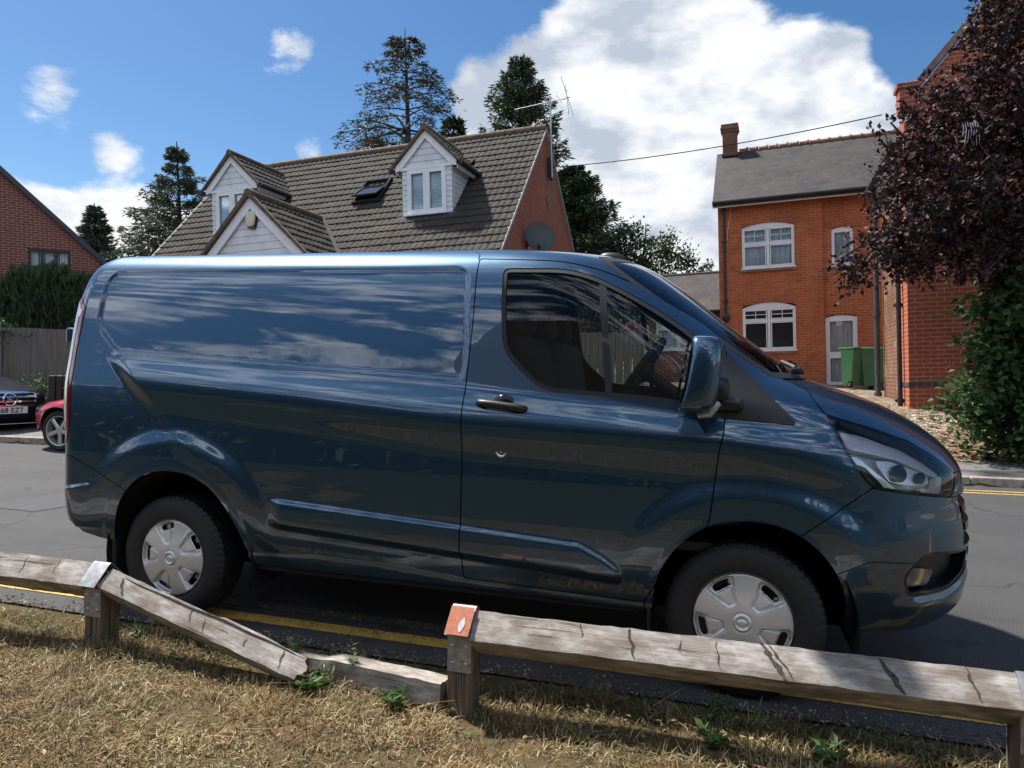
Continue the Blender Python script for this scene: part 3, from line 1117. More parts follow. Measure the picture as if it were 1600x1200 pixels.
def make_window(parent, x0, x1, z0, z1, y, cols=2, transom=None, rise=0.0, curtain=None, frame='upvc', sill=True, toplights=True, backing=True):
    """casement: frame > panes, curtain; the transom gives the height of the lights above"""
    fr = MB()
    w = .055
    zt = z1 - rise
    bar_frame(fr, x0, x1, z0, zt, w, y, .07)
    if rise:
        n = 12
        xc, hw = (x0 + x1) / 2, (x1 - x0) / 2
        poly = [(x0, zt)] + [(xc + hw * u, zt + rise * (1 - u * u)) for u in np.linspace(-1, 1, n)] + [(x1, zt)]
        fr.prism(poly[1:-1], y - .035, y + .035)
    step = (x1 - x0) / cols
    for i in range(1, cols):
        fr.box((x0 + i * step, y, (z0 + zt) / 2), (.075, .066, zt - z0 - 2 * w))
    if transom:
        fr.box(((x0 + x1) / 2, y - .002, transom), (x1 - x0 - 2 * w, .066, .075))
    # opening casements: inner frames and glazing bars
    for i in range(cols):
        a, b = x0 + i * step + .05, x0 + (i + 1) * step - .05
        tops = [(z0 + .05, (transom - .04) if transom else zt - .05)]
        if transom:
            tops.append((transom + .04, zt - .05))
        for k, (c, d) in enumerate(tops):
            if k == 1 and toplights:
                fr.box(((a + b) / 2, y - .008, (c + d) / 2), (.018, .04, d - c))
                fr.box(((a + b) / 2, y - .0085, (c + d) / 2), (b - a, .04, .018))
            bar_frame(fr, a + .003, b - .003, c + .003, d - .003, .028, y - .012, .05)
    if sill:
        fr.box(((x0 + x1) / 2, y - .06, z0 - .02), (x1 - x0 + .06, .16, .04))
    f = fr.build('window', M[frame], parent, bevel=.004)
    pn = MB()
    pn.box(((x0 + x1) / 2, y + .012, (z0 + zt) / 2), (x1 - x0 - .08, .008, zt - z0 - .08))
    pn.build('pane', M['house_glass'] if curtain else M['pane'], f)
    if curtain:
        xs_ = np.linspace(x0 + .05, x1 - .05, 60)
        V = []
        for zz in (z0 + .04, zt - .04):
            for x in xs_:
                V.append((x, y + .10 + .018 * math.sin(x * 46) + .008 * math.sin(x * 91), zz))
        F = [(i, i + 1, 61 + i, 60 + i) for i in range(59)]
        cu = MB()
        cu.add(V, F)
        cu.build('curtain', M[curtain], f, smooth=True)
        if backing:
            bk = MB()
            bk.box(((x0 + x1) / 2, y + .5, (z0 + z1) / 2), (x1 - x0 + .6, .02, z1 - z0 + .6))
            bk.build('room_wall', M['dark_frame'], f)
    return f


def brick_arch(mb, xc, hw, z, rise, y, h=.20, n=15):
    for i in range(n):
        u = -1 + 2 * (i + .5) / n
        du = .88 / n
        x = xc + hw * u
        z0 = z + rise * (1 - u * u)
        ang = math.atan2(-2 * rise * u / hw, 1)
        Mx = Matrix.Translation((x, y, z0)) @ Matrix.Rotation(-ang, 4, 'Y')
        mb.box((0, 0, h / 2), (hw * du * 2, .02, h), 0, Mx)


def pipe(parent, x, y, z0, z1, r=.04, mat='black_pipe', name='downpipe', hopper=False):
    mb = MB()
    mb.tube([(x, y, z0), (x, y, z1)], r, 12)
    z = z0 + .4
    while z < z1 - .2:
        mb.lathe([(r * 1.35, z), (r * 1.35, z + .09)], 12, 0, Matrix.Translation((x, y, 0)))
        mb.box((x, y + .03, z + .045), (.16, .03, .05))
        z += 1.75
    if hopper:
        mb.box((x, y - .02, z1 + .06), (.20, .18, .24), bev=.02)
    return mb.build(name, M[mat], parent, angle=40)


# --- number 80: two storeys of orange brick under slate
h80 = thing('brick_house', 'orange-red brick two-storey house with slate roof, white windows and glazed door numbered 80',
            'house', (5.979, 17.776, 1.137), house_rot(-3))
mb = MB()
wall_open(mb, -3.23, -.38, -1.2, 5.5, [(-2.57, -1.13, 3.47, 4.78), (-2.59, -1.13, 1.06, 2.46)], 0, .12, 0)
wall_open(mb, -.38, 2.2, -1.2, 5.5, [(-.15, .41, 3.41, 4.48), (-.35, .48, 0, 2.0)], .11, .12, 0)
mb.add([(-.38, 0, -1.2), (-.38, .11, -1.2), (-.38, .11, 5.5), (-.38, 0, 5.5)], [(0, 1, 2, 3)], 1)
# gable ends
for x in (-3.23, 2.2):
    mb.add([(x, 0 if x < 0 else .11, -1.2), (x, 5.2, -1.2), (x, 5.2, 5.5), (x, 2.6, 7.6), (x, 0 if x < 0 else .11, 5.5)], [(0, 1, 2, 3, 4)], 1)
mb.add([(-3.23, 5.2, -1.2), (2.2, 5.2, -1.2), (2.2, 5.2, 5.5), (-3.23, 5.2, 5.5)], [(0, 1, 2, 3)], 0)
w80 = mb.build('wall', [M['brick_orange'], M['brick_orange_side']], h80)
mb = MB()
for (xc, hw, z, y, n) in ((-1.85, .74, 4.67, -.004, 19), (-1.86, .75, 2.35, -.004, 19), (.13, .30, 4.42, .106, 9), (.065, .44, 1.93, .106, 12)):
    mb = MB()
    brick_arch(mb, xc, hw, z, .11, y, .215, n)
    mb.build('brick_arch', M['brick_orange'], h80)
make_window(h80, -2.57, -1.13, 3.47, 4.78, .06, 2, 4.17, .12, 'curtain')
make_window(h80, -2.59, -1.13, 1.06, 2.46, .06, 2, 1.92, .16, None)
make_window(h80, -.15, .41, 3.41, 4.48, .17, 1, None, .06, 'curtain')
# window sills of brick, slightly proud
mb = MB()
for (a, b, z, y) in ((-2.62, -1.08, 3.40, -.01), (-2.64, -1.08, .99, -.01), (-.2, .46, 3.35, .10)):
    mb = MB()
    mb.box(((a + b) / 2, y, z), (b - a, .10, .06))
    mb.build('sill', M['stone'], h80)
# door
dr = MB()
bar_frame(dr, -.35, .48, 0, 1.93, .075, .17, .07)
dr.box((.065, .165, .86), (.70, .06, .10))
bar_frame(dr, -.275, .405, .06, .81, .04, .155, .05)
bar_frame(dr, -.275, .405, .91, 1.86, .04, .155, .05)
dr.prism([(-.35, 1.93)] + [(.065 + .415 * u, 1.93 + .06 * (1 - u * u)) for u in np.linspace(-.98, .98, 9)] + [(.48, 1.93)], .14, .20)
door = dr.build('door', M['upvc'], h80, bevel=.004)
mb = MB()
mb.box((.065, .175, .96), (.70, .01, 1.78))
mb.build('pane', M['house_glass'], door)
xs_ = np.linspace(-.30, .43, 40)
mb = MB()
mb.add([(x, .26 + .015 * math.sin(x * 55), z) for z in (.05, 1.88) for x in xs_], [(i, i + 1, 41 + i, 40 + i) for i in range(39)])
mb.build('curtain', M['curtain'], door, smooth=True)
mb = MB()
mb.box((.37, .115, .98), (.03, .03, .20), bev=.008)
mb.box((.34, .09, 1.0), (.09, .02, .02), bev=.006)
mb.build('handle', M['chrome'], door)
# the figures 8 and 0 above the top pane
cu = bpy.data.curves.new('door_number', 'FONT')
cu.body = '80'
cu.size = .17
cu.extrude = .004
cu.align_x = 'CENTER'
dn = bpy.data.objects.new('tmp', cu)
COL.objects.link(dn)
bpy.context.view_layer.update()
me = bpy.data.meshes.new_from_object(dn)
bpy.data.objects.remove(dn)
me.transform(Matrix.Translation((.02, .145, 1.70)) @ Matrix.Rotation(R(90), 4, 'X'))
mesh_obj('door_number', me, M['number'], door)
mb = MB()
mb.box((.065, .05, -.06), (1.0, .40, .12), bev=.01)
mb.build('door_step', M['stone'], h80)
# roof
mb = MB()
ey, ez, ry, rz = -.33, 5.37, 2.6, 7.70
x0, x1 = -3.36, 2.25
for s in (1, -1):
    y_e = ey if s == 1 else 5.2 + .33
    V = [(x0, y_e, ez), (x1, y_e, ez), (x1, ry, rz), (x0, ry, rz)]
    V += [(x, y, z - .07) for x, y, z in V]
    mb.add(V, [(0, 1, 2, 3), (4, 7, 6, 5), (0, 4, 5, 1), (1, 5, 6, 2), (3, 2, 6, 7), (0, 3, 7, 4)])
roof80 = mb.build('roof', M['slate'], h80)
mb = MB()
n = 16
for i in range(n):
    xa = -2.66 + i * (x1 + 2.66) / n
    xb = xa + (x1 + 2.66) / n - .015
    mb.tube([(xa, ry, rz + .00), (xb - .05, ry, rz + .0), (xb - .045, ry, rz + .012), (xb, ry, rz + .012)], [.085, .085, .105, .105], 10)
mb.build('ridge_tiles', M['ridge_tile'], roof80, angle=40)
mb = MB()
mb.box((-2.94, ry, 8.00), (.46, .46, 1.0))
mb.box((-2.94, ry, 8.36), (.52, .52, .08))
mb.box((-2.94, ry, 8.44), (.58, .58, .08))
mb.box((-2.94, ry, 8.53), (.54, .54, .10))
mb.box((-2.94, ry - .02, 7.56), (.52, .60, .10), 1)
mb.build('chimney', [M['brick_chimney'], M['lead']], roof80, bevel=.012)
mb = MB()
mb.box(((x0 + x1) / 2, -.275, 5.32), (x1 - x0, .03, .10))
mb.build('fascia', M['upvc'], h80)
mb = MB()
mb.tube([(x0, -.36, 5.41), (x1, -.36, 5.41)], .055, 10)
mb.build('gutter', M['black_pipe'], h80, angle=50)
pipe(h80, -3.06, -.06, 2.1, 5.36)
mb = MB()
mb.box((-3.06, -.08, 2.06), (.22, .16, .18), bev=.02)
mb.tube([(-3.06, -.06, 2.0), (-3.06, -.06, -.8)], .04, 10)
mb.build('downpipe', M['black_pipe'], h80, angle=40)
# a thin telephone wire on the wall
mb = MB()
mb.tube([(-2.85, -.012, 5.3), (-2.9, -.012, 5.0), (-2.96, -.012, 4.6), (-2.99, -.012, 4.2)], .006, 5)
mb.build('wall_cable', M['upvc'], h80)

# --- low brown-brick annex on its left
ax = thing('brick_annex', 'low brown-brick annex with grey slate roof, left of the orange-red house', 'house', (5.979, 17.776, 1.137), house_rot(-3))
mb = MB()
wall_open(mb, -5.72, -3.24, -1.3, 2.45, [(-5.33, -3.9, 1.22, 2.36)], 1.5, .12)
mb.add([(-5.72, 1.5, -1.3), (-5.72, 6.5, -1.3), (-5.72, 6.5, 2.45), (-5.72, 4, 3.95), (-5.72, 1.5, 2.45)], [(0, 1, 2, 3, 4)], 1)
mb.add([(-5.72, 6.5, -1.3), (-3.24, 6.5, -1.3), (-3.24, 6.5, 2.45), (-5.72, 6.5, 2.45)], [(0, 1, 2, 3)])
mb.build('wall', [M['brick_old_front'], M['brick_old']], ax)
mb = MB()
for y_e in (1.25, 6.75):
    V = [(-5.85, y_e, 2.42), (-3.242, y_e, 2.42), (-3.242, 4, 3.98), (-5.85, 4, 3.98)]
    V += [(x, y, z - .06) for x, y, z in V]
    mb.add(V, [(0, 1, 2, 3), (4, 7, 6, 5), (0, 4, 5, 1), (1, 5, 6, 2), (3, 2, 6, 7), (0, 3, 7, 4)])
ro = mb.build('roof', M['slate'], ax)
mb = MB()
mb.tube([(-5.85, 4, 3.97), (-3.25, 4, 3.97)], .07, 8)
mb.build('ridge_tiles', M['lead'], ro, angle=50)
mb = MB()
mb.tube([(-5.85, 1.2, 2.40), (-3.25, 1.2, 2.40)], .05, 8)
mb.build('gutter', M['black_pipe'], ax, angle=50)
make_window(ax, -5.33, -3.9, 1.22, 2.36, 1.56, 2, 1.93, 0, 'blind')

# --- tall gabled building on the right, seen behind the purple tree
gb = thing('gabled_building', 'tall red-brick gabled building with blue brick course and brick kneeler, behind the purple tree', 'building',
           (5.976, 9.94, .861), house_rot(-3))
mb = MB()
rise_ = 1.17
half = 3.6
zc = 5.28
apex = zc + half * rise_
mb.add([(0, 0, -1.2), (2 * half, 0, -1.2), (2 * half, 0, zc), (half, 0, apex), (0, 0, zc)], [(0, 1, 2, 3, 4)], 0)
mb.add([(0, 0, -1.2), (0, 0, zc), (0, .80, zc - .3), (0, .80, -1.2)], [(0, 1, 2, 3)], 1)
mb.add([(0, .80, -1.2), (0, .80, 4.9), (.07, .80, 4.9), (.07, .80, -1.2)], [(0, 1, 2, 3)], 0)
mb.add([(.07, .80, -1.2), (.07, .80, 4.75), (.07, 3.30, 4.75), (.07, 3.30, -1.2)], [(0, 1, 2, 3)], 2)
mb.add([(2 * half, 0, -1.2), (2 * half, 3.3, -1.2), (2 * half, 3.3, zc - .3), (2 * half, 0, zc)], [(0, 1, 2, 3)], 1)
mb.add([(.07, 3.3, -1.2), (2 * half, 3.3, -1.2), (2 * half, 3.3, zc - .5), (half, 3.3, apex - .3), (.07, 3.3, 4.7)], [(0, 1, 2, 3, 4)], 0)
mb.build('wall', [M['brick_gable'], M['brick_gable_side'], M['brick_old']], gb)
mb = MB()
mb.box((half, -.006, .40), (2 * half + .012, .014, .075))
mb.box((-.006, .39, .40), (.014, .80, .075))
mb.build('blue_brick_course', M['brick_blue'], gb)
mb = MB()
mb.box((.06, .02, zc + .10), (.30, .34, .40), bev=.01)
mb.box((.05, .02, zc + .335), (.36, .40, .08), bev=.01)
mb.build('kneeler', M['brick_gable'], gb)
mb = MB()
for (xa, xb) in ((.20, half), (2 * half - .2, half)):
    za, zb_ = zc + .28, apex + .06
    V = []
    for y in (-.06, .20):
        V += [(xa, y, za), (xb, y, zb_), (xb, y, zb_ + .16), (xa, y, za + .16)]
    mb.add(V, [(0, 1, 2, 3), (4, 7, 6, 5), (0, 4, 5, 1), (3, 2, 6, 7), (0, 3, 7, 4), (1, 5, 6, 2)])
mb.build('coping', M['stone'], gb)
mb = MB()
for sx in (0, 1):
    xe, xm = (-.18, half) if sx == 0 else (2 * half + .18, half)
    V = [(xe, .2, 4.62), (xe, 3.45, 4.62), (xm, 3.45, apex - .1), (xm, .2, apex - .1)]
    V += [(x, y, z - .08) for x, y, z in V]
    mb.add(V, [(0, 1, 2, 3), (4, 7, 6, 5), (0, 4, 5, 1), (1, 5, 6, 2), (3, 2, 6, 7), (0, 3, 7, 4)])
mb.build('roof', M['slate'], gb)
mb = MB()
mb.tube([(-.17, -.02, 4.62), (-.17, 3.5, 4.62)], .065, 10)
mb.build('gutter', M['black_pipe'], gb, angle=50)
mb = MB()
mb.box((-.03, 1.75, 4.52), (.04, 3.3, .14))
mb.build('fascia', M['upvc'], gb)
pipe(gb, -.07, .45, -.35, 4.58)
pipe(gb, -.06, 3.22, -.3, 4.56, .055, 'grey_pipe', hopper=True)

# --- dormer bungalow
bg = thing('dormer_bungalow', 'bungalow with brown tiled roof, two white dormers and a white porch gable', 'house',
           (-1.95, 14.484, 7.858), house_rot(-2))
mb = MB()
LEN = -10.25
for x in (0, LEN):
    mb.add([(x, 0, -.02), (x, -4.5, -4.52), (x, -4.5, -8), (x, 4.7, -8), (x, 4.7, -4.72)], [(0, 1, 2, 3, 4)], 0)
wall_open(mb, LEN, 0, -8, -4.45, [(-2.9, -1.2, -6.3, -5.1), (-9.5, -7.6, -6.3, -5.1)], -4.45, .12, 1)
mb.add([(LEN, 4.7, -8), (0, 4.7, -8), (0, 4.7, -4.7), (LEN, 4.7, -4.7)], [(0, 1, 2, 3)], 1)
mb.build('wall', [M['brick_pink'], M['brick_dark']], bg)
make_window(bg, -2.9, -1.2, -6.3, -5.1, -4.39, 2, None, 0, 'curtain')
make_window(bg, -9.5, -7.6, -6.3, -5.1, -4.39, 2, None, 0, 'curtain')


def tiled_slope(parent, name, origin, along, down, L_, D_, mat, period=.30, course=.345, amp=.048, step=.018, res=10, cut=None, phase=0):
    """interlocking roll tiles: rolls run down the slope, courses lap"""
    along = Vector(along).normalized()
    down = Vector(down).normalized()
    nrm = along.cross(down)
    if nrm.z < 0:
        nrm = -nrm
    nu = max(2, int(L_ / period * res))
    u = np.linspace(0, L_, nu + 1)
    vs, hs = [], []
    nc = int(math.ceil(D_ / course))
    for k in range(nc):
        a, b = k * course, min((k + 1) * course, D_)
        for t in (0.0, .5, .97, .985):
            v_ = a + t * (b - a)
            vs.append(v_)
            hs.append(step * t if t < .98 else 0.0)
    vs, hs = np.array(vs), np.array(hs)
    # lap: the lower edge of every course stands proud, then drops
    prof = np.abs(np.sin(PI * (u / period + phase)))
    prof = np.where(prof > .35, np.sqrt(np.clip(prof, 0, 1)), prof * 1.69)
    U_, V_ = np.meshgrid(u, vs)
    jit = np.interp(U_ * 7.1 + np.floor(V_ / course) * 3.7, np.arange(0, 2000, 1.0), rng.uniform(-.004, .004, 2000))
    Hh = amp * prof[None, :] * (0.55 + .45 * (hs[:, None] > 0)) + hs[:, None] + jit
    P_ = np.array(origin)[None, None] + U_[..., None] * np.array(along) + V_[..., None] * np.array(down) + Hh[..., None] * np.array(nrm)
    nv, nu1 = U_.shape
    i = np.arange((nv - 1) * (nu1 - 1))
    a = (i // (nu1 - 1)) * nu1 + i % (nu1 - 1)
    F = np.stack([a, a + 1, a + nu1 + 1, a + nu1], 1)
    if cut is not None:
        c = P_.reshape(-1, 3)[F].mean(1)
        F = F[cut(c)]
    me = arr_mesh(name, P_.reshape(-1, 3), F)
    bm = bmesh.new()
    bm.from_mesh(me)
    loose = [v for v in bm.verts if not v.link_faces]
    bmesh.ops.delete(bm, geom=loose, context='VERTS')
    bmesh.ops.recalc_face_normals(bm, faces=bm.faces[:])
    bm.to_mesh(me)
    bm.free()
    me.polygons.foreach_set('use_smooth', np.ones(len(me.polygons), bool))
    me.set_sharp_from_angle(angle=R(50))
    return mesh_obj(name, me, mat, parent)


S2 = math.sqrt(.5)


def cut_front(c):
    # no tiles inside the dormers or under the porch roof
    k = np.ones(len(c), bool)
    for dx in (-2.22, -7.95):
        k &= ~((abs(c[:, 0] - dx) < .62) & (c[:, 1] > -2.68) & (c[:, 1] < -1.0))
    k &= ~((abs(c[:, 0] + 5.35) < (-c[:, 1] - 2.7)) & (c[:, 1] < -2.8))
    return k


rf = tiled_slope(bg, 'roof', (LEN - .06, .0, .03), (1, 0, 0), (0, -S2, -S2), -LEN + .12, 6.75, M['tile'], period=.165, course=.29, amp=.030, step=.016, res=8, cut=cut_front)
mb = MB()
V = [(LEN - .06, 0, .02), (.06, 0, .02), (.06, 4.9, -4.88), (LEN - .06, 4.9, -4.88)]
mb.add(V, [(0, 1, 2, 3)])
mb.build('rear_slope', M['tile'], rf)
mb = MB()
n = 36
for i in range(n):
    xa = LEN - .08 + i * (-LEN + .16) / n
    mb.tube([(xa, 0, .035), (xa + (-LEN + .16) / n - .012, 0, .035)], .115, 10)
mb.build('ridge_tiles', M['brown_edge'], rf, angle=40)
for x, wd in ((.045, .09), (LEN - .045, .09)):
    mb = MB()
    for s in (-1, 1):
        d = 4.85 if s < 0 else 4.9
        V = [(x - wd / 2, 0, .055), (x + wd / 2, 0, .055), (x + wd / 2, s * d, .055 - d), (x - wd / 2, s * d, .055 - d)]
        V += [(a, b, c - .085) for a, b, c in V]
        mb.add(V, [(0, 1, 2, 3), (4, 7, 6, 5), (0, 4, 5, 1), (1, 5, 6, 2), (3, 2, 6, 7), (0, 3, 7, 4)])
    mb.build('verge', M['concrete'], rf)
# diamond of darker brick near the top of the gable
mb = MB()
for k in range(-5, 6):
    hw = .34 * (1 - abs(k) / 6)
    for j in range(max(1, int(hw / .11))):
        yy = -hw + (j + .5) * 2 * hw / max(1, int(hw / .11))
        mb.box((.012, .28 + yy, -1.72 + k * .077), (.03, 2 * hw / max(1, int(hw / .11)) - .012, .065))
mb.build('brick_diamond', M['stone'], bg)


def make_dormer(cx, yf, zap, hw, zb, blinds):
    """white boarded dormer: boards > bargeboard, tiled roof, window frame, panes"""
    zev = zap - hw - .10
    mb = MB()
    wx = hw - .12
    # front triangle of boards
    nb = 5
    z0 = zev + .0
    for i in range(nb):
        za = z0 + i * (zap - .12 - z0) / nb
        zz = za + (zap - .12 - z0) / nb - .012
        wa, wb = max(.0, (zap - .10 - za)), max(.0, (zap - .10 - zz))
        mb.prism([(cx - min(wa, wx), za), (cx + min(wa, wx), za), (cx + min(wb, wx), zz), (cx - min(wb, wx), zz)], yf + .0, yf + .03)
    mb.prism([(cx - wx, z0), (cx + wx, z0), (cx, zap - .12)], yf + .031, yf + .05)
    # narrow boarded strips each side of the window
    for s in (-1, 1):
        a, b = sorted((cx + s * wx, cx + s * (wx - .15)))
        n_ = 9
        for i in range(n_):
            za = zb + i * (zev - zb) / n_
            mb.prism([(a, za), (b, za), (b, za + (zev - zb) / n_ - .012), (a, za + (zev - zb) / n_ - .012)], yf, yf + .03)
        mb.prism([(a + .002, zb), (b - .002, zb), (b - .002, zev), (a + .002, zev)], yf + .031, yf + .06)
        # cheek: boards running back to the roof
        x = cx + s * wx
        n_ = 9
        for i in range(n_):
            za = zb + i * (zev - zb) / n_
            zz = za + (zev - zb) / n_ - .012
            V = [(x, yf + .031, za), (x, min(-.0, za), za), (x, zz, zz), (x, yf + .031, zz)]
            V[1] = (x, max(za, yf + .032), za)
            V[2] = (x, max(zz, yf + .032), zz)
            V2 = [(x - s * .02, b_, c_) for _, b_, c_ in V]
            mb.add(V + V2, [(0, 1, 2, 3), (4, 7, 6, 5), (0, 4, 5, 1), (1, 5, 6, 2), (2, 6, 7, 3), (3, 7, 4, 0)])
        V = [(x - s * .022, yf + .04, zb), (x - s * .022, zev, zev), (x - s * .022, yf + .04, zev)]
        mb.add(V, [(0, 1, 2)])
    d = mb.build('dormer', M['cladding'], bg)
    # white bargeboards and trim under the triangle
    mb = MB()
    t = .15
    for s in (-1, 1):
        poly = [(cx, zap), (cx + s * (hw + .03), zap - hw - .03), (cx + s * (hw + .03), zap - hw - .16), (cx + s * (hw - .10), zap - hw - .13), (cx, zap - t * 1.3)]
        mb.prism(poly, yf - .06, yf - .028)
    mb.box((cx, yf - .02, zev - .01), (2 * wx + .05, .05, .07))
    mb.build('bargeboard', M['upvc'], d)
    # roof slopes
    L_ = (-zap) - (-yf) if False else (zap - yf)
    dl = (hw + .10) / S2
    for s in (-1, 1):
        def cut(c, s=s):
            return c[:, 2] > c[:, 1] - .02
        tiled_slope(d, 'dormer_roof', (cx, yf - .10, zap + .06), (0, 1, 0), (s * S2, 0, -S2), zap - yf + 1.9, dl, M['tile'], period=.165, course=.27, amp=.028, step=.016, res=8, cut=cut)
    mb = MB()
    for i in range(8):
        ya = yf - .12 + i * (zap - yf + .1) / 8
        mb.tube([(cx, ya, zap + .07), (cx, ya + (zap - yf + .1) / 8 - .012, zap + .07)], .085, 10)
    for s in (-1, 1):
        xe = cx + s * (hw + .13)
        V = []
        for y in (yf - .13, yf - .062):
            V += [(cx, y, zap + .12), (xe, y, zap - hw - .04), (xe, y, zap - hw - .10), (cx, y, zap + .0)]
        mb.add(V, [(0, 1, 2, 3), (4, 7, 6, 5), (0, 4, 5, 1), (3, 2, 6, 7), (0, 3, 7, 4), (1, 5, 6, 2)])
    mb.build('mossy_edge', M['brown_edge'], d, angle=40)
    for s in (-1, 1):
        mb = MB()
        xe = cx + s * (hw + .16)
        mb.tube([(xe, yf - .10, zap - hw - .10), (xe, zap - hw - .05, zap - hw - .10)], .055, 8)
        mb.box((cx + s * (hw + .03), (yf + zap - hw) / 2, zap - hw - .16), (.03, zap - hw - yf, .10), 1)
        mb.build('gutter', [M['black_pipe'], M['upvc']], d, angle=50)
    # window
    fr = MB()
    a, b, c, e = cx - wx + .15, cx + wx - .15, zb + .02, zev - .04
    bar_frame(fr, a, b, c, e, .06, yf + .0, .08)
    fr.box((cx, yf, (c + e) / 2), (.08, .076, e - c - .12))
    for (p_, q_) in ((a + .055, cx - .035), (cx + .035, b - .055)):
        bar_frame(fr, p_, q_, c + .055, e - .055, .05, yf - .018, .055)
    fr.box((cx, yf - .04, zb - .01), (b - a + .10, .16, .05))
    fr.build('window_frame', M['upvc'], d, bevel=.004)
    mb = MB()
    mb.box((cx, yf + .015, (c + e) / 2), (b - a - .1, .008, e - c - .1))
    mb.build('pane', M['house_glass'], d)
    mb = MB()
    n_ = 22
    for i in range(n_):
        zz = c + .06 + i * (e - c - .12) / n_
        for (p_, q_) in ((a + .06, cx - .04), (cx + .04, b - .06)):
            mb.add([(p_, yf + .045, zz), (q_, yf + .045, zz), (q_, yf + .060, zz + .040), (p_, yf + .060, zz + .040)], [(0, 1, 2, 3)])
    mb.box((cx, yf + .16, (c + e) / 2), (b - a, .01, e - c), 1)
    mb.build('blind', [M['blind'], M['dark_frame']], d)
    # lead apron
    mb = MB()
    mb.add([(cx - wx - .12, yf - .19, yf - .13), (cx + wx + .12, yf - .19, yf - .13), (cx + wx + .12, yf + .02, yf + .09), (cx - wx - .12, yf + .02, yf + .09)], [(0, 1, 2, 3)])
    mb.build('flashing', M['lead'], d)
    return d


make_dormer(-2.22, -2.70, -.60, .78, -2.62, True)
make_dormer(-7.95, -2.70, -.52, .80, -2.56, True)

# porch gable, lower and further forward
mb = MB()
cx, yf, zap, hw = -5.35, -5.2, -2.48, 1.75
nb = 11
for i in range(nb):
    za = zap - .2 - (i + 1) * .165
    zz = za + .155
    wa, wb = zap - .10 - za, zap - .10 - zz
    mb.prism([(cx - wa, za), (cx + wa, za), (cx + wb, zz), (cx - wb, zz)], yf, yf + .03)
mb.prism([(cx - hw, zap - hw - .1), (cx + hw, zap - hw - .1), (cx, zap - .12)], yf + .031, yf + .05)
for s in (-1, 1):
    x = cx + s * (hw - .15)
    mb.add([(x, yf + .04, -8), (x, -4.45, -8), (x, -4.45, zap - hw - .0), (x, yf + .04, zap - hw)], [(0, 1, 2, 3)], 1)
mb.add([(cx - hw + .15, yf + .06, -8), (cx + hw - .15, yf + .06, -8), (cx + hw - .15, yf + .06, zap - hw - .1), (cx - hw + .15, yf + .06, zap - hw - .1)], [(0, 1, 2, 3)], 1)
pg = mb.build('porch_gable', [M['cladding'], M['brick_dark']], bg)
mb = MB()
for s in (-1, 1):
    poly = [(cx, zap), (cx + s * (hw + .05), zap - hw - .05), (cx + s * (hw + .05), zap - hw - .25), (cx + s * (hw - .02), zap - hw - .25), (cx, zap - .27)]
    mb.prism(poly, yf - .07, yf - .035)
mb.build('bargeboard', M['upvc'], pg)
for s in (-1, 1):
    tiled_slope(pg, 'porch_roof', (cx, yf - .12, zap + .06), (0, 1, 0), (s * S2, 0, -S2), zap - yf + 2.2, 2.7, M['tile'], period=.165, course=.27, amp=.028, step=.016, res=8,
                cut=lambda c: c[:, 2] > c[:, 1] - .02)
mb = MB()
for i in range(9):
    ya = yf - .14 + i * (zap - yf + .14) / 9
    mb.tube([(cx, ya, zap + .07), (cx, ya + (zap - yf + .14) / 9 - .012, zap + .07)], .095, 10)
for s in (-1, 1):
    xe = cx + s * (hw + .16)
    V = []
    for y in (yf - .15, yf - .072):
        V += [(cx, y, zap + .13), (xe, y, zap - hw - .03), (xe, y, zap - hw - .10), (cx, y, zap + .0)]
    mb.add(V, [(0, 1, 2, 3), (4, 7, 6, 5), (0, 4, 5, 1), (3, 2, 6, 7), (0, 3, 7, 4), (1, 5, 6, 2)])
mb.build('mossy_edge', M['brown_edge'], pg, angle=40)
mb = MB()
for (xa, ya, xb, yb) in ((cx, zap + .05, cx + 1.7, zap - 1.65), (cx, zap + .05, cx - 1.7, zap - 1.65)):
    d_ = Vector((xb - xa, yb - ya, yb - ya))
    mb.tube([(xa, ya, ya + .10), (xb, yb, yb + .10)], .05, 6)
mb.build('valley', M['lead'], pg)

# roof light standing ajar
mb = MB()
Mv = Matrix.Translation((-4.27, -1.66, -1.66)) @ Matrix.Rotation(R(45), 4, 'X')
bar_frame_m = MB()
bar_frame(bar_frame_m, -.40, .40, -.56, .56, .07, 0, .12)
mb.add(bar_frame_m.v, bar_frame_m.f, 0, Mv @ Matrix.Rotation(R(-90), 4, 'X') @ Matrix.Translation((0, -.07, 0)))
vx = mb.build('roof_light', M['roof_light'], bg, bevel=.006)
mb = MB()
sf = MB()
bar_frame(sf, -.36, .36, -.50, .50, .055, 0, .05)
Ms = Mv @ Matrix.Translation((0, 0, .14)) @ Matrix.Rotation(R(-14), 4, 'X') @ Matrix.Rotation(R(-90), 4, 'X')
mb.add(sf.v, sf.f, 0, Ms)
mb.build('sash', M['roof_light'], vx, bevel=.005)
mb = MB()
mb.box((0, 0, 0), (.62, .012, .92), 0, Ms)
mb.build('pane', M['pane'], vx)


def in_house(root, p_):
    """world place of a point given in a house's own frame"""
    return Matrix.LocRotScale(root.location, root.rotation_euler, None) @ Vector(p_)


# burglar alarm on the porch gable
al = thing('alarm_box', 'cream bell-shaped alarm box high on the white porch gable', 'alarm box', in_house(bg, (-5.33, -5.235, -2.98)), house_rot(-2))
mb = MB()
mb.prism(round_poly([(-.13, .02), (-.10, .17), (.10, .17), (.13, .02), (.08, -.17), (-.08, -.17)], .07), -.07, .03)
mb.build('cover', M['alarm'], al, angle=40, bevel=.01)
mb = MB()
mb.prism(round_poly([(-.15, .0), (-.12, .19), (.12, .19), (.15, .0), (.09, -.22), (-.09, -.22)], .07), -.02, .034)
mb.build('back_plate', M['gloss_black'], al)

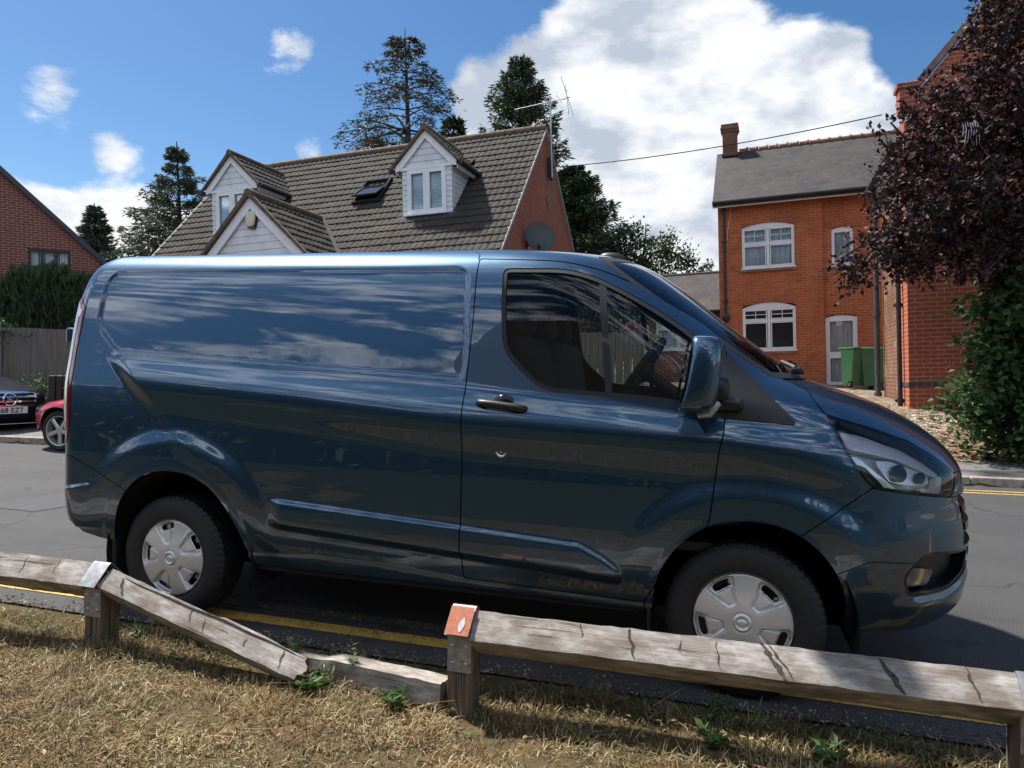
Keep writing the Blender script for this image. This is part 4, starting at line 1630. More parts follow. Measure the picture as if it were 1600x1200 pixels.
# satellite dish on the gable end
ds = thing('satellite_dish', 'dark grey satellite dish on the foot of the bungalow gable end', 'satellite dish', in_house(bg, (.04, -1.86, -3.42)), house_rot(-2))
mb = MB()
prof = [(r, .11 * (r / .36) ** 2) for r in np.linspace(0.001, .36, 9)]
prof += [(.365, .112), (.36, .122)] + [(r, .11 * (r / .36) ** 2 + .012) for r in np.linspace(.35, .001, 8)]
mb.lathe(prof, 40, 0, Matrix.Translation((.34, -.10, .12)) @ Matrix.Rotation(R(28), 4, 'Z') @ Matrix.Rotation(R(70), 4, 'X') @ Matrix.Diagonal((1, 1.08, 1, 1)))
mb.build('reflector', M['dish'], ds, angle=50)
mb = MB()
mb.tube([(0, 0, 0), (.18, 0, .02), (.30, -.04, .10)], .025, 8)
mb.box((.01, 0, 0), (.03, .12, .2))
mb.tube([(.30, -.06, -.20), (.42, -.42, -.16)], .014, 8)
mb.tube([(.42, -.40, -.16), (.42, -.52, -.12)], .035, 10)
mb.build('arm', M['gloss_black'], ds, angle=40)

# television aerial on a pole
ta = thing('tv_aerial', 'tall pole with two crossed aerials fixed to the bungalow gable end', 'aerial', in_house(bg, (.14, .2, -1.0)), house_rot(-2))
mb = MB()
mb.tube([(0, 0, -.25), (0, -.02, 1.95)], .024, 8)
mb.build('pole', M['aluminium'], ta, angle=40)
mb = MB()
mb.box((-.05, -.12, .0), (.08, .03, .55))
mb.box((-.05, .12, .0), (.08, .03, .55))
mb.tube([(-.02, -.14, .15), (-.02, .14, .15)], .014, 6)
mb.tube([(-.02, -.14, -.2), (-.02, .14, -.2)], .014, 6)
mb.build('bracket', M['black_pipe'], ta)
mb = MB()
mb.tube([(-1.0, -.05, 1.72), (.52, .04, 1.86)], .012, 6)
for k in range(9):
    t_ = k / 8
    x = -1.0 + 1.25 * t_
    z = 1.72 + .14 * (x + 1.0) / 1.52
    L_ = .09 + .05 * t_
    mb.tube([(x, -L_ * 2, z), (x, L_ * 2, z)], .006, 5)
for (a, b) in (((.30, 2.45), (.62, 1.35)), ((.42, 2.20), (.50, 1.40))):
    mb.tube([(a[0], .03, a[1]), (b[0], .03, b[1])], .010, 6)
for k in range(5):
    z = 2.2 - k * .17
    x = .36 + k * .055
    mb.tube([(x - .13, .03, z - .05), (x + .13, .03, z + .05)], .007, 5)
mb.build('antenna', M['aluminium'], ta)

# telephone wire over to the gabled building
cw = MB()
pa = in_house(bg, (.1, .25, -.95))
pb = in_house(gb, (-.1, 1.7, 5.75))
pts = []
for i in range(31):
    t_ = i / 30
    p_ = pa.lerp(pb, t_)
    p_.z -= .14 * 4 * t_ * (1 - t_)
    pts.append(p_)
cw.tube(pts, .011, 6)
cwo = cw.build('telephone_wire', M['gloss_black'])
tag(cwo, 'thin black overhead wire slung from the bungalow gable past the chimney', 'wire')

# --- house at the far left
lf = thing('dark_brick_house', 'dark red brick house gable with brown casement window, above the clipped hedge at left', 'house', (-17.805, 11.744, 3.563), house_rot(50))
mb = MB()
xa, za, xz = -1.35, 4.85, 2.72
wz = za - (xz - xa) * .985
x_l = xa - (xz - xa)
wall_open(mb, x_l, xz, -4.5, wz, [], 0, .1, 0)
# gable triangle above the eaves with the window in the wall below it
mb.v.clear()
mb.f.clear()
mb.m.clear()
zw0, zw1 = .30, 1.24
mb.add([(x_l, 0, -4.5), (xz, 0, -4.5), (xz, 0, zw0), (x_l, 0, zw0)], [(0, 1, 2, 3)])
mb.add([(x_l, 0, zw0), (.70, 0, zw0), (.70, 0, zw1), (x_l, 0, zw1)], [(0, 1, 2, 3)])
xr = xa + (za - zw1) / .985
mb.add([(1.80, 0, zw0), (xz, 0, zw0), (xz, 0, wz), (xr if xr < xz else xz, 0, zw1), (1.80, 0, zw1)], [(0, 1, 2, 3, 4)])
mb.add([(x_l, 0, zw1), (xr, 0, zw1), (xa, 0, za)], [(0, 1, 2)])
mb.add([(xz, 0, -4.5), (xz, 7, -4.5), (xz, 7, wz), (xz, 0, wz)], [(0, 1, 2, 3)], 1)
mb.add([(x_l, 0, -4.5), (x_l, 7, -4.5), (x_l, 7, wz), (x_l, 0, wz)], [(0, 1, 2, 3)], 1)
mb.add([(x_l, 7, -4.5), (xz, 7, -4.5), (xz, 7, wz), (xa, 7, za), (x_l, 7, wz)], [(0, 1, 2, 3, 4)], 0)
mb.build('wall', [M['brick_dark'], M['brick_dark_side']], lf)
mb = MB()
for s in (1, -1):
    xe = xa + s * (xz - xa + .25)
    ze = za - (xz - xa + .25) * .985
    V = [(xa, -.16, za + .03), (xe, -.16, ze + .03), (xe, 7.1, ze + .03), (xa, 7.1, za + .03)]
    V += [(a, b, c + .12) for a, b, c in V]
    mb.add(V, [(0, 1, 2, 3), (4, 7, 6, 5), (0, 4, 5, 1), (1, 5, 6, 2), (3, 2, 6, 7), (0, 3, 7, 4)])
    V = []
    for y in (-.185, -.165):
        V += [(xa, y, za + .17), (xe, y, ze + .17), (xe, y, ze - .02), (xa, y, za - .02)]
    mb.add(V, [(0, 1, 2, 3), (4, 7, 6, 5), (0, 4, 5, 1), (3, 2, 6, 7), (0, 3, 7, 4), (1, 5, 6, 2)], 1)
mb.build('roof', [M['slate'], M['gloss_black']], lf)
make_window(lf, .70, 1.80, .30, 1.24, .05, 3, .56, 0, 'curtain', 'dark_frame', toplights=False)

# ---------------------------------------------------------------- garden fences


def board_fence(name, label, pts, height, drop, group=None, posts=None, board=.10, top_var=.004):
    """close-boarded fence along a line of (x,y,top z)"""
    root = thing(name, label, 'fence', (pts[0][0], pts[0][1], pts[0][2] - height))
    o = Vector(root.location)
    mb = MB()
    for (p0, p1) in zip(pts[:-1], pts[1:]):
        p0, p1 = Vector(p0), Vector(p1)
        L_ = (p1 - p0).length
        n = int(L_ / board)
        d = (p1 - p0).normalized()
        ang = math.atan2(d.y, d.x)
        for i in range(n):
            c = p0.lerp(p1, (i + .5) / n)
            j = random.uniform(-top_var, top_var)
            Mx = Matrix.Translation(c - o) @ Matrix.Rotation(ang, 4, 'Z')
            mb.box((0, .006 * (i % 2), -height / 2 + j), (board * .97, .014, height), 0, Mx @ Matrix.Rotation(R(random.uniform(-.5, .5)), 4, 'Y') @ Matrix.Rotation(R(3), 4, 'Z'))
        Mx = Matrix.Translation(p0 - o) @ Matrix.Rotation(ang, 4, 'Z')
    mb.build('boards', M['fence'], root)
    for (x, y, z) in posts or []:
        mb = MB()
        mb.box((x - o.x, y - o.y, z - o.z - height / 2 - .1), (.10, .10, height + .45), bev=.012)
        mb.build('post', M['concrete'], root)
    return root


fa, fb = Vector((-13.6, 6.35, 2.14)), Vector((-10.80, 8.15, 2.10))
d_ = (fb - fa)
board_fence('board_fence', 'grey weathered close-boarded fence with concrete post, below the clipped hedge at left', [fa, fb, fb + d_ * .9], 1.65, .3,
            posts=[fa + d_ * .545 + Vector((.05, -.06, -.03)), fa + d_ * 1.2 + Vector((.05, -.06, 0)), fa + Vector((0.05, -.06, 0))])
board_fence('board_fence', 'grey board fence seen through the cab windows of the van', [(-1.85, 12.35, 2.30), (1.0, 13.2, 2.36)], 1.75, .3,
            posts=[(-1.85, 12.30, 2.3), (1.02, 13.16, 2.40)])
# low wall and dark bin below the fence
mb = MB()
Mx = Matrix.Translation((-9.72, 6.92, .0)) @ Matrix.Rotation(math.atan2(d_.y, d_.x), 4, 'Z')
mb.box((0, 0, .48), (2.4, .22, .62), 0, Mx, bev=.02)
lw = mb.build('garden_wall', M['concrete'])
tag(lw, 'low grey concrete garden wall topped by creeping plant below the fence', 'wall')
db = thing('slatted_planter', 'dark slatted wooden planter standing by the low garden wall, just left of the van', 'planter', (-9.02, 6.52, .2), (0, 0, R(35)))
mb = MB()
for k in range(7):
    for s in (-1, 1):
        mb.box((-.33 + k * .11, s * .26, .47), (.085, .025, .92), bev=.006)
        mb.box((s * .38, -.24 + k * .08, .47), (.025, .07, .92), bev=.006)
mb.box((0, 0, .1), (.72, .48, .04))
mb.build('slats', M['dark_frame'], db)
mb = MB()
mb.box((0, 0, .55), (.70, .46, .30))
mb.build('liner', M['void'], db)

# ---------------------------------------------------------------- wheelie bins by the door


def make_bin(loc, rz, label):
    b = thing('wheelie_bin', label, 'bin', loc, (0, TILT, R(rz)), 'green wheelie bins by the front door')
    V = []
    for z, w, d in ((.10, .21, .24), (.16, .225, .26), (.93, .275, .33), (.97, .29, .35), (1.0, .29, .35)):
        V.append((z, w, d))
    bm = bmesh.new()
    rings = []
    for z, w, d in V:
        ring = [bm.verts.new((x, y, z)) for x, y in round_poly([(-w, -d), (w, -d), (w, d), (-w, d)], .05, 4)]
        rings.append(ring)
    for a, c in zip(rings[:-1], rings[1:]):
        for i in range(len(a)):
            j = (i + 1) % len(a)
            bm.faces.new((a[i], a[j], c[j], c[i]))
    bm.faces.new(rings[0][::-1])
    bm.faces.new(rings[-1])
    mb = MB()
    mb.bm(bm)
    mb.build('tub', M['green_bin'], b, angle=40)
    mb = MB()
    mb.box((0, -.02, 1.03), (.62, .80, .06), bev=.025)
    mb.tube([(-.24, .37, 1.0), (.24, .37, 1.0)], .02, 8)
    mb.build('lid', M['green_bin'], b, angle=40)
    for s in (-1, 1):
        mb = MB()
        mb.lathe([(.001, -.025), (.09, -.025), (.10, -.012), (.10, .012), (.09, .025), (.001, .025)], 24, 0, Matrix.Translation((s * .27, .26, .10)) @ Matrix.Rotation(R(90), 4, 'Y'))
        mb.lathe([(.001, .027), (.04, .03), (.045, .026)], 16, 1, Matrix.Translation((s * .27, .26, .10)) @ Matrix.Rotation(R(90), 4, 'Y'))
        mb.build('wheel', [M['gloss_black'], M['dish']], b, angle=40)
    return b


bx, by = 6.52, 15.72
make_bin((bx, by, float(ground_z(bx, by)) + .01), 245, 'dark green wheelie bin, nearer and larger in view, right of its twin')
bx, by = 6.06, 15.98
make_bin((bx, by, float(ground_z(bx, by)) + .01), 200, 'dark green wheelie bin half hidden behind its twin, nearest the white door')

# ---------------------------------------------------------------- house across the green, seen only in the van's windows
bh = thing('tiled_house', 'brick house with tiled roof across the green, mirrored in the cab window of the van', 'house', (3.0, -13.5, 0), (0, 0, 0))
mb = MB()
wall_open(mb, -6.5, 7.5, -.2, 4.9, [(-4.5, -2.7, .9, 2.2), (2.5, 4.3, .9, 2.2), (-4.3, -2.9, 3.3, 4.5), (2.6, 4.2, 3.3, 4.5)], -.002, -.12)
mb.add([(-6.5, -7, -.2), (-6.5, 0, -.2), (-6.5, 0, 4.9), (-6.5, -3.5, 8.2), (-6.5, -7, 4.9)], [(0, 1, 2, 3, 4)], 1)
mb.add([(7.5, -7, -.2), (7.5, 0, -.2), (7.5, 0, 4.9), (7.5, -3.5, 8.2), (7.5, -7, 4.9)], [(0, 1, 2, 3, 4)], 1)
mb.build('wall', [M['brick_dark'], M['brick_dark_side']], bh)
for (a, b, c, d) in ((-4.5, -2.7, .9, 2.2), (2.5, 4.3, .9, 2.2), (-4.3, -2.9, 3.3, 4.5), (2.6, 4.2, 3.3, 4.5)):
    mb = MB()
    bar_frame(mb, a, b, c, d, .07, -.06, .06)
    mb.box(((a + b) / 2, -.06, (c + d) / 2), (.06, .05, d - c - .14))
    f_ = mb.build('window', M['upvc'], bh)
    mb = MB()
    mb.box(((a + b) / 2, -.08, (c + d) / 2), (b - a - .1, .01, d - c - .1))
    mb.build('pane', M['pane'], f_)
mb = MB()
for s in (0, 1):
    ye = .4 if s == 0 else -7.4
    V = [(-6.8, ye, 4.6), (7.8, ye, 4.6), (7.8, -3.5, 8.3), (-6.8, -3.5, 8.3)]
    V += [(x, y, z - .1) for x, y, z in V]
    mb.add(V, [(0, 1, 2, 3), (4, 7, 6, 5), (0, 4, 5, 1), (1, 5, 6, 2), (3, 2, 6, 7), (0, 3, 7, 4)])
bh.scale = (1, 1, 1.22)
rfb = mb.build('roof', M['slate'], bh)
mb = MB()
mb.box((1.5, -3.5, 8.5), (.7, .5, 1.6), bev=.03)
mb.build('chimney', M['brick_chimney'], rfb)
# ---------------------------------------------------------------- trees and plants


def rand_rot(n, flat=0.0, r=None):
    """random orthonormal frames; flat pulls the normals upward"""
    r = r or rng
    nrm = r.normal(size=(n, 3))
    nrm[:, 2] += flat * np.sign(nrm[:, 2] + 1e-6)
    nrm /= np.linalg.norm(nrm, axis=1, keepdims=True)
    a = r.normal(size=(n, 3))
    a -= nrm * (a * nrm).sum(1, keepdims=True)
    a /= np.linalg.norm(a, axis=1, keepdims=True)
    return a, np.cross(nrm, a), nrm


def leaves(C_, length, width, r=None, flat=.4, along=None, curl=.25):
    """leaf blades (two quads with a fold) at the points C_"""
    n = len(C_)
    a, b, nr = rand_rot(n, flat, r)
    if along is not None:
        a = along / (np.linalg.norm(along, axis=1, keepdims=True) + 1e-9)
        b = np.cross(a, nr)
        b /= np.linalg.norm(b, axis=1, keepdims=True) + 1e-9
        nr = np.cross(a, b)
    rr = r or rng
    L_ = (length * rr.uniform(.65, 1.3, n))[:, None]
    W_ = (width * rr.uniform(.65, 1.3, n))[:, None]
    p0 = C_
    p1 = C_ + a * L_ * .45 + b * W_ * .5 + nr * L_ * curl * .25
    p2 = C_ + a * L_ - nr * L_ * curl * .2
    p3 = C_ + a * L_ * .45 - b * W_ * .5 + nr * L_ * curl * .25
    V = np.stack([p0, p1, p2, p3], 1).reshape(-1, 3)
    F = np.arange(n * 4).reshape(n, 4)
    return V, F


def merge(parts):
    V, F, b = [], [], 0
    for v, f in parts:
        V.append(v)
        F.append(f + b)
        b += len(v)
    return np.concatenate(V), np.concatenate(F)


def conifer(label, base, height, radius, mat='spruce', whorls=26, per=5, droop=.25, up_=.2, bare=.10, clump=26, leaf=(.26, .07), gap=.12, seed=1, taper=1.0, top_r=.05,
            lopside=0.0, name='conifer_tree', inner=.25, group=None, rot=True):
    r = np.random.default_rng(seed)
    root = thing(name, label, 'tree', base, (0, TILT, 0), group)
    tk = MB()
    tk.tube([(0, 0, -1.5), (0, 0, height * .3), (.04, 0, height * .7), (0, 0, height)], [height * .018, height * .014, height * .008, .015], 8)
    C_, A_ = [], []
    for k in range(whorls):
        t = bare + (1 - bare) * (k + r.uniform(-.6, .6)) / whorls
        t = min(max(t, bare), .985)
        z = height * t
        Rz = radius * ((1 - t) / (1 - bare)) ** taper + top_r * height * .1
        n = per + r.integers(-1, 2)
        a0 = r.uniform(0, 2 * PI)
        for i in range(max(2, n)):
            if r.random() < gap:
                continue
            az = a0 + 2 * PI * i / n + r.uniform(-.35, .35)
            L_ = Rz * r.uniform(.55, 1.15) * (1 + lopside * math.cos(az))
            dx, dy = math.cos(az), math.sin(az)
            pts = []
            for j in range(6):
                s = j / 5
                zz = z + L_ * (up_ * s - droop * s * s * 1.5)
                pts.append((dx * L_ * s, dy * L_ * s, zz))
            tk.tube(pts, [max(.012, L_ * .018) * (1 - .8 * j / 5) for j in range(6)], 4, caps=False)
            P_ = np.array(pts)
            m_ = int(clump * (L_ / radius + .25) * 6)
            s = inner + (1 - inner) * r.random(m_) ** .75
            idx = s * 5
            i0 = np.minimum(idx.astype(int), 4)
            c = P_[i0] + (P_[i0 + 1] - P_[i0]) * (idx - i0)[:, None]
            # twigs hanging to each side of the limb, in clusters
            side = np.array([-dy, dx, 0])
            lat = r.normal(size=m_) * .16 * L_ * (1.1 - .6 * s)
            lat += .05 * L_ * np.sin(s * 31 + i * 2)
            hang = -abs(r.normal(size=m_)) * .07 * L_ - abs(lat) * .25
            c = c + side * lat[:, None] + np.array([0, 0, 1]) * hang[:, None]
            keep = (np.sin(s * (17 + i) + k) + r.normal(size=m_) * .6) > -.75
            c = c[keep]
            C_.append(c)
            d = np.array([dx, dy, -.15]) + side * np.sign(lat[keep])[:, None] * .7 + r.normal(size=(len(c), 3)) * .45
            d[:, 2] -= droop * .8
            A_.append(d)
    C_ = np.concatenate(C_)
    A_ = np.concatenate(A_)
    V, F = leaves(C_, leaf[0], leaf[1], r, .2, A_)
    tk.build('trunk', M['bark'], root, smooth=True)
    mesh_obj('crown', arr_mesh('crown', V, F), M[mat], root)
    return root


def bushy(label, base, blobs, mat, n, leaf, name='tree', trunk=None, limbs=(), bark='bark', seed=1, cat='tree', flat=.5, shell=.55, group=None, holes=.25, spread=1.0, trunk_name='trunk', crown_name='crown', tilt=True):
    """broadleaf crown: leaf clusters on the twigs of several overlapping lobes"""
    r = np.random.default_rng(seed)
    root = thing(name, label, cat, base, (0, TILT if tilt else 0, 0), group)
    vol = np.array([b[3] * b[4] * b[5] for b in blobs]) ** .75
    cnt = (n * vol / vol.sum()).astype(int)
    C_ = []
    A_ = []
    twigs = MB()
    for (bx_, by_, bz, rx, ry, rz), c in zip(blobs, cnt):
        k = max(4, c // 26)
        d = r.normal(size=(k, 3))
        d /= np.linalg.norm(d, axis=1, keepdims=True)
        rad = (shell + (1 - shell) * r.random(k)) * (1 + .22 * np.sin(d[:, 0] * 5 + d[:, 2] * 7 + bx_ * 3) * np.cos(d[:, 1] * 6 + bz))
        keep = (np.sin(d[:, 0] * 9 + bx_ * 5) * np.sin(d[:, 1] * 8 + 1) * np.sin(d[:, 2] * 9 + bz * 3)) > -holes
        d, rad = d[keep], rad[keep]
        cen = np.array([bx_, by_, bz]) + d * rad[:, None] * np.array([rx, ry, rz])
        for j in range(len(cen)):
            m_ = r.integers(16, 36)
            sp = leaf[0] * r.uniform(1.3, 2.6) * spread
            # a twig with its leaves along it
            dirv = d[j] + r.normal(size=3) * .5 + np.array([0, 0, -.1])
            dirv /= np.linalg.norm(dirv)
            s = r.random(m_)
            pts = cen[j] + dirv * ((s - .5) * sp * 3.2)[:, None] + r.normal(size=(m_, 3)) * sp * .38
            C_.append(pts)
            A_.append(dirv + r.normal(size=(m_, 3)) * .8)
            if j % 3 == 0:
                a = cen[j] - dirv * sp * 1.8
                twigs.tube([a * .82 + np.array([bx_, by_, bz]) * .18, a, cen[j] + dirv * sp * 1.2], [.018, .010, .004], 4, caps=False)
    C_ = np.concatenate(C_)
    A_ = np.concatenate(A_)
    V, F = leaves(C_, leaf[0], leaf[1], r, flat, A_)
    if trunk or limbs:
        tk = MB()
        if trunk:
            tk.tube(trunk[0], trunk[1], 9)
        for pts, rr in limbs:
            tk.tube(smooth_poly(pts, 4, False), list(np.interp(np.linspace(0, 1, 4 * (len(pts) - 1) + 1), np.linspace(0, 1, len(rr)), rr)), 6)
        tk.add(twigs.v, twigs.f)
        tk.build(trunk_name, M[bark], root, smooth=True)
    mesh_obj(crown_name, arr_mesh(crown_name, V, F), M[mat], root)
    return root


gz = lambda x, y: float(ground_z(x, y))

# conifers behind the bungalow
conifer('tall open spruce with bare dark limbs, highest tree behind the bungalow roof', (-9.9, 23.7, 1.0), 14.9, 4.9, 'spruce', whorls=27, per=6, droop=.20, up_=.22, bare=.36, clump=40,
        leaf=(.21, .050), gap=.22, seed=3, taper=.66, lopside=.04, name='spruce_tree', inner=.30)
conifer('dense dark cypress tree behind the bungalow gable and the aerial', (-5.25, 25.0, 1.0), 13.6, 3.6, 'cypress', whorls=44, per=9, droop=-.02, up_=.55, bare=.12, clump=40, leaf=(.22, .06),
        gap=.10, seed=5, taper=.66, name='cypress_tree', inner=.15)
conifer('thin pale-tipped conifer beyond the left end of the tiled roof', (-14.9, 15.9, .9), 8.1, 3.5, 'conifer_blue', whorls=36, per=7, droop=.10, up_=.30, bare=.12, clump=36, leaf=(.18, .052),
        gap=.20, seed=8, taper=.95, name='conifer_tree', inner=.3)
conifer('small bushy conifer far off between the left house and the van', (-22.7, 19.8, 1.0), 7.2, 1.9, 'conifer_blue', whorls=44, per=9, droop=.05, up_=.45, bare=.05, clump=34, leaf=(.18, .05),
        gap=.02, seed=9, taper=.75, name='conifer_tree')
conifer('conifer top just showing behind the left dormer', (-17.1, 21.8, .9), 9.5, 2.6, 'cypress', whorls=22, per=7, droop=.02, up_=.35, bare=.1, clump=18, leaf=(.24, .07), gap=.1, seed=10, taper=.8)
conifer('low broad cypress at the foot of the tall spruce, left side', (-12.2, 25.2, .9), 11.2, 2.6, 'cypress', whorls=24, per=7, droop=.0, up_=.4, bare=.1, clump=18, leaf=(.28, .08), gap=.1, seed=11, taper=.8, name='cypress_tree')
conifer('narrow dark cypress right of the tall spruce, above the right dormer', (-8.7, 26.1, .9), 12.1, 1.9, 'cypress', whorls=30, per=8, droop=.0, up_=.5, bare=.1, clump=20, leaf=(.28, .08), gap=.05, seed=12, taper=.6, name='cypress_tree')
conifer('dense green conifer beside the bungalow gable, above the cab of the van', (-2.75, 23.8, .9), 8.6, 3.1, 'cypress', whorls=38, per=12, droop=.02, up_=.45, bare=.05, clump=40, leaf=(.20, .06),
        gap=.04, seed=13, taper=.55, name='conifer_tree', inner=.12)
conifer('shorter conifer tucked close against the bungalow gable', (-4.0, 22.8, .9), 7.6, 1.5, 'cypress', whorls=26, per=8, droop=.02, up_=.45, bare=.05, clump=18, leaf=(.26, .08), gap=.04, seed=14, taper=.55, name='conifer_tree')
# arching broadleaf tree over the annex
bushy('loose arching broadleaf tree against the white cloud, above the annex roof', (-.2, 23.4, .9),
      [(-.9, 0, 5.55, .75, .7, .75), (-.25, 0, 6.05, .55, .5, .40), (.7, 0, 5.35, .9, .7, .45), (1.5, -.1, 4.75, .8, .6, .40), (2.2, 0, 4.15, .6, .5, .35), (0, 0, 4.4, 1.2, .8, .55), (2.75, 0, 3.55, .45, .4, .30), (-1.2, 0, 4.3, .6, .6, .9)],
      'broadleaf', 6800, (.15, .085), trunk=([(0, 0, -1), (-.1, 0, 2.5), (-.2, 0, 4.2)], [.16, .13, .09]),
      limbs=[([(-.2, 0, 3.8), (-.6, 0, 4.8), (-.8, 0, 6.0)], [.07, .05, .02]), ([(-.2, 0, 3.8), (.5, 0, 5.0), (1.3, 0, 5.0), (2.3, 0, 4.1), (2.8, 0, 3.5)], [.07, .05, .04, .025, .01]), ([(-.1, 0, 4.0), (.2, 0, 5.2), (.3, 0, 6.2)], [.06, .04, .015])],
      bark='bark', seed=21, name='broadleaf_tree', shell=.35, holes=.12)
bushy('low round green tree behind the annex roof', (.9, 24.5, .9), [(0, 0, 3.3, 1.2, 1, .75), (1.0, 0, 2.9, .9, .9, .6)], 'light_leaf', 4200, (.15, .09), trunk=([(0, 0, -1), (0, 0, 3)], [.12, .06]), seed=22, name='broadleaf_tree')
bushy('dark rounded tree between the conifers and the annex', (-.4, 24.9, .9), [(0, 0, 3.9, 1.5, 1, 1.5), (-1.3, 0, 4.1, 1.2, 1, 1.6), (.9, 0, 3.4, .9, .8, .8)], 'broadleaf', 8000, (.17, .10), trunk=([(0, 0, -1), (0, 0, 3)], [.15, .06]), seed=23, name='broadleaf_tree', holes=.5)
bushy('pale green treetop far right of the annex roof, beside the house corner', (3.1, 27.5, .9), [(0, 0, 3.3, .9, .8, .6)], 'light_leaf', 1800, (.16, .09), trunk=([(0, 0, -1), (0, 0, 3)], [.1, .05]), seed=24, name='broadleaf_tree')
# shrubs above the fence seen through the cab
bushy('dark shrub behind the board fence, seen through the cab windows', (-.3, 15.2, .9), [(0, 0, 1.9, 1.3, .7, 1.1), (-1.2, 0, 2.1, 1.0, .7, 1.2), (.7, 0, 1.4, .7, .6, .8)], 'broadleaf', 6000, (.11, .07), trunk=([(0, 0, -.2), (0, 0, 2)], [.06, .03]), seed=25, name='garden_shrub', cat='shrub', trunk_name='stem', crown_name='foliage')
bushy('pink flowering plant peeping over the board fence', (.55, 13.42, 1.6), [(0, 0, .85, .35, .15, .15)], 'petal', 260, (.06, .05), trunk=([(0, 0, -.6), (0, 0, .8)], [.02, .01]), seed=26, name='flowering_plant', cat='plant', trunk_name='stem', crown_name='flowers')

# clipped hedge above the left fence
hd = thing('clipped_hedge', 'tall clipped dark green conifer hedge with a rounded top, above the fence at left', 'hedge', (-12.85, 9.15, .5), (0, 0, R(21)))
r = np.random.default_rng(31)
n = 30000
d = r.normal(size=(n, 3))
d /= np.abs(d).max(1, keepdims=True) ** .55 * np.linalg.norm(d, axis=1, keepdims=True) ** .45
rad = r.uniform(.80, 1.0, n) + .05 * np.sin(d[:, 0] * 9) * np.cos(d[:, 2] * 7)
C_ = d * rad[:, None] * np.array([1.10, .64, 1.62]) + np.array([0, 0, 1.52])
A_ = np.stack([d[:, 0] * .35, d[:, 1] * .35, np.ones(n)], 1) + r.normal(size=(n, 3)) * .22
# vertical sprays, gathered into columns
C_[:, 0] += .035 * np.sin(C_[:, 0] * 40)
C_ += d * (.05 * np.sin(C_[:, 0] * 21 + C_[:, 1] * 17))[:, None]
V, F = leaves(C_, .16, .045, r, 0, A_)
mesh_obj('foliage', arr_mesh('foliage', V, F), M['hedge'], hd)
mb = MB()
for k in range(7):
    mb.tube([(-.8 + k * .27, 0, -.4), (-.8 + k * .27, .05, 2.6)], [.05, .02], 6)
mb.bm((lambda b: (bmesh.ops.create_icosphere(b, subdivisions=3, radius=1, matrix=Matrix.Translation((0, 0, 1.6)) @ Matrix.Diagonal((.82, .42, 1.25, 1))), b)[1])(bmesh.new()))
mb.build('stem', M['bark'], hd)
bushy('climbing plant spilling over the board fence top at left', (-12.2, 7.35, 1.0), [(0, 0, 1.10, .40, .12, .14), (.55, .38, .95, .14, .10, .24), (.2, .1, 1.0, .3, .1, .1)], 'maple', 500, (.075, .05), trunk=([(0, .2, -.6), (.1, .2, .9)], [.02, .01]), seed=32,
      name='climbing_plant', cat='plant', trunk_name='stem', crown_name='foliage')
bushy('creeping green plant along the low garden wall', (-9.95, 6.78, .75), [(-.3, -.05, .07, .75, .22, .13), (.5, .4, .06, .6, .22, .11)], 'maple', 1500, (.07, .045), trunk=([(0, .1, -.6), (0, .1, .05)], [.015, .01]), seed=33, name='creeping_plant', cat='plant', trunk_name='stem', crown_name='foliage', tilt=False)
bushy('bright green shrub at the far left edge beside the hedge', (-14.55, 9.3, .6), [(0, 0, 1.7, .5, .4, .6)], 'light_leaf', 1500, (.10, .06), trunk=([(0, 0, -.5), (0, 0, 1.5)], [.04, .02]), seed=34, name='garden_shrub', cat='shrub', trunk_name='stem', crown_name='foliage')

# purple-leaved plum in front of the gabled building
plum_limbs = [([(0, 0, 1.0), (-.3, -.1, 2.2), (-.9, -.2, 3.0), (-1.9, -.3, 3.3), (-2.6, -.3, 3.0)], [.10, .08, .05, .03, .012]),
              ([(0, 0, 1.0), (.1, .1, 2.6), (-.2, 0, 4.2), (-.3, 0, 5.8)], [.11, .08, .05, .015]),
              ([(-.1, 0, 2.0), (-.8, 0, 3.8), (-1.5, .1, 4.5), (-1.9, .1, 5.0)], [.07, .05, .03, .01]),
              ([(0, 0, 1.6), (.7, -.1, 3.2), (1.0, 0, 4.8)], [.08, .05, .02])]
bushy('purple-leaved plum tree with near-black crown in front of the red gable', (7.25, 7.75, .30),
      [(-.9, 0, 4.7, 1.25, .9, 1.0), (-.2, 0, 5.7, 1.0, .9, .9), (.5, 0, 4.6, 1.2, 1, 1.4), (-1.25, -.2, 3.75, 1.05, .8, .75), (-2.0, -.25, 3.05, .75, .6, .50), (-.6, 0, 3.3, 1.2, 1.0, .75), (.5, .1, 3.2, 1.2, 1, .8),
       (-.1, .2, 6.5, .65, .6, .6), (-1.5, 0, 2.95, .65, .5, .35), (-.5, -.1, 2.85, .8, .7, .45), (-.55, 0, 6.75, .35, .3, .25), (-1.7, 0, 4.35, .45, .4, .35), (-2.45, -.3, 2.75, .32, .3, .25)],
      'plum', 47000, (.085, .055), name='plum_tree', trunk=([(.05, 0, -.8), (0, 0, .4), (0, 0, 1.2)], [.16, .13, .11]), limbs=plum_limbs, seed=41, shell=.30, holes=.10, flat=.2, spread=.8)
mb = MB()
for k in range(7):
    mb.tube([(0 + .05 * k, .02 * k, 0), (.03 + .05 * k, .02 * k, -.12), (.0 + .052 * k, 0, -.22 - .05 * ((k * 3) % 4))], [.010, .008, .004], 4)
wt = mb.build('lichen_twigs', M['aluminium'])
wt.location = (5.9, 7.15, 4.92)
wt.scale = (.7, .7, .9)
tag(wt, 'pale ragged strands hanging in the purple plum tree', 'twigs')

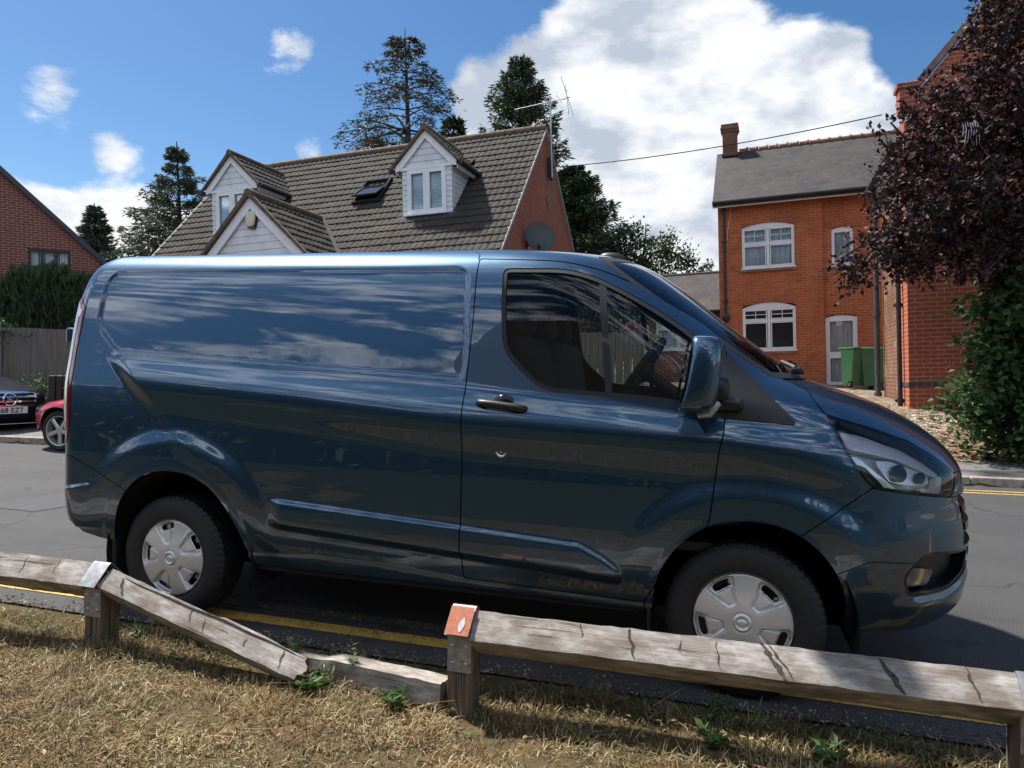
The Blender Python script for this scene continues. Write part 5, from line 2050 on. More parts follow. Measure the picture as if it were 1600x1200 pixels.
# broad-leaved bush at the right edge
bushy('big leafy green bush at the right edge below the purple tree', (7.1, 7.95, .12),
      [(0, 0, 1.0, .90, .65, .85), (.25, 0, 2.0, .85, .65, .95), (.65, .1, 2.85, .65, .55, .70), (.9, .1, .9, .9, .7, .9), (.1, -.1, .5, .78, .55, .45), (.9, 0, 2.2, .8, .6, 1.0), (.75, .1, 3.35, .55, .5, .4), (-.25, -.1, 2.35, .5, .5, .6), (-.2, -.1, 1.6, .6, .5, .6), (.3, 0, 3.0, .5, .5, .55)],
      'maple', 28000, (.12, .10), name='leafy_bush', cat='bush', trunk=([(.2, 0, -.3), (.25, 0, 1.6)], [.07, .04]), limbs=[([(.2, 0, .5), (.5, 0, 1.6), (.8, 0, 2.7)], [.05, .04, .015])], seed=51, shell=.62, holes=.45, trunk_name='stem', crown_name='foliage', flat=.8, tilt=False)

# fallen leaves along the drive and the pavement edge
r = np.random.default_rng(61)
n = 1500
X = r.uniform(3.5, 9.5, n)
Y = kerb_y(X) + 1.5 + r.gamma(1.4, .7, n)
C_ = np.stack([X, Y, ground_z(X, Y) + .035], 1)
V, F = leaves(C_, .075, .055, r, 2.5)
lt = mesh_obj('fallen_leaves', arr_mesh('fallen_leaves', V, F), M['dead_leaf'])
tag(lt, 'brown leaf litter scattered over the gravel beside the pavement', 'leaf litter', kind='stuff')

# tree belt on the photographer's side of the road (reflected in the van)
r = np.random.default_rng(71)
parts = []
for k in range(46):
    x = -62 + k * 2.9 + r.uniform(-1, 1)
    h = r.uniform(4.6, 7.4) * (1.25 if x < -12 else .8)
    m_ = 420
    d = r.normal(size=(m_, 3))
    d /= np.linalg.norm(d, axis=1, keepdims=True)
    c = np.array([x, -26 + r.uniform(-3, 3), h * .52]) + d * np.array([2.3, 1.8, h * .5]) * r.uniform(.6, 1, m_)[:, None]
    parts.append(leaves(c, 1.0, .7, r))
# an unseen nearer hedge, added to darken what the van's lower side mirrors
for k in range(84):
    x = -49 + k * .75
    m_ = 520
    hh = 1.75 + r.uniform(-.2, .3) + (max(0, -16 - x) * .12 if x < -16 else 0)
    c = np.array([x, -10.2 + r.uniform(-.3, .3), hh]) + r.uniform(-1, 1, (m_, 3)) * np.array([.65, .8, hh])
    parts.append(leaves(c, .34, .24, r))
V, F = merge(parts)
tb = mesh_obj('tree_belt', arr_mesh('tree_belt', V, F), M['broadleaf'])
tag(tb, 'far belt of dark trees and added nearer hedge, mirrored in the flank of the van', 'trees', kind='stuff')
# ---------------------------------------------------------------- vehicle shells: stacked plan outlines


class Shell:
    """a car body given by its plan outline at every height, cut into panels by outlines in side view"""

    def __init__(self, tab, rise=None, disp=None, zs=None, nside=300, nfront=70, nrear=28):
        tab = np.array(tab, float)
        self.pf = [pchip(tab[:, 0], tab[:, k]) for k in range(1, 8)]
        self.rise, self.disp = rise, disp
        self.zs, self.n = zs, (nrear, nside, nfront)
        self.make()

    def base(self):
        nr_, ns, nf_ = self.n
        rows = []
        th = np.linspace(0, PI / 2, nr_)
        tf_ = np.linspace(0, PI / 2, nf_)
        for z in self.zs:
            w, xf, af, nf, xr, ar, nr = [float(f(z)) for f in self.pf]
            xs = np.concatenate([xr + ar - ar * np.cos(th) ** (2 / nr), np.linspace(xr + ar, xf - af, ns + 2)[1:-1], xf - af + af * np.sin(tf_) ** (2 / nf)])
            ys = w * np.concatenate([np.sin(th) ** (2 / nr), np.ones(ns), np.clip(np.cos(tf_), 0, 1) ** (2 / nf)])
            ys[0] = 0
            ys[-1] = 0
            rows.append(np.stack([xs, -ys, np.full(len(xs), z)], 1))
        P_ = np.array(rows)
        if self.rise is not None:
            P_[..., 2] += self.rise(P_[..., 0], P_[..., 2])
        return P_

    @staticmethod
    def normals(P_):
        du = np.gradient(P_, axis=1)
        dv = np.gradient(P_, axis=0)
        N_ = np.cross(du, dv)
        ln = np.linalg.norm(N_, axis=2, keepdims=True)
        N_ = np.where(ln > 1e-10, N_ / np.maximum(ln, 1e-10), np.array([0, 0, 1.0]))
        return N_

    def make(self):
        P_ = self.base()
        N_ = self.normals(P_)
        if self.disp is not None:
            d = self.disp(P_[..., 0], P_[..., 2], N_)
            P_ = P_ + N_ * d[..., None]
            P_[:, 0, 1] = 0
            P_[:, -1, 1] = 0
            N_ = self.normals(P_)
        # mirror symmetry on the centre line
        for c in (0, -1):
            N_[:, c, 1] = 0
            ln = np.linalg.norm(N_[:, c], axis=1, keepdims=True)
            N_[:, c] /= np.maximum(ln, 1e-9)
        N_[-1] = np.array([0, 0, 1.0])
        self.P, self.N = P_.reshape(-1, 3), N_.reshape(-1, 3)
        R_, C_ = P_.shape[:2]
        i = np.arange((R_ - 1) * (C_ - 1))
        a = (i // (C_ - 1)) * C_ + i % (C_ - 1)
        self.F = np.stack([a, a + 1, a + C_ + 1, a + C_], 1)

    def part(self, name, mat, conds, parent, off=0.0, flange=.012, sides='weld', thick=False, flange_mat=None):
        """keep what is positive for every condition f(x, z, y); sides: near, far, both halves welded"""
        P0, N0 = self.P, self.N
        X, Y, Z = P0[:, 0], P0[:, 1], P0[:, 2]
        Fv = np.stack([c(X, Z, Y) for c in conds], 1) if conds else np.ones((len(P0), 1))
        q = Fv[self.F]
        mn, mx_ = q.min(1), q.max(1)
        inside = (mn > 0).all(1)
        mixed = ~inside & (mx_ > 0).all(1)
        verts, norms, index = [], [], {}

        def vid(p_, n_):
            k = (round(p_[0] * 2e4), round(p_[1] * 2e4), round(p_[2] * 2e4))
            if k not in index:
                index[k] = len(verts)
                verts.append(p_)
                norms.append(n_)
            return index[k]

        polys = []
        used = np.unique(self.F[inside])
        remap = {}
        for u in used:
            remap[u] = vid(P0[u], N0[u])
        for f in self.F[inside]:
            polys.append([remap[i] for i in f])
        for f in self.F[mixed]:
            poly = [(P0[i], N0[i], Fv[i]) for i in f]
            for k in range(Fv.shape[1]):
                out = []
                m_ = len(poly)
                for i in range(m_):
                    a, b = poly[i], poly[(i + 1) % m_]
                    fa_, fb_ = a[2][k], b[2][k]
                    if fa_ > 0:
                        out.append(a)
                    if (fa_ > 0) != (fb_ > 0):
                        t = fa_ / (fa_ - fb_)
                        out.append(tuple(a[j] + (b[j] - a[j]) * t for j in range(3)))
                poly = out
                if len(poly) < 3:
                    break
            if len(poly) >= 3:
                ids = [vid(p_[0], p_[1]) for p_ in poly]
                ids2 = []
                for i in ids:
                    if not ids2 or ids2[-1] != i:
                        ids2.append(i)
                if len(ids2) > 1 and ids2[0] == ids2[-1]:
                    ids2.pop()
                if len(set(ids2)) >= 3 and len(set(ids2)) == len(ids2):
                    polys.append(ids2)
        pol2 = []
        for f in polys:
            g = []
            for i in f:
                if i not in g:
                    g.append(i)
            if len(g) >= 3:
                pol2.append(g)
        polys = pol2
        if not polys:
            raise RuntimeError('empty panel ' + name)
        V = np.array(verts)
        Nn = np.array(norms)
        Nn /= np.maximum(np.linalg.norm(Nn, axis=1, keepdims=True), 1e-9)
        V = V + Nn * off
        if sides == 'weld':
            n0 = len(V)
            cen = np.abs(V[:, 1]) < 1e-4
            mp_ = np.where(cen, np.arange(n0), -1)
            extra = np.where(~cen)[0]
            mp_[extra] = n0 + np.arange(len(extra))
            V = np.concatenate([V, V[extra] * np.array([1, -1, 1])])
            Nn = np.concatenate([Nn, Nn[extra] * np.array([1, -1, 1])])
            polys = polys + [[int(mp_[i]) for i in f][::-1] for f in polys]
        elif sides == 'far':
            V = V * np.array([1, -1, 1])
            Nn = Nn * np.array([1, -1, 1])
            polys = [f[::-1] for f in polys]
        loops_n = [[Nn[i] for i in f] for f in polys]
        nsurf = len(polys)
        if flange:
            cnt = {}
            for f in polys:
                for i in range(len(f)):
                    a, b = f[i], f[(i + 1) % len(f)]
                    k = (min(a, b), max(a, b))
                    cnt[k] = None if k in cnt else (a, b)
            Vl = list(V)
            low = {}

            def lo(i):
                if i not in low:
                    low[i] = len(Vl)
                    Vl.append(V[i] - Nn[i] * flange)
                return low[i]
            for k, e in cnt.items():
                if e is None:
                    continue
                a, b = e
                f = [b, a, lo(a), lo(b)]
                p_ = [Vl[i] for i in f]
                n_ = np.cross(p_[1] - p_[0], p_[3] - p_[0])
                ln = np.linalg.norm(n_)
                if ln < 1e-12:
                    continue
                polys.append(f)
                loops_n.append([n_ / ln] * 4)
            V = np.array(Vl)
        me = bpy.data.meshes.new(name)
        me.from_pydata([tuple(v) for v in V], [], polys)
        me.polygons.foreach_set('use_smooth', np.ones(len(me.polygons), bool))
        if len(me.polygons) == len(polys):
            flat = [tuple(n_) for f in loops_n for n_ in f]
            me.normals_split_custom_set(flat)
        if flange_mat is not None:
            mi = np.zeros(len(polys), np.int32)
            mi[nsurf:] = 1
            me.polygons.foreach_set('material_index', mi)
            mat = [mat, flange_mat]
        return mesh_obj(name, me, mat, parent)


VAN_TAB = [
 (0.20, .900, 3.72, 1.05, 2.6, -.70, .20, 2.4), (0.28, .898, 3.80, 1.05, 2.6, -.77, .20, 2.4), (0.34, .920, 3.885, 1.05, 2.6, -.81, .22, 2.4),
 (0.42, .944, 3.93, 1.05, 2.6, -.85, .24, 2.4), (0.55, .976, 3.945, 1.05, 2.6, -.865, .24, 2.4), (0.70, .990, 3.945, 1.05, 2.6, -.865, .24, 2.4),
 (0.85, .990, 3.92, 1.05, 2.6, -.865, .24, 2.4), (0.95, .987, 3.905, 1.05, 2.6, -.865, .24, 2.4), (1.03, .984, 3.86, 1.05, 2.6, -.87, .24, 2.4),
 (1.12, .979, 3.765, 1.00, 2.6, -.88, .24, 2.4), (1.24, .966, 3.56, 0.90, 2.7, -.89, .24, 2.4), (1.32, .950, 3.34, 0.80, 2.8, -.895, .24, 2.4),
 (1.36, .942, 3.225, 0.75, 2.9, -.895, .24, 2.4), (1.50, .916, 3.015, 0.70, 3.0, -.895, .24, 2.4), (1.70, .872, 2.75, 0.70, 3.0, -.89, .24, 2.4),
 (1.80, .840, 2.62, 0.70, 2.9, -.88, .25, 2.4), (1.88, .795, 2.505, 0.70, 2.8, -.87, .26, 2.3), (1.93, .735, 2.41, 0.72, 2.6, -.855, .27, 2.2),
 (1.96, .665, 2.32, 0.75, 2.4, -.835, .28, 2.2), (1.982, .55, 2.20, 0.75, 2.3, -.79, .30, 2.2), (1.996, .35, 2.00, 0.75, 2.2, -.70, .30, 2.2),
 (2.002, .0, 1.7, 0.7, 2.2, -.5, .30, 2.2)]


def van_rise(x, z):
    return (.012 + .030 * np.clip((1.75 - x) / 2.4, 0, 1)) * np.clip((z - 1.45) / .5, 0, 1)


# outlines in side view (x, z)
PANEL = round_poly([(-.548, 1.902), (1.640, 1.866), (1.674, 1.43), (1.660, 1.327), (-.393, 1.441), (-.548, 1.58)], [.10, .06, .1, .03, .04, .06])
c_crease = lerp_curve([(-.9, 1.36), (-.257, 1.309), (.19, 1.273), (.848, 1.221), (1.667, 1.149), (2.83, 1.10), (3.3, 1.06), (4, 1.0)])
c_band = lerp_curve([(-.9, 1.46), (-.393, 1.441), (.827, 1.374), (1.66, 1.318), (2.4, 1.248), (2.83, 1.19), (3.15, 1.16), (4, 1.12)])
c_mould = lerp_curve([(.5, .712), (.668, .702), (1.671, .647), (2.236, .613), (2.336, .565), (2.398, .523), (2.42, .50)])
c_mould2 = lerp_curve([(.5, .612), (.667, .605), (1.672, .548), (2.40, .50)])
c_sill = lerp_curve([(.40, .395), (.508, .402), (.876, .427), (1.228, .422), (1.689, .388), (2.532, .364)])
c_bottom = lerp_curve([(-.9, .50), (-.644, .484), (-.592, .427), (-.468, .401), (-.358, .393), (.45, .352), (.563, .347), (1.679, .352), (2.532, .338), (2.56, .335), (3.30, .315), (3.6, .305), (3.95, .34)])
ARCH_R = smooth_poly([(-.380, .20), (-.374, .381), (-.340, .50), (-.300, .60), (-.234, .690), (-.149, .762), (-.050, .800), (.059, .812), (.181, .797), (.302, .740), (.385, .659), (.436, .575), (.478, .466), (.500, .38), (.505, .20)], 5)
ARCH_F = smooth_poly([(2.545, .15), (2.551, .352), (2.576, .501), (2.635, .615), (2.712, .695), (2.795, .744), (2.903, .770), (2.990, .771), (3.076, .754), (3.162, .710), (3.236, .642), (3.290, .558), (3.320, .467), (3.335, .322), (3.336, .15)], 5)
DOOR = round_poly([(1.683, 1.10), (1.681, .395), (2.515, .372), (2.60, .52), (2.75, .70), (2.784, .755), (2.818, 1.063), (2.832, 1.117), (2.850, 1.351), (2.828, 1.515), (2.737, 1.600), (2.436, 1.774), (2.288, 1.841), (2.108, 1.888), (1.679, 1.912), (1.692, 1.62), (1.681, 1.30)],
                  [.1, .015, .02, .1, .1, .05, .1, .1, .10, .05, .2, .2, .2, .2, .01, .1, .1])
WIN = round_poly([(1.812, 1.858), (2.116, 1.850), (2.248, 1.815), (2.403, 1.738), (2.562, 1.643), (2.690, 1.553), (2.765, 1.475), (2.800, 1.40), (2.800, 1.225), (2.678, 1.234), (2.471, 1.256), (2.238, 1.269), (2.045, 1.278), (1.915, 1.390), (1.850, 1.465), (1.826, 1.640)],
                 [.035, .15, .2, .2, .2, .1, .08, .05, .05, .1, .1, .1, .09, .1, .09, .2])
SAILD = round_poly([(2.69, 1.232), (2.843, 1.206), (2.862, 1.35), (2.838, 1.49), (2.77, 1.46), (2.745, 1.33)], [.01, .0, .02, .02, .03, .06])
SAILF = round_poly([(2.838, 1.475), (2.90, 1.405), (3.126, 1.166), (2.829, 1.190)], [.02, .02, .03, .01])
HEAD = round_poly([(3.233, 1.217), (3.408, 1.166), (3.559, 1.112), (3.669, 1.050), (3.772, .985), (3.788, .955), (3.770, .868), (3.592, .895), (3.409, .923), (3.321, 1.03)], [.02, .1, .2, .2, .03, .03, .04, .3, .03, .1])
FOG = round_poly([(3.538, .560), (3.570, .606), (3.634, .664), (3.880, .640), (3.855, .548), (3.745, .490), (3.562, .476)], .03)
TAIL_X = lerp_curve([(.5, -.72), (.90, -.70), (.93, -.672), (1.04, -.648), (1.25, -.660), (1.43, -.664), (1.68, -.652), (1.74, -.70), (1.76, -.90), (2.0, -1.2)])
BONNET_EDGE = lerp_curve([(.90, 3.80), (.985, 3.765), (1.047, 3.672), (1.11, 3.562), (1.162, 3.41), (1.213, 3.232), (1.264, 3.194), (1.315, 3.172), (1.345, 3.10), (1.36, 3.047), (1.45, 2.95)])
GLASS_EDGE = lerp_curve([(1.30, 3.16), (1.36, 3.050), (1.40, 2.990), (1.46, 2.895), (1.545, 2.780), (1.66, 2.60), (1.78, 2.435), (1.87, 2.315), (1.94, 2.24), (2.1, 2.05)])


def head_sd(x, z, y):
    return sd_poly(x, z, HEAD)


def bump_line(x):
    return np.interp(x, [2.9, 3.13, 3.407, 3.592, 3.772, 3.80, 4.2], [.545, .721, .925, .897, .868, .868, .868])


def van_disp(x, z, N_):
    side = ss((np.abs(N_[..., 1]) - .25) / .4)
    zc, zb = c_crease(x), c_band(x)
    zc = np.where(zb - zc < .06, zb - .06, zc)
    # the shelf under the blank panel: swells out below it, with a crease along its foot
    mx = ss((x - (-.49 - (z - 1.43) * 1.05)) / .15) * ss((3.62 - x) / .5)
    s1 = 1 - ss((z - zc + .012) / (zb - zc + .012))
    s2 = ss((z - (zc - .20)) / .195)
    d = .030 * s1 * s2 * mx
    d += .006 * s1 * mx
    # recess of the blank panel
    m_ = (x < 1.75) & (z > 1.2)
    sd = np.full(x.shape, -1.0)
    sd[m_] = sd_poly(x[m_], z[m_], PANEL)
    d -= .011 * ss((sd + .004) / .016)
    # wheel arch swellings
    for cx, cz, r0, r1, amp, k in ((.045, .355, .575, .678, .019, .98), (2.945, .345, .515, .622, .018, 1.0)):
        rr = np.sqrt((x - cx) ** 2 + ((z - cz) * k) ** 2)
        b = 1 - ss((rr - r0) / (r1 - r0))
        b = b * ss((z - cz - .10) / .42)
        d += amp * b
        # rolled lip round the opening
        d += .004 * ss((r0 - .075 - rr) / .03)
    # rubbing strip: sharp upper edge, soft lower edge
    zt, zm = c_mould(x), c_mould2(x)
    mk = ss((x - .62) / .12) * (x < 2.42) * ss((2.44 - x) / .05)
    sl = np.sqrt(1 + ((c_mould(x + .02) - c_mould(x - .02)) / .04) ** 2)
    st = ss((zt + .009 * sl - z) / (.018 * sl)) * (1 - ss((zm - .005 - z) / .05)) * (.62 + .6 * np.clip((zt - z) / .09, 0, 1))
    d += .022 * st * mk
    # sill ledge
    zs = c_sill(x)
    mk = ss((x - .42) / .08) * ss((2.60 - x) / .06)
    d += .005 * ss((zs + .004 - z) / .010) * mk
    # rear bumper dimple, front bumper shoulder and lower lip
    d += .012 * np.exp(-((x + .60) / .10) ** 2) * ss((.70 - z + .18 * (x + .6)) / .02) * (z > .45)
    zf = np.interp(x, [3.30, 3.50, 3.62, 3.75, 3.95], [.70, .745, .72, .66, .63])
    d += .003 * ss((x - 3.40) / .16) * ss((zf + .06 - z) / .12) * ss((z - .36) / .06)
    zl = np.interp(x, [3.4, 3.56, 3.70, 3.80, 3.95], [.44, .475, .480, .515, .60])
    d += .020 * ss((x - 3.48) / .12) * ss((zl + .014 - z) / .045)
    return d * np.where(np.abs(N_[..., 2]) > .9, 0, 1) * side


van = thing('delivery_van', 'metallic blue panel van with silver wheel trims, parked on the double yellow lines', 'van', (0, 0, 0))
zs = np.unique(np.concatenate([np.linspace(.28, .36, 9), np.linspace(.36, .74, 48), np.linspace(.74, 1.10, 36), np.linspace(1.10, 1.46, 46), np.linspace(1.46, 1.90, 46), np.linspace(1.90, 1.96, 12), np.linspace(1.96, 1.996, 12), [1.999, 2.001, 2.002]]).round(5))
VS = Shell(VAN_TAB, van_rise, van_disp, zs, 370, 90, 30)
g = .0028
_c = {}


def cached(key, fn):
    def f(x, z, y):
        k = (key, len(x))
        if k not in _c:
            _c[k] = fn(x, z, y)
        return _c[k]
    return f


d_arch_r = cached('ar', lambda x, z, y: -sd_poly(x, z, ARCH_R))
d_arch_f = cached('af', lambda x, z, y: -sd_poly(x, z, ARCH_F))
d_bot = cached('bot', lambda x, z, y: z - c_bottom(x))
d_door = cached('door', lambda x, z, y: sd_poly(x, z, DOOR))
d_win = cached('win', lambda x, z, y: sd_poly(x, z, WIN))
d_head = cached('head', head_sd)
d_saild = cached('saild', lambda x, z, y: sd_poly(x, z, SAILD))
d_sailf = cached('sailf', lambda x, z, y: sd_poly(x, z, SAILF))
d_fog = cached('fog', lambda x, z, y: np.where(x > 3.2, sd_poly(x, z, FOG), -1))
d_tail = cached('tail', lambda x, z, y: np.minimum(np.minimum(TAIL_X(z) - x, z - .92), np.minimum(1.755 - z, np.abs(y) - .70)))
d_glass = cached('glass', lambda x, z, y: np.minimum(np.minimum((x - GLASS_EDGE(z)) * .7, z - 1.372 - .0 * x), 1.925 - .10 * np.abs(y) ** 2 - z + .03))
d_bon = cached('bonnet', lambda x, z, y: np.minimum(np.minimum((x - BONNET_EDGE(z)) * .75, 1.352 - z), z - .965))
d_rbump = cached('rb', lambda x, z, y: np.interp(x, [-1, -.63, -.499, -.409, -.235, -.2, -.1, .0], [.86, .854, .798, .768, .690, .67, .60, -9]) - z)
d_fbump = cached('fb', lambda x, z, y: np.minimum(bump_line(x) - z, x - 2.98) * .75)
d_front = cached('front', lambda x, z, y: np.where(x < 3.3, -1, np.minimum(np.minimum(.60 - np.abs(y), z - .655), .955 - z)))       # grille opening
d_lowg = cached('lowg', lambda x, z, y: np.where(x < 3.3, -1, np.minimum(np.minimum(.52 - np.abs(y), z - .40), .60 - z)))
d_rdoor = cached('rdoor', lambda x, z, y: np.minimum(np.minimum(.74 - np.abs(y), z - .62), 1.84 - z) * (x < 0) - 1.0 * (x >= 0))
d_low2 = cached('low2', lambda x, z, y: np.interp(x, [3.2, 3.279, 3.407, 3.606, 3.95], [.54, .576, .632, .619, .61]) - z)
neg = lambda f, k=0.0: (lambda x, z, y: -f(x, z, y) - k)
pos = lambda f, k=0.0: (lambda x, z, y: f(x, z, y) - k)
xlt = lambda v: (lambda x, z, y: v - x)
xgt = lambda v: (lambda x, z, y: x - v)

# body side, roof, pillars and wings in one pressing; the openings are cut out of it
BODY_X = 1.684
body = VS.part('body', M['paint'], [d_arch_r, d_arch_f, pos(d_bot), neg(d_door, g), neg(d_head, g), neg(d_tail, g), neg(d_glass, g + .012), neg(d_bon, g), neg(d_rbump, g * .8), neg(d_fbump, g * .8), neg(d_rdoor, g), neg(d_sailf, g * .6),
                                    neg(cached('cowl', lambda x, z, y: np.minimum(np.minimum(np.minimum(z - 1.345, 1.40 - z), (x - 3.05) * .8), .74 - np.abs(y))), .001)], van, flange=.02)
XI = lambda z: np.interp(z, [1.88, 1.94, 1.98, 2.0], [1.681, 1.664, 1.60, 1.3])
for sd_ in ('near', 'far'):
    VS.part('roof_joint', M['void'], [lambda x, z, y: x - XI(z) + .0028, lambda x, z, y: XI(z) + .0028 - x, lambda x, z, y: z - 1.905, lambda x, z, y: np.abs(y) - .56], body, off=.0012, flange=.003, sides=sd_)
for sd_ in ('near', 'far'):
    # cab door with its seal, glass, divider and handle
    dr = VS.part('door', M['paint'], [pos(d_door, g), neg(d_win, .0), neg(d_saild, .0), pos(d_arch_f), pos(d_bot)], van, flange=.02, sides=sd_)
    dr['label'] = 'blue cab door with black handle'
    VS.part('window_seal', M['rubber'], [pos(d_win, .0005), neg(d_win, -.020), neg(d_saild)], dr, off=-.002, flange=.012, sides=sd_)
    VS.part('window_divider', M['trim_black'], [pos(d_win, .012), cached('div', lambda x, z, y: .0155 - np.abs(x - np.interp(z, [1.25, 1.80], [2.352, 2.288]))), neg(d_saild)], dr, off=-.004, flange=.008, sides=sd_)
    VS.part('door_glass', M['window_glass'], [pos(d_win, .016), neg(d_saild)], dr, off=-.010, flange=0, sides=sd_)
    VS.part('mirror_sail', M['trim_black'], [pos(d_saild), pos(d_door, g)], dr, off=.004, flange=.012, sides=sd_)
    VS.part('wing_trim', M['trim_black'], [pos(d_sailf)], van, off=.003, flange=.012, sides=sd_)
    VS.part('tail_lamp', M['red_lens'], [pos(d_tail)], van, off=.004, flange=.02, sides=sd_)
    VS.part('reversing_lens', M['clear_lens'], [pos(d_tail, .022), cached('tl2', lambda x, z, y: np.minimum(z - 1.0, 1.72 - z) * (x < TAIL_X(z) - .02) - (x >= TAIL_X(z) - .02))], van, off=.007, flange=.004, sides=sd_)
    hl = VS.part('headlamp', M['lamp_glass'], [pos(d_head, .001)], van, off=-.001, flange=0, sides=sd_)
    VS.part('lamp_rim', M['gloss_black'], [pos(d_head, .0), neg(d_head, -.011)], hl, off=-.004, flange=.05, sides=sd_)
    VS.part('lamp_bowl', M['lamp_dark'], [pos(d_head, .004)], hl, off=-.075, flange=0, sides=sd_)
    blade = round_poly([(3.345, 1.060), (3.375, 1.060), (3.40, 1.035), (3.545, .908), (3.495, .912), (3.41, 1.01), (3.345, 1.03)], .008)
    VS.part('lamp_blade', M['lamp_grey'], [cached('bl', lambda x, z, y: np.where(x > 3.2, sd_poly(x, z, blade), -1)), pos(d_head, .006)], hl, off=-.045, flange=.025, sides=sd_)
    brow = round_poly([(3.31, 1.165), (3.42, 1.145), (3.57, 1.093), (3.68, 1.03), (3.755, .975), (3.745, .955), (3.66, 1.00), (3.55, 1.045), (3.46, 1.07), (3.40, 1.085), (3.34, 1.10)], .01)
    edge_ = round_poly([(3.735, .965), (3.768, .955), (3.755, .880), (3.64, .900), (3.645, .915), (3.722, .905)], .006)
    VS.part('lamp_edge', M['lamp_grey'], [cached('edge', lambda x, z, y: np.where(x > 3.2, sd_poly(x, z, edge_), -1)), pos(d_head, .006)], hl, off=-.040, flange=.025, sides=sd_)
    VS.part('lamp_brow', M['lamp_grey'], [cached('br', lambda x, z, y: np.where(x > 3.2, sd_poly(x, z, brow), -1)), pos(d_head, .006)], hl, off=-.048, flange=.025, sides=sd_)
    pod = round_poly([(3.46, 1.045), (3.53, 1.045), (3.70, .985), (3.715, .93), (3.64, .925), (3.52, .945)], .012)
    VS.part('lamp_pod', M['lamp_grey'], [cached('pod', lambda x, z, y: np.where(x > 3.2, sd_poly(x, z, pod), -1)), pos(d_head, .006)], hl, off=-.058, flange=.025, sides=sd_)
    eye = smooth_poly([(3.555 + .035 * math.cos(a), .985 + .042 * math.sin(a)) for a in np.linspace(0, 2 * PI, 13)[:-1]], 3)
    VS.part('lamp_lens', M['gloss_black'], [cached('eye', lambda x, z, y: np.where(x > 3.2, sd_poly(x, z, eye), -1))], hl, off=-.044, flange=.02, sides=sd_)
    eye2 = smooth_poly([(3.655 + .026 * math.cos(a), .963 + .030 * math.sin(a)) for a in np.linspace(0, 2 * PI, 13)[:-1]], 3)
    VS.part('lamp_lens', M['gloss_black'], [cached('eye2', lambda x, z, y: np.where(x > 3.2, sd_poly(x, z, eye2), -1))], hl, off=-.044, flange=.02, sides=sd_)
    # fog lamp pocket
    fp = VS.part('fog_lamp_pocket', M['trim_black'], [pos(d_fog)], van, off=-.055, flange=0, sides=sd_)
    VS.part('pocket_rim', M['gloss_black'], [pos(d_fog, .0), neg(d_fog, -.014)], fp, off=-.004, flange=.06, sides=sd_)
    fl = round_poly([(3.555, .505), (3.595, .590), (3.70, .572), (3.675, .505)], .012)
    VS.part('fog_lamp', M['fog_glass'], [cached('fl', lambda x, z, y: np.where(x > 3.2, sd_poly(x, z, fl), -1))], fp, off=-.030, flange=.02, sides=sd_)
    # arch liners
    for (cx, r_, nm) in ((.055, .47, 'wheel_arch_liner'), (2.945, .43, 'wheel_arch_liner')):
        mb = MB()
        pts = []
        sy = -1 if sd_ == 'near' else 1
        n = 28
        V = []
        for k in range(n + 1):
            a = -.25 + (PI + .5) * k / n
            V += [(cx + r_ * math.cos(a), sy * .955, .335 + r_ * math.sin(a) * 1.0), (cx + r_ * math.cos(a), sy * .52, .335 + r_ * math.sin(a))]
        F = [(2 * k, 2 * k + 1, 2 * k + 3, 2 * k + 2) for k in range(n)]
        mb.add(V, F)
        mb.add([(cx + r_ * math.cos(a), sy * .52, .335 + r_ * math.sin(a)) for a in np.linspace(-.25, PI + .25, n + 1)], [tuple(range(n + 1))])
        mb.build(nm, M['void'], van)
bonnet = VS.part('bonnet', M['paint'], [pos(d_bon, g)], van, flange=.02)
fbump = VS.part('front_bumper', M['paint'], [pos(d_fbump, g * .8), neg(d_head, g), neg(d_bon, g), pos(d_bot), d_arch_f, neg(d_fog, 0), neg(d_front, 0), neg(d_lowg, 0)], van, flange=.02)
fbump['label'] = 'blue front bumper with fog lamp pockets'
for sd_ in ('near', 'far'):
    VS.part('bumper_joint', M['void'], [pos(d_low2, -.0022), neg(d_low2, -.0022), xgt(3.28), lambda x, z, y: 3.60 - x, neg(d_fog, .003)], fbump, off=.001, flange=.003, sides=sd_)
fg = VS.part('grille', M['gloss_black'], [pos(d_front)], van, off=-.03, flange=0)
for k in range(3):
    zz = .73 + k * .075
    VS.part('grille_bar', M['gloss_black'], [cached('gb%d' % k, lambda x, z, y, zz=zz: np.where(x < 3.3, -1, np.minimum(.55 - np.abs(y), .016 - np.abs(z - zz))))], fg, off=-.004, flange=.02)
VS.part('lower_grille', M['trim_black'], [pos(d_lowg)], van, off=-.03, flange=0)
rbump = VS.part('rear_bumper', M['paint'], [pos(d_rbump, g * .8), pos(d_bot), d_arch_r, xlt(.3), neg(d_rdoor, g)], van, flange=.02)
for s in (-1, 1):
    VS.part('rear_door', M['paint'], [pos(d_rdoor, g), lambda x, z, y: np.abs(y) - .003], van, flange=.02, sides='near' if s < 0 else 'far')
VS.part('windscreen', M['windscreen_glass'], [pos(d_glass, .0)], van, off=-.003, flange=0)
VS.part('windscreen_seal', M['rubber'], [pos(d_glass, -.012), neg(d_glass, -.012)], van, off=-.001, flange=.012)
VS.part('scuttle', M['trim_black'], [cached('cowl2', lambda x, z, y: np.minimum(np.minimum(np.minimum(z - 1.345, 1.40 - z), (x - 3.05) * .8), .74 - np.abs(y))), neg(d_glass, .002)], van, off=-.012, flange=.0)
# dark inner shell behind the shut lines
VS.part('inner_shell', M['void'], [d_arch_r, d_arch_f, pos(d_bot, .01), neg(d_win, -.004), neg(d_glass, -.01), neg(cached('inhead', lambda x, z, y: np.maximum(d_head(x, z, y), d_fog(x, z, y))), -.01), neg(d_front), neg(d_lowg)], van, off=-.024, flange=0)

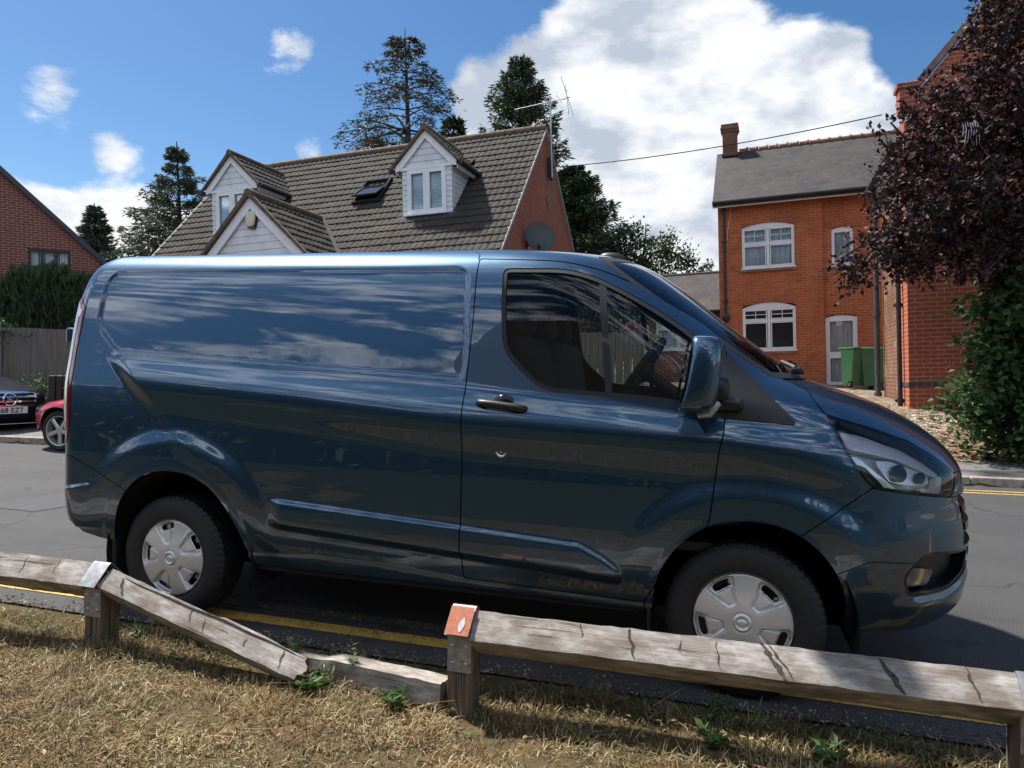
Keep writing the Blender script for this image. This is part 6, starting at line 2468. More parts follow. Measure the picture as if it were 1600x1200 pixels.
# underside
mb = MB()
mb.box((1.5, 0, .31), (4.3, 1.06, .06))
mb.box((.55 + .97, 0, .335), (1.95, 1.84, .03))
mb.tube([(.0, -.78, .335), (.0, .78, .335)], .05, 10)
mb.tube([(2.933, -.78, .335), (2.933, .78, .335)], .035, 10)
mb.tube([(.3, .25, .27), (2.3, .25, .27)], .05, 10)
mb.build('chassis', M['void'], van)

# cab interior
mb = MB()
mb.prism_x([(-.86, .4), (.86, .4), (.86, 1.35), (.74, 1.82), (.6, 1.90), (-.6, 1.90), (-.74, 1.82), (-.86, 1.35)], 1.70, 1.73)
mb.build('bulkhead', M['interior'], van)
mb = MB()
mb.box((2.2, 0, .62), (1.2, 1.75, .04))
mb.build('cab_floor', M['interior'], van)
mb = MB()
V = [(1.72, -.70, 1.90), (2.30, -.62, 1.88), (2.30, .62, 1.88), (1.72, .70, 1.90)]
mb.add(V + [(x, y, z + .02) for x, y, z in V], [(0, 1, 2, 3), (4, 7, 6, 5), (0, 4, 5, 1), (1, 5, 6, 2), (2, 6, 7, 3), (3, 7, 4, 0)])
mb.build('headliner', M['headliner'], van)
mb = MB()
mb.prism([(2.72, .70), (3.10, .70), (3.12, 1.33), (2.86, 1.345), (2.76, 1.28), (2.74, 1.12), (2.80, 1.0)], -.60, .60)
mb.prism([(2.73, .70), (2.92, .70), (2.93, 1.28), (2.86, 1.30), (2.76, 1.25), (2.75, 1.12)], -.80, .80)
mb.box((2.82, .0, 1.10), (.14, .44, .50), bev=.03)
mb.build('dashboard', M['interior'], van, bevel=.02)
mb = MB()
mb.box((2.80, -.36, 1.335), (.10, .34, .09), bev=.03)
mb.build('instrument_hood', M['interior'], van)
for y, w in ((-.42, .50), (.30, .86)):
    mb = MB()
    mb.box((2.12, y, .86), (.50, w, .16), bev=.05)
    mb.box((2.12, y, .72), (.44, w * .9, .16), bev=.02)
    Mx = Matrix.Translation((1.88, y, 1.22)) @ Matrix.Rotation(R(-9), 4, 'Y')
    mb.box((0, 0, 0), (.14, w * .96, .66), 0, Mx, bev=.06)
    for yy in ([0] if w < .6 else [-.21, .21]):
        mb.box((-.015, yy, .43), (.10, .26, .17), 0, Mx, bev=.045)
    mb.build('seat', M['seat'], van, angle=50)
# steering wheel (right-hand drive) and column
Ms = Matrix.Translation((2.425, -.36, 1.385)) @ Matrix.Rotation(R(-56), 4, 'Y')
mb = MB()
mb.tube([(.185 * math.cos(a), .185 * math.sin(a), 0) for a in np.linspace(0, 2 * PI, 41)], .017, 10, 0, Ms, caps=False)
for a in (0, 2.3, -2.3):
    mb.tube([(.05 * math.cos(a), .05 * math.sin(a), -.02), (.18 * math.cos(a), .18 * math.sin(a), 0)], .014, 6, 0, Ms)
mb.lathe([(.001, .0), (.055, -.004), (.062, -.03), (.03, -.06), (.03, -.28), (.001, -.28)], 20, 0, Ms)
mb.build('steering_wheel', M['interior'], van, angle=45)
mb = MB()
mb.tube([(2.72, -.02, 1.30), (2.66, -.02, 1.40)], .012, 6)
mb.box((2.655, -.02, 1.42), (.03, .09, .15), bev=.006)
mb.build('phone_holder', M['gloss_black'], van)
mb = MB()
mb.tube([(2.46, 0, 1.90), (2.47, 0, 1.83)], .01, 6)
mb.box((2.465, 0, 1.79), (.03, .24, .07), bev=.012)
mb.build('interior_mirror', M['gloss_black'], van)

# door handles, locks
for s in (-1, 1):
    hb = MB()
    yh = .974
    bm = bmesh.new()
    bmesh.ops.create_uvsphere(bm, u_segments=20, v_segments=10, radius=1, matrix=Matrix.Translation((1.875, s * yh, 1.205)) @ Matrix.Diagonal((.060, .016, .056, 1)))
    hb.bm(bm)
    hb.build('handle_recess', M['gloss_black'], van, smooth=True)
    mb = MB()
    pts = [(1.752, s * (yh + .004), 1.222), (1.772, s * (yh + .030), 1.221), (1.82, s * (yh + .040), 1.218), (1.92, s * (yh + .038), 1.207), (1.965, s * (yh + .028), 1.200), (1.982, s * (yh + .004), 1.197)]
    mb.tube(smooth_poly(pts, 4, False), [.013, .015, .016, .0165, .017, .017, .0175, .0175, .0175, .018, .018, .018, .0185, .0185, .019, .019, .0185, .018, .017, .016, .013], 10, 0, None)
    mb.build('door_handle', M['trim_black'], van, angle=50)
mb = MB()
Mk = Matrix.Translation((1.872, -.985, 1.004)) @ Matrix.Rotation(R(90), 4, 'X')
mb.lathe([(.001, .012), (.010, .012), (.012, .010), (.013, .006), (.019, .010), (.023, .010), (.026, .004), (.028, -.01)], 28, 0, Mk)
mb.build('security_lock', M['gloss_black'], van, angle=40)
mb = MB()
mb.lathe([(.017, .010), (.021, .0135), (.027, .0125), (.030, .004)], 28, 0, Mk)
mb.lathe([(.001, .0135), (.006, .0135), (.008, .012)], 16, 0, Mk)
mb.build('lock_ring', M['chrome'], van, angle=40)
# hook on the tail and the rear door hinge, seen past the rear corner
mb = MB()
mb.box((-.845, -.80, 1.53), (.05, .04, .09), bev=.010)
mb.build('rear_hinge', M['paint'], van)
mb = MB()
mb.box((-.90, -.70, .82), (.10, .10, .13), bev=.02)
mb.build('rear_step_end', M['trim_black'], van)
# roof aerial and wipers
mb = MB()
bm = bmesh.new()
bmesh.ops.create_uvsphere(bm, u_segments=24, v_segments=12, radius=1, matrix=Matrix.Translation((2.24, -.22, 1.985)) @ Matrix.Rotation(R(8), 4, 'Y') @ Matrix.Diagonal((.075, .035, .032, 1)))
mb.bm(bm)
mb.build('roof_aerial', M['trim_black'], van, smooth=True)
for s, x0_, y0_ in ((-1, 3.14, -.60), (1, 3.21, -.02)):
    mb = MB()
    mb.box((x0_, y0_, 1.392), (.045, .04, .03), bev=.008)
    mb.tube([(x0_, y0_, 1.405), (x0_ - .05, y0_ + .12, 1.435), (x0_ - .03, y0_ + .45, 1.44)], [.012, .010, .007], 6)
    mb.box((x0_ - .02, y0_ + .34, 1.432), (.02, .55, .014))
    mb.build('wiper', M['trim_black'], van)

# door mirrors
for s in (-1, 1):
    mb = MB()
    pts = []
    cx, cy, cz = 2.735, s * 1.125, 1.372
    secs = [(-.150, .34, .055, -.035), (-.146, .80, .078, -.020), (-.125, .96, .090, -.010), (-.05, 1.0, .083, .0), (.05, .97, .081, .004), (.105, .90, .075, .004), (.135, .76, .070, .000), (.150, .45, .048, -.008)]
    bm = bmesh.new()
    rings = []
    for (z, wy, hx, ox) in secs:
        ring = []
        for k in range(28):
            a = 2 * PI * k / 28
            c_, s_ = math.cos(a), math.sin(a)
            # flat glass side to the rear, round back to the front
            ex = abs(c_) ** (.45 if c_ < 0 else .9) * (-1 if c_ < 0 else 1)
            ey = abs(s_) ** .75 * (1 if s_ > 0 else -1)
            ring.append(bm.verts.new((cx + ox + hx * ex * (1 if c_ > 0 else .62) + z * .08, cy + .108 * wy * ey, cz + z)))
        rings.append(ring)
    for a, c in zip(rings[:-1], rings[1:]):
        for i in range(28):
            j = (i + 1) % 28
            bm.faces.new((a[i], a[j], c[j], c[i]))
    bm.faces.new(rings[0][::-1])
    bm.faces.new(rings[-1])
    mb.bm(bm)
    mr = mb.build('door_mirror', M['paint'], van, smooth=True, angle=60)
    md = mr.modifiers.new('sub', 'SUBSURF')
    md.levels = md.render_levels = 1
    # dark inner band towards the glass
    mb = MB()
    Mg = Matrix.Translation((cx - .062, cy, cz)) @ Matrix.Rotation(R(10), 4, 'Y')
    bm = bmesh.new()
    vs = [bm.verts.new((x_, y_ * .85, z_)) for (y_, z_), x_ in [(q_, -.004) for q_ in round_poly([(-.11, -.125), (.11, -.125), (.11, .125), (-.11, .125)], .045)]]
    bm.faces.new(vs)
    mb.bm(bm, 0, Mg)
    mb.build('mirror_glass', M['chrome'], mr)
    mb = MB()
    Ma = Matrix.Translation((2.83, s * 1.0, 1.31))
    mb.box((-.035, s * .01, 0), (.09, .16, .10), 0, Ma @ Matrix.Rotation(R(s * -12), 4, 'Z'), bev=.03)
    mb.box((-.03, -s * .035, -.065), (.22, .07, .055), 0, Ma, bev=.02)
    mb.build('mirror_arm', M['trim_black'], mr, angle=50)
    mb = MB()
    mb.tube([(2.73, s * 1.09, 1.205), (2.775, s * 1.085, 1.211), (2.81, s * 1.07, 1.255)], [.016, .020, .016], 8)
    mb.build('indicator', M['steel'], mr, angle=50)

# mud flaps
for s in (-1, 1):
    mb = MB()
    mb.box((-.385, s * .83, .33), (.03, .22, .34), bev=.012)
    mb.build('mud_flap', M['rubber'], van)
    mb = MB()
    mb.box((2.535, s * .84, .27), (.02, .20, .16), bev=.008)
    mb.build('mud_flap', M['rubber'], van)


# wheels
def tyre_mesh(r=.327, w=.215, rim=.205):
    """carcass with shoulder blocks and grooves"""
    n = 180
    hw = w / 2
    prof = [(rim - .012, -hw * .80), (rim + .005, -hw * .90), (rim + .03, -hw * .985), (rim + .065, -hw * 1.0), (r - .045, -hw * .97), (r - .028, -hw * .94), (r - .012, -hw * .86), (r - .004, -hw * .76)]
    tread = []
    for (a, b) in ((-.74, -.46), (-.40, -.06), (.06, .40), (.46, .74)):
        tread += [(r, hw * a), (r + .002, hw * (a + b) / 2), (r, hw * b)]
        if b < .7:
            tread += [(r - .008, hw * (b + .005)), (r - .008, hw * (b + (.055 if abs(b) > .2 else .115)))]
    prof = prof + tread + [(a, -b) for a, b in prof[::-1]]
    V, F = [], []
    m_ = len(prof)
    for k in range(n):
        a = 2 * PI * k / n
        for i, (pr, pz) in enumerate(prof):
            rr = pr
            # cross cuts on the shoulders
            if pr > r - .03 and abs(pz) > hw * .5 and k % 3 == 0:
                rr -= .0065
            if pr >= r - .001 and abs(pz) < hw * .45 and (k + 1) % 4 == 0:
                rr -= .004
            V.append((rr * math.cos(a), pz, rr * math.sin(a)))
    for k in range(n):
        k2 = (k + 1) % n
        for i in range(m_ - 1):
            F.append((k * m_ + i, k2 * m_ + i, k2 * m_ + i + 1, k * m_ + i + 1))
    me = bpy.data.meshes.new('tyre')
    me.from_pydata(V, [], F)
    bm = bmesh.new()
    bm.from_mesh(me)
    bmesh.ops.recalc_face_normals(bm, faces=bm.faces[:])
    bm.to_mesh(me)
    bm.free()
    me.polygons.foreach_set('use_smooth', np.ones(len(me.polygons), bool))
    me.set_sharp_from_angle(angle=R(32))
    return me


def cap_mesh(r0=.221, a0=R(33)):
    """five-spoke wheel trim: pockets between broad flat spokes, a raised tongue and a slot in each; faces -Y"""
    nr_, na = 78, 400
    rr = np.linspace(0.0, r0, nr_)
    th = np.linspace(0, 2 * PI, na, endpoint=False)
    RR, TH = np.meshgrid(rr, th, indexing='ij')
    ph = (TH - a0 + PI / 5) % (2 * PI / 5) - PI / 5          # angle from the pocket's middle
    u = RR * np.sin(ph)                                       # across
    v = RR * np.cos(ph)                                       # outward
    pocket = round_poly([(-.020, .072), (.020, .072), (.066, .172), (.062, .186), (.032, .199), (-.032, .199), (-.062, .186), (-.066, .172)], [.012, .012, .012, .01, .01, .01, .01, .012])
    tongue = round_poly([(-.014, .084), (.014, .084), (.034, .148), (-.034, .148)], [.008, .008, .006, .006])
    slot = round_poly([(-.037, .152), (.037, .152), (.043, .176), (.025, .184), (-.025, .184), (-.043, .176)], .010)
    sp = sd_poly(u, v, pocket)
    st = sd_poly(u, v, tongue)
    so = sd_poly(u, v, slot)
    h = .030 - .020 * (RR / r0) ** 2 - .016 * ss((RR - .196) / .021)
    # pocket walls slope down to a floor that sinks outward
    floor_ = .010 + .018 * np.clip((v - .08) / .12, 0, 1)
    h -= floor_ * ss((sp + .001) / .016)
    h += (.002 + .014 * np.clip((v - .08) / .07, 0, 1)) * ss((st + .002) / .006)
    h -= .0018 * np.exp(-((sp + .0035) / .0018) ** 2)         # line round the pocket
    # hub: ring and badge
    h += .006 * ss((.036 - RR) / .004) - .008 * ss((.029 - RR) / .005) + .006 * ss((1 - (u_b := np.sqrt((RR * np.cos(TH) / .023) ** 2 + (RR * np.sin(TH) / .013) ** 2))) / .25)
    h -= .002 * np.exp(-((RR - .041) / .003) ** 2)
    P_ = np.stack([RR * np.cos(TH), -h, RR * np.sin(TH)], -1).reshape(-1, 3)
    i, j = np.meshgrid(np.arange(nr_ - 1), np.arange(na), indexing='ij')
    j2 = (j + 1) % na
    F = np.stack([i * na + j, (i + 1) * na + j, (i + 1) * na + j2, i * na + j2], -1).reshape(-1, 4)
    hole = so.reshape(-1)[F].mean(1) > 0
    F = F[~hole]
    me = arr_mesh('wheel_trim', P_, F, True)
    bm = bmesh.new()
    bm.from_mesh(me)
    bmesh.ops.remove_doubles(bm, verts=bm.verts[:], dist=1e-5)
    bmesh.ops.delete(bm, geom=[v_ for v_ in bm.verts if not v_.link_faces], context='VERTS')
    bmesh.ops.recalc_face_normals(bm, faces=bm.faces[:])
    bm.to_mesh(me)
    bm.free()
    me.polygons.foreach_set('use_smooth', np.ones(len(me.polygons), bool))
    return me


TY = tyre_mesh()
for (x, s, a0, steer) in ((0, -1, R(33), 0), (2.933, -1, R(50), R(-4)), (0, 1, R(10), 0), (2.933, 1, R(20), R(-4))):
    rot = (0, 0, (0 if s < 0 else PI) + steer)
    ty = mesh_obj('wheel', TY, M['tyre'] if not TY.materials else None, van, (x, s * .83, .330), rot)
    cm = cap_mesh(a0=a0)
    mesh_obj('wheel_trim', cm, M['cap'], ty, (0, -.082, 0))
    mb = MB()
    Mr = Matrix.Rotation(R(90), 4, 'X')
    mb.lathe([(.001, .045), (.10, .045), (.17, .055), (.20, .07), (.218, .092), (.206, .100), (.19, .05)], 48, 0, Mr)
    for k in range(10):
        a = 2 * PI * k / 10
        mb.lathe([(.001, .062), (.014, .062), (.016, .05)], 10, 1, Mr @ Matrix.Translation((.165 * math.cos(a), .165 * math.sin(a), 0)))
    mb.build('steel_rim', [M['trim_black'], M['steel']], ty, angle=40)
# ---------------------------------------------------------------- two parked cars at the left


def star_emblem(parent, x, z, r_):
    mb = MB()
    ring = [(x, r_ * math.cos(a), z + r_ * math.sin(a)) for a in np.linspace(0, 2 * PI, 33)]
    mb.tube(ring, r_ * .12, 8, caps=False)
    for k in range(3):
        a = PI / 2 + k * 2 * PI / 3
        ca, sa = math.cos(a), math.sin(a)
        w = r_ * .20
        mb.add([(x + .012, -sa * w * -1 * .0, z), (x, r_ * ca, z + r_ * sa), (x, -w * sa, z + w * ca), (x, w * sa, z - w * ca)], [(0, 1, 2), (0, 3, 1), (0, 2, 3), (1, 3, 2)])
    return mb.build('emblem', M['chrome'], parent, angle=30)


def make_car(name, label, loc, rz, paint, sc=1.0, kind='red'):
    tab = [
     (0.17, .78, 3.30, .85, 2.4, -.70, .35, 2.3), (0.24, .85, 3.44, .85, 2.4, -.80, .4, 2.3), (0.34, .875, 3.52, .85, 2.4, -.88, .4, 2.3), (0.46, .885, 3.55, .85, 2.4, -.92, .4, 2.3),
     (0.58, .89, 3.545, .85, 2.4, -.95, .4, 2.3), (0.66, .885, 3.50, .85, 2.4, -.96, .4, 2.3), (0.72, .878, 3.38, .85, 2.4, -.96, .4, 2.3), (0.78, .868, 3.10, .85, 2.4, -.95, .4, 2.3),
     (0.85, .85, 2.72, .80, 2.6, -.93, .4, 2.3), (0.91, .825, 2.33, .70, 2.8, -.90, .4, 2.4), (0.95, .80, 2.15, .65, 2.8, -.80, .4, 2.4), (1.05, .755, 1.96, .60, 2.8, -.55, .4, 2.6),
     (1.20, .68, 1.62, .58, 2.8, -.18, .4, 2.6), (1.32, .60, 1.28, .55, 2.6, .15, .4, 2.6), (1.38, .50, 1.05, .5, 2.4, .38, .35, 2.4), (1.41, .35, .90, .4, 2.2, .5, .3, 2.3), (1.42, .0, .8, .3, 2.2, .55, .2, 2.2)]
    zz = np.unique(np.concatenate([np.linspace(.17, .66, 28), np.linspace(.66, .97, 28), np.linspace(.97, 1.32, 16), np.linspace(1.32, 1.42, 8)]).round(5))
    wr = .315

    def disp(x, z, N_):
        side = ss((np.abs(N_[..., 1]) - .2) / .4)
        d = 0
        for cx in (0, 2.70):
            rr = np.sqrt((x - cx) ** 2 + (z - .32) ** 2)
            d = d + .022 * (1 - ss((rr - .36) / .12)) * side
        d = d + .012 * ss((z - .60) / .02) * (1 - ss((z - .66) / .2)) * side
        d = d - .010 * (1 - ss((z - .28) / .05)) * side
        return d
    S = Shell(tab, None, disp, zz, 150, 56, 24)
    root = thing(name, label, 'car', loc, (0, 0, rz))
    root.scale = (sc, sc, sc)
    arch = [smooth_poly([(cx + .365 * math.cos(a), .32 + .365 * math.sin(a)) for a in np.linspace(0, 2 * PI, 25)[:-1]], 2) for cx in (0, 2.70)]
    fa = lambda x, z, y: np.minimum(-sd_poly(x, z, arch[0]), -sd_poly(x, z, arch[1]))
    side_win = round_poly([(-.05, .97), (.45, 1.33), (1.05, 1.34), (1.75, .97)], .04)
    fsw = lambda x, z, y: np.minimum(sd_poly(x, z, side_win), np.abs(y) - .45)
    fscr = lambda x, z, y: np.minimum(np.minimum(z - .945, 1.33 - z), np.minimum(x - (1.98 - (z - .95) * 1.9 + .0), .70 - (z - .95) * .3 - np.abs(y) + .05))
    frear = lambda x, z, y: np.minimum(np.minimum(z - .98, 1.33 - z), np.minimum((.02 + (z - .98) * 1.3) - x, .60 - np.abs(y)))
    if kind == 'red':
        hp = round_poly([(2.98, .742), (3.26, .715), (3.42, .64), (3.44, .55), (3.30, .545), (3.08, .635)], .03)
    else:
        hp = round_poly([(3.02, .73), (3.25, .715), (3.42, .66), (3.44, .55), (3.34, .54), (3.16, .60)], .03)
    fh = lambda x, z, y: np.minimum(sd_poly(x, z, hp), np.abs(y) - (.40 if kind == 'red' else .46))
    fg_ = lambda x, z, y: np.where(x < 2.9, -1, np.minimum(np.minimum(.46 - np.abs(y) - .25 * (.62 - z), z - .475), .705 - z))
    fl_ = lambda x, z, y: np.where(x < 2.9, -1, np.minimum(np.minimum(.62 - np.abs(y), z - .20), .285 - z))
    conds = [fa, lambda x, z, y: -fsw(x, z, y), lambda x, z, y: -fscr(x, z, y), lambda x, z, y: -frear(x, z, y), lambda x, z, y: -fh(x, z, y) - .002, lambda x, z, y: -fl_(x, z, y)]
    if kind == 'dark':
        conds.append(lambda x, z, y: -fg_(x, z, y) - .002)
    S.part('body', M[paint], conds, root, flange=.02)
    S.part('inner_shell', M['void'], [fa], root, off=-.03, flange=0)
    S.part('side_glass', M['pane'], [fsw], root, off=-.004, flange=0)
    S.part('windscreen', M['pane'], [fscr], root, off=-.003, flange=0)
    S.part('rear_glass', M['pane'], [frear], root, off=-.003, flange=0)
    for sd_ in ('near', 'far'):
        h = S.part('headlight', M['lamp_glass'], [fh], root, off=-.001, flange=0, sides=sd_)
        S.part('reflector', M['lamp_grey'], [fh], h, off=-.03, flange=0, sides=sd_)
        hy = 3.26 if kind == 'red' else 3.30
        e1 = [(hy + .05 * math.cos(a), .635 + .05 * math.sin(a)) for a in np.linspace(0, 2 * PI, 17)[:-1]]
        S.part('lamp_lens', M['gloss_black'], [lambda x, z, y: np.minimum(sd_poly(x, z, e1), np.abs(y) - .3)], h, off=-.02, flange=.01, sides=sd_)
    S.part('lower_grille', M['trim_black'], [fl_], root, off=-.02, flange=0)
    if kind == 'dark':
        gp = S.part('grille', M['gloss_black'], [fg_], root, off=-.035, flange=0)
        S.part('grille_frame', M['chrome'], [fg_, lambda x, z, y: .018 - fg_(x, z, y)], gp, off=.004, flange=.03)
        for z0 in (.555, .630):
            S.part('grille_bar', M['chrome'], [lambda x, z, y: fg_(x, z, y) - .012, lambda x, z, y, z0=z0: .014 - np.abs(z - z0)], gp, off=-.004, flange=.02)
        star_emblem(gp, 3.555, .592, .098)
        pl = MB()
        pl.box((3.565, 0, .415), (.012, .52, .11), bev=.003)
        po = pl.build('number_plate', M['plate'], root)
        cu_ = bpy.data.curves.new('plate_text', 'FONT')
        cu_.body = 'E68 EZT'
        cu_.size = .108
        cu_.extrude = .001
        cu_.offset = .0022
        cu_.align_x = 'CENTER'
        cu_.space_character = 1.06
        t_ = bpy.data.objects.new('tmp', cu_)
        COL.objects.link(t_)
        bpy.context.view_layer.update()
        me = bpy.data.meshes.new_from_object(t_)
        bpy.data.objects.remove(t_)
        me.transform(Matrix.Translation((3.5725, 0, .378)) @ Matrix.Rotation(R(90), 4, 'Z') @ Matrix.Rotation(R(90), 4, 'X'))
        mesh_obj('plate_lettering', me, M['ink'], po)
        mb = MB()
        mb.tube([(3.52, y_, .192) for y_ in np.linspace(-.6, .6, 9)], .008, 6)
        mb.build('chrome_strip', M['chrome'], root)
    mb = MB()
    mb.box((1.35, 0, .22), (3.4, 1.1, .06))
    for cx in (0, 2.7):
        n = 20
        for s in (-1, 1):
            V = []
            for k in range(n + 1):
                a = PI * k / n
                V += [(cx + .40 * math.cos(a), s * .84, .31 + .40 * math.sin(a)), (cx + .40 * math.cos(a), s * .5, .31 + .40 * math.sin(a))]
            mb.add(V, [(2 * k, 2 * k + 1, 2 * k + 3, 2 * k + 2) for k in range(n)])
            mb.add([(cx + .40 * math.cos(a), s * .5, .31 + .40 * math.sin(a)) for a in np.linspace(0, PI, n + 1)], [tuple(range(n + 1))])
    mb.build('underside', M['void'], root)
    for cx in (0, 2.70):
        for s in (-1, 1):
            mb = MB()
            Mw = Matrix.Translation((cx, s * .775, wr)) @ Matrix.Rotation(R(90) * (1 if s < 0 else -1), 4, 'X')
            mb.lathe([(.225, -.09), (.245, -.10), (.29, -.10), (.308, -.085), (.315, -.06), (.315, .06), (.308, .085), (.29, .10), (.245, .10), (.225, .09)], 56, 0, Mw)
            w_ = mb.build('wheel', M['tyre'], root, angle=35)
            mb = MB()
            mb.lathe([(.20, -.09), (.215, .06), (.222, .092), (.232, .096), (.228, .088), (.214, .05)], 56, 0, Mw)
            for k in range(5):
                a = 2 * PI * k / 5 + .35
                Ms_ = Mw @ Matrix.Rotation(a, 4, 'Z')
                V = [(.03, -.032, .075), (.03, .032, .075), (.215, .030, .075), (.215, -.030, .075)]
                V2 = [(.03, -.026, .045), (.03, .026, .045), (.215, .022, .045), (.215, -.022, .045)]
                V3 = [(.03, -.020, .085), (.03, .020, .085), (.212, .018, .086), (.212, -.018, .086)]
                mb.add(V + V3 + V2, [(0, 1, 5, 4), (1, 2, 6, 5), (2, 3, 7, 6), (3, 0, 4, 7), (4, 5, 6, 7), (0, 3, 11, 8), (1, 0, 8, 9), (2, 1, 9, 10), (3, 2, 10, 11)], 0, Ms_)
            mb.lathe([(.001, .088), (.024, .088), (.028, .082), (.062, .080), (.066, .06)], 24, 0, Mw)
            mb.build('rim', M['alloy'], w_, angle=30)
            mb = MB()
            mb.lathe([(.001, .02), (.16, .02), (.17, .0), (.20, .0)], 40, 0, Mw)
            for k in range(5):
                a = 2 * PI * k / 5 + .35 + PI / 5
                mb.lathe([(.001, .086), (.009, .086), (.010, .078)], 10, 1, Mw @ Matrix.Translation((.046 * math.cos(a), .046 * math.sin(a), 0)))
            mb.build('brake_disc', [M['trim_black'], M['lamp_dark']], w_)
    return root


def place(local, world_pt, rz, sc=1.0):
    c, s = math.cos(rz), math.sin(rz)
    return (world_pt[0] - sc * (c * local[0] - s * local[1]), world_pt[1] - sc * (s * local[0] + c * local[1]))


rz = PI + .085
ox, oy = place((2.70, .87), (-7.06, 4.46), rz)
make_car('parked_car', 'red car parked at the kerb, its nose showing behind the rear of the van', (ox, oy, 0.0), rz, 'red_paint', 1.0, 'red')
rz = R(-10)
ox, oy = place((3.57, 0), (-9.25, 5.40), rz, 1.10)
make_car('parked_car', 'dark blue saloon with chrome star grille and white number plate at the left edge', (ox, oy, .06), rz, 'navy_paint', 1.10, 'dark')
# ---------------------------------------------------------------- broken knee rail along the verge
RAIL_Y = -1.36


def rail_mesh(p0, p1, hd=.089, seg=40, seed=0, jag0=0.0, jag1=0.0, twist=0.0, taper=None):
    """a square rail set on its edge, worn along the arrises; ends may be broken; origin at p0, length along local x"""
    r = np.random.default_rng(seed)
    p0, p1 = Vector(p0), Vector(p1)
    L_ = (p1 - p0).length
    m_ = 6
    V, F = [], []
    prof = []
    cs = [(0, hd), (-hd, 0), (0, -hd), (hd, 0)]
    for a, b in zip(cs, cs[1:] + cs[:1]):
        for k in range(m_):
            t = (k + .0) / m_
            t = .03 + .94 * t if k == 0 else t
            prof.append((a[0] + (b[0] - a[0]) * t, a[1] + (b[1] - a[1]) * t))
    n = len(prof)
    ph = r.uniform(0, 9, 8)
    for i in range(seg + 1):
        t = i / seg
        x = L_ * t
        k = 1 + .010 * math.sin(t * 5 + ph[0]) + .004 * math.sin(t * 13 + ph[1])
        if taper:
            k *= np.interp(t, *taper)
        for j, (y, z) in enumerate(prof):
            nx = x
            if i == 0 and jag0:
                nx += jag0 * (r.random() - .5) * 2
            if i == seg and jag1:
                nx += jag1 * (r.random() - .5) * 2
            w = .0006 * math.sin(t * 41 + j * 1.7 + ph[2]) + .0007 * r.normal()
            V.append((nx, y * k + w, z * k + w))
    for i in range(seg):
        for j in range(n):
            j2 = (j + 1) % n
            F.append((i * n + j, i * n + j2, (i + 1) * n + j2, (i + 1) * n + j))
    c0, c1 = len(V), len(V) + 1
    V += [(jag0 * .3, 0, 0), (L_ - jag1 * .3, 0, 0)]
    F2 = [(c0, (j + 1) % n, j) for j in range(n)] + [(c1, seg * n + j, seg * n + (j + 1) % n) for j in range(n)]
    return V, F, F2, L_


def make_rail(label, p0, p1, seed, jag0=0.0, jag1=0.0, twist=0.0, hd=.089, cracks=(), taper=None, group=None, ends='timber'):
    V, F, F2, L_ = rail_mesh(p0, p1, hd, max(12, int((Vector(p1) - Vector(p0)).length * 26)), seed, jag0, jag1, twist, taper)
    d = (Vector(p1) - Vector(p0)).normalized()
    q = d.to_track_quat('X', 'Z')
    rot = (q.to_matrix() @ Matrix.Rotation(twist, 3, 'X')).to_euler()
    root = thing('wooden_rail', label, 'fence rail', p0, rot, group)
    mb = MB()
    mb.add(V, F, 0)
    mb.add(V, F2, 1)
    me = bpy.data.meshes.new('beam')
    me.from_pydata(V, [], F + F2)
    me.polygons.foreach_set('material_index', np.array([0] * len(F) + [1] * len(F2), np.int32))
    bm = bmesh.new()
    bm.from_mesh(me)
    bmesh.ops.recalc_face_normals(bm, faces=bm.faces[:])
    bm.to_mesh(me)
    bm.free()
    me.polygons.foreach_set('use_smooth', np.ones(len(me.polygons), bool))
    me.set_sharp_from_angle(angle=R(38))
    mesh_obj('beam', me, [M['timber'], M['split']], root)
    # splits and old saw marks, dark slivers across the upper near face
    if cracks:
        r = np.random.default_rng(seed + 50)
        for (t, w, lean, a, b) in cracks:
            mb = MB()
            w *= .62
            n = 14
            Lp, Rp = [], []
            for k in range(n + 1):
                s = a + (b - a) * k / n
                y, z = -hd * s, hd * (1 - s)
                off = .0022
                x = L_ * t + lean * (s - .5) * .1 + .003 * math.sin(s * 13 + t * 40) + r.normal() * .0012
                ww = w * (math.sin(PI * min(max((k + .6) / (n + 1.2), 0), 1)) ** .6) * r.uniform(.45, 1.35) / 2
                Lp.append((x - ww, y - off * .7, z + off * .7))
                Rp.append((x + ww, y - off * .7, z + off * .7))
            mb.add(Lp + Rp, [(k, k + 1, n + 2 + k, n + 1 + k) for k in range(n)])
            mb.build('crack', M['crack'], root)
    # fine splits along the grain
    r = np.random.default_rng(seed + 90)
    for k in range(int(L_ * 3.5)):
        s = r.uniform(.08, .92)
        x0_, ln = r.uniform(.05, .85) * L_, r.uniform(.08, .30)
        mb = MB()
        V2 = []
        n = 8
        for sg in (-1, 1):
            for j in range(n + 1):
                t = j / n
                s2 = s + .012 * math.sin(t * 5 + k) + sg * .010 * math.sin(PI * t)
                V2.append((min(x0_ + ln * t, L_ - .02), -hd * s2 - .0012, hd * (1 - s2) + .0012))
        mb.add(V2, [(j, j + 1, n + 2 + j, n + 1 + j) for j in range(n)])
        mb.build('split', M['crack'], root)
    return root


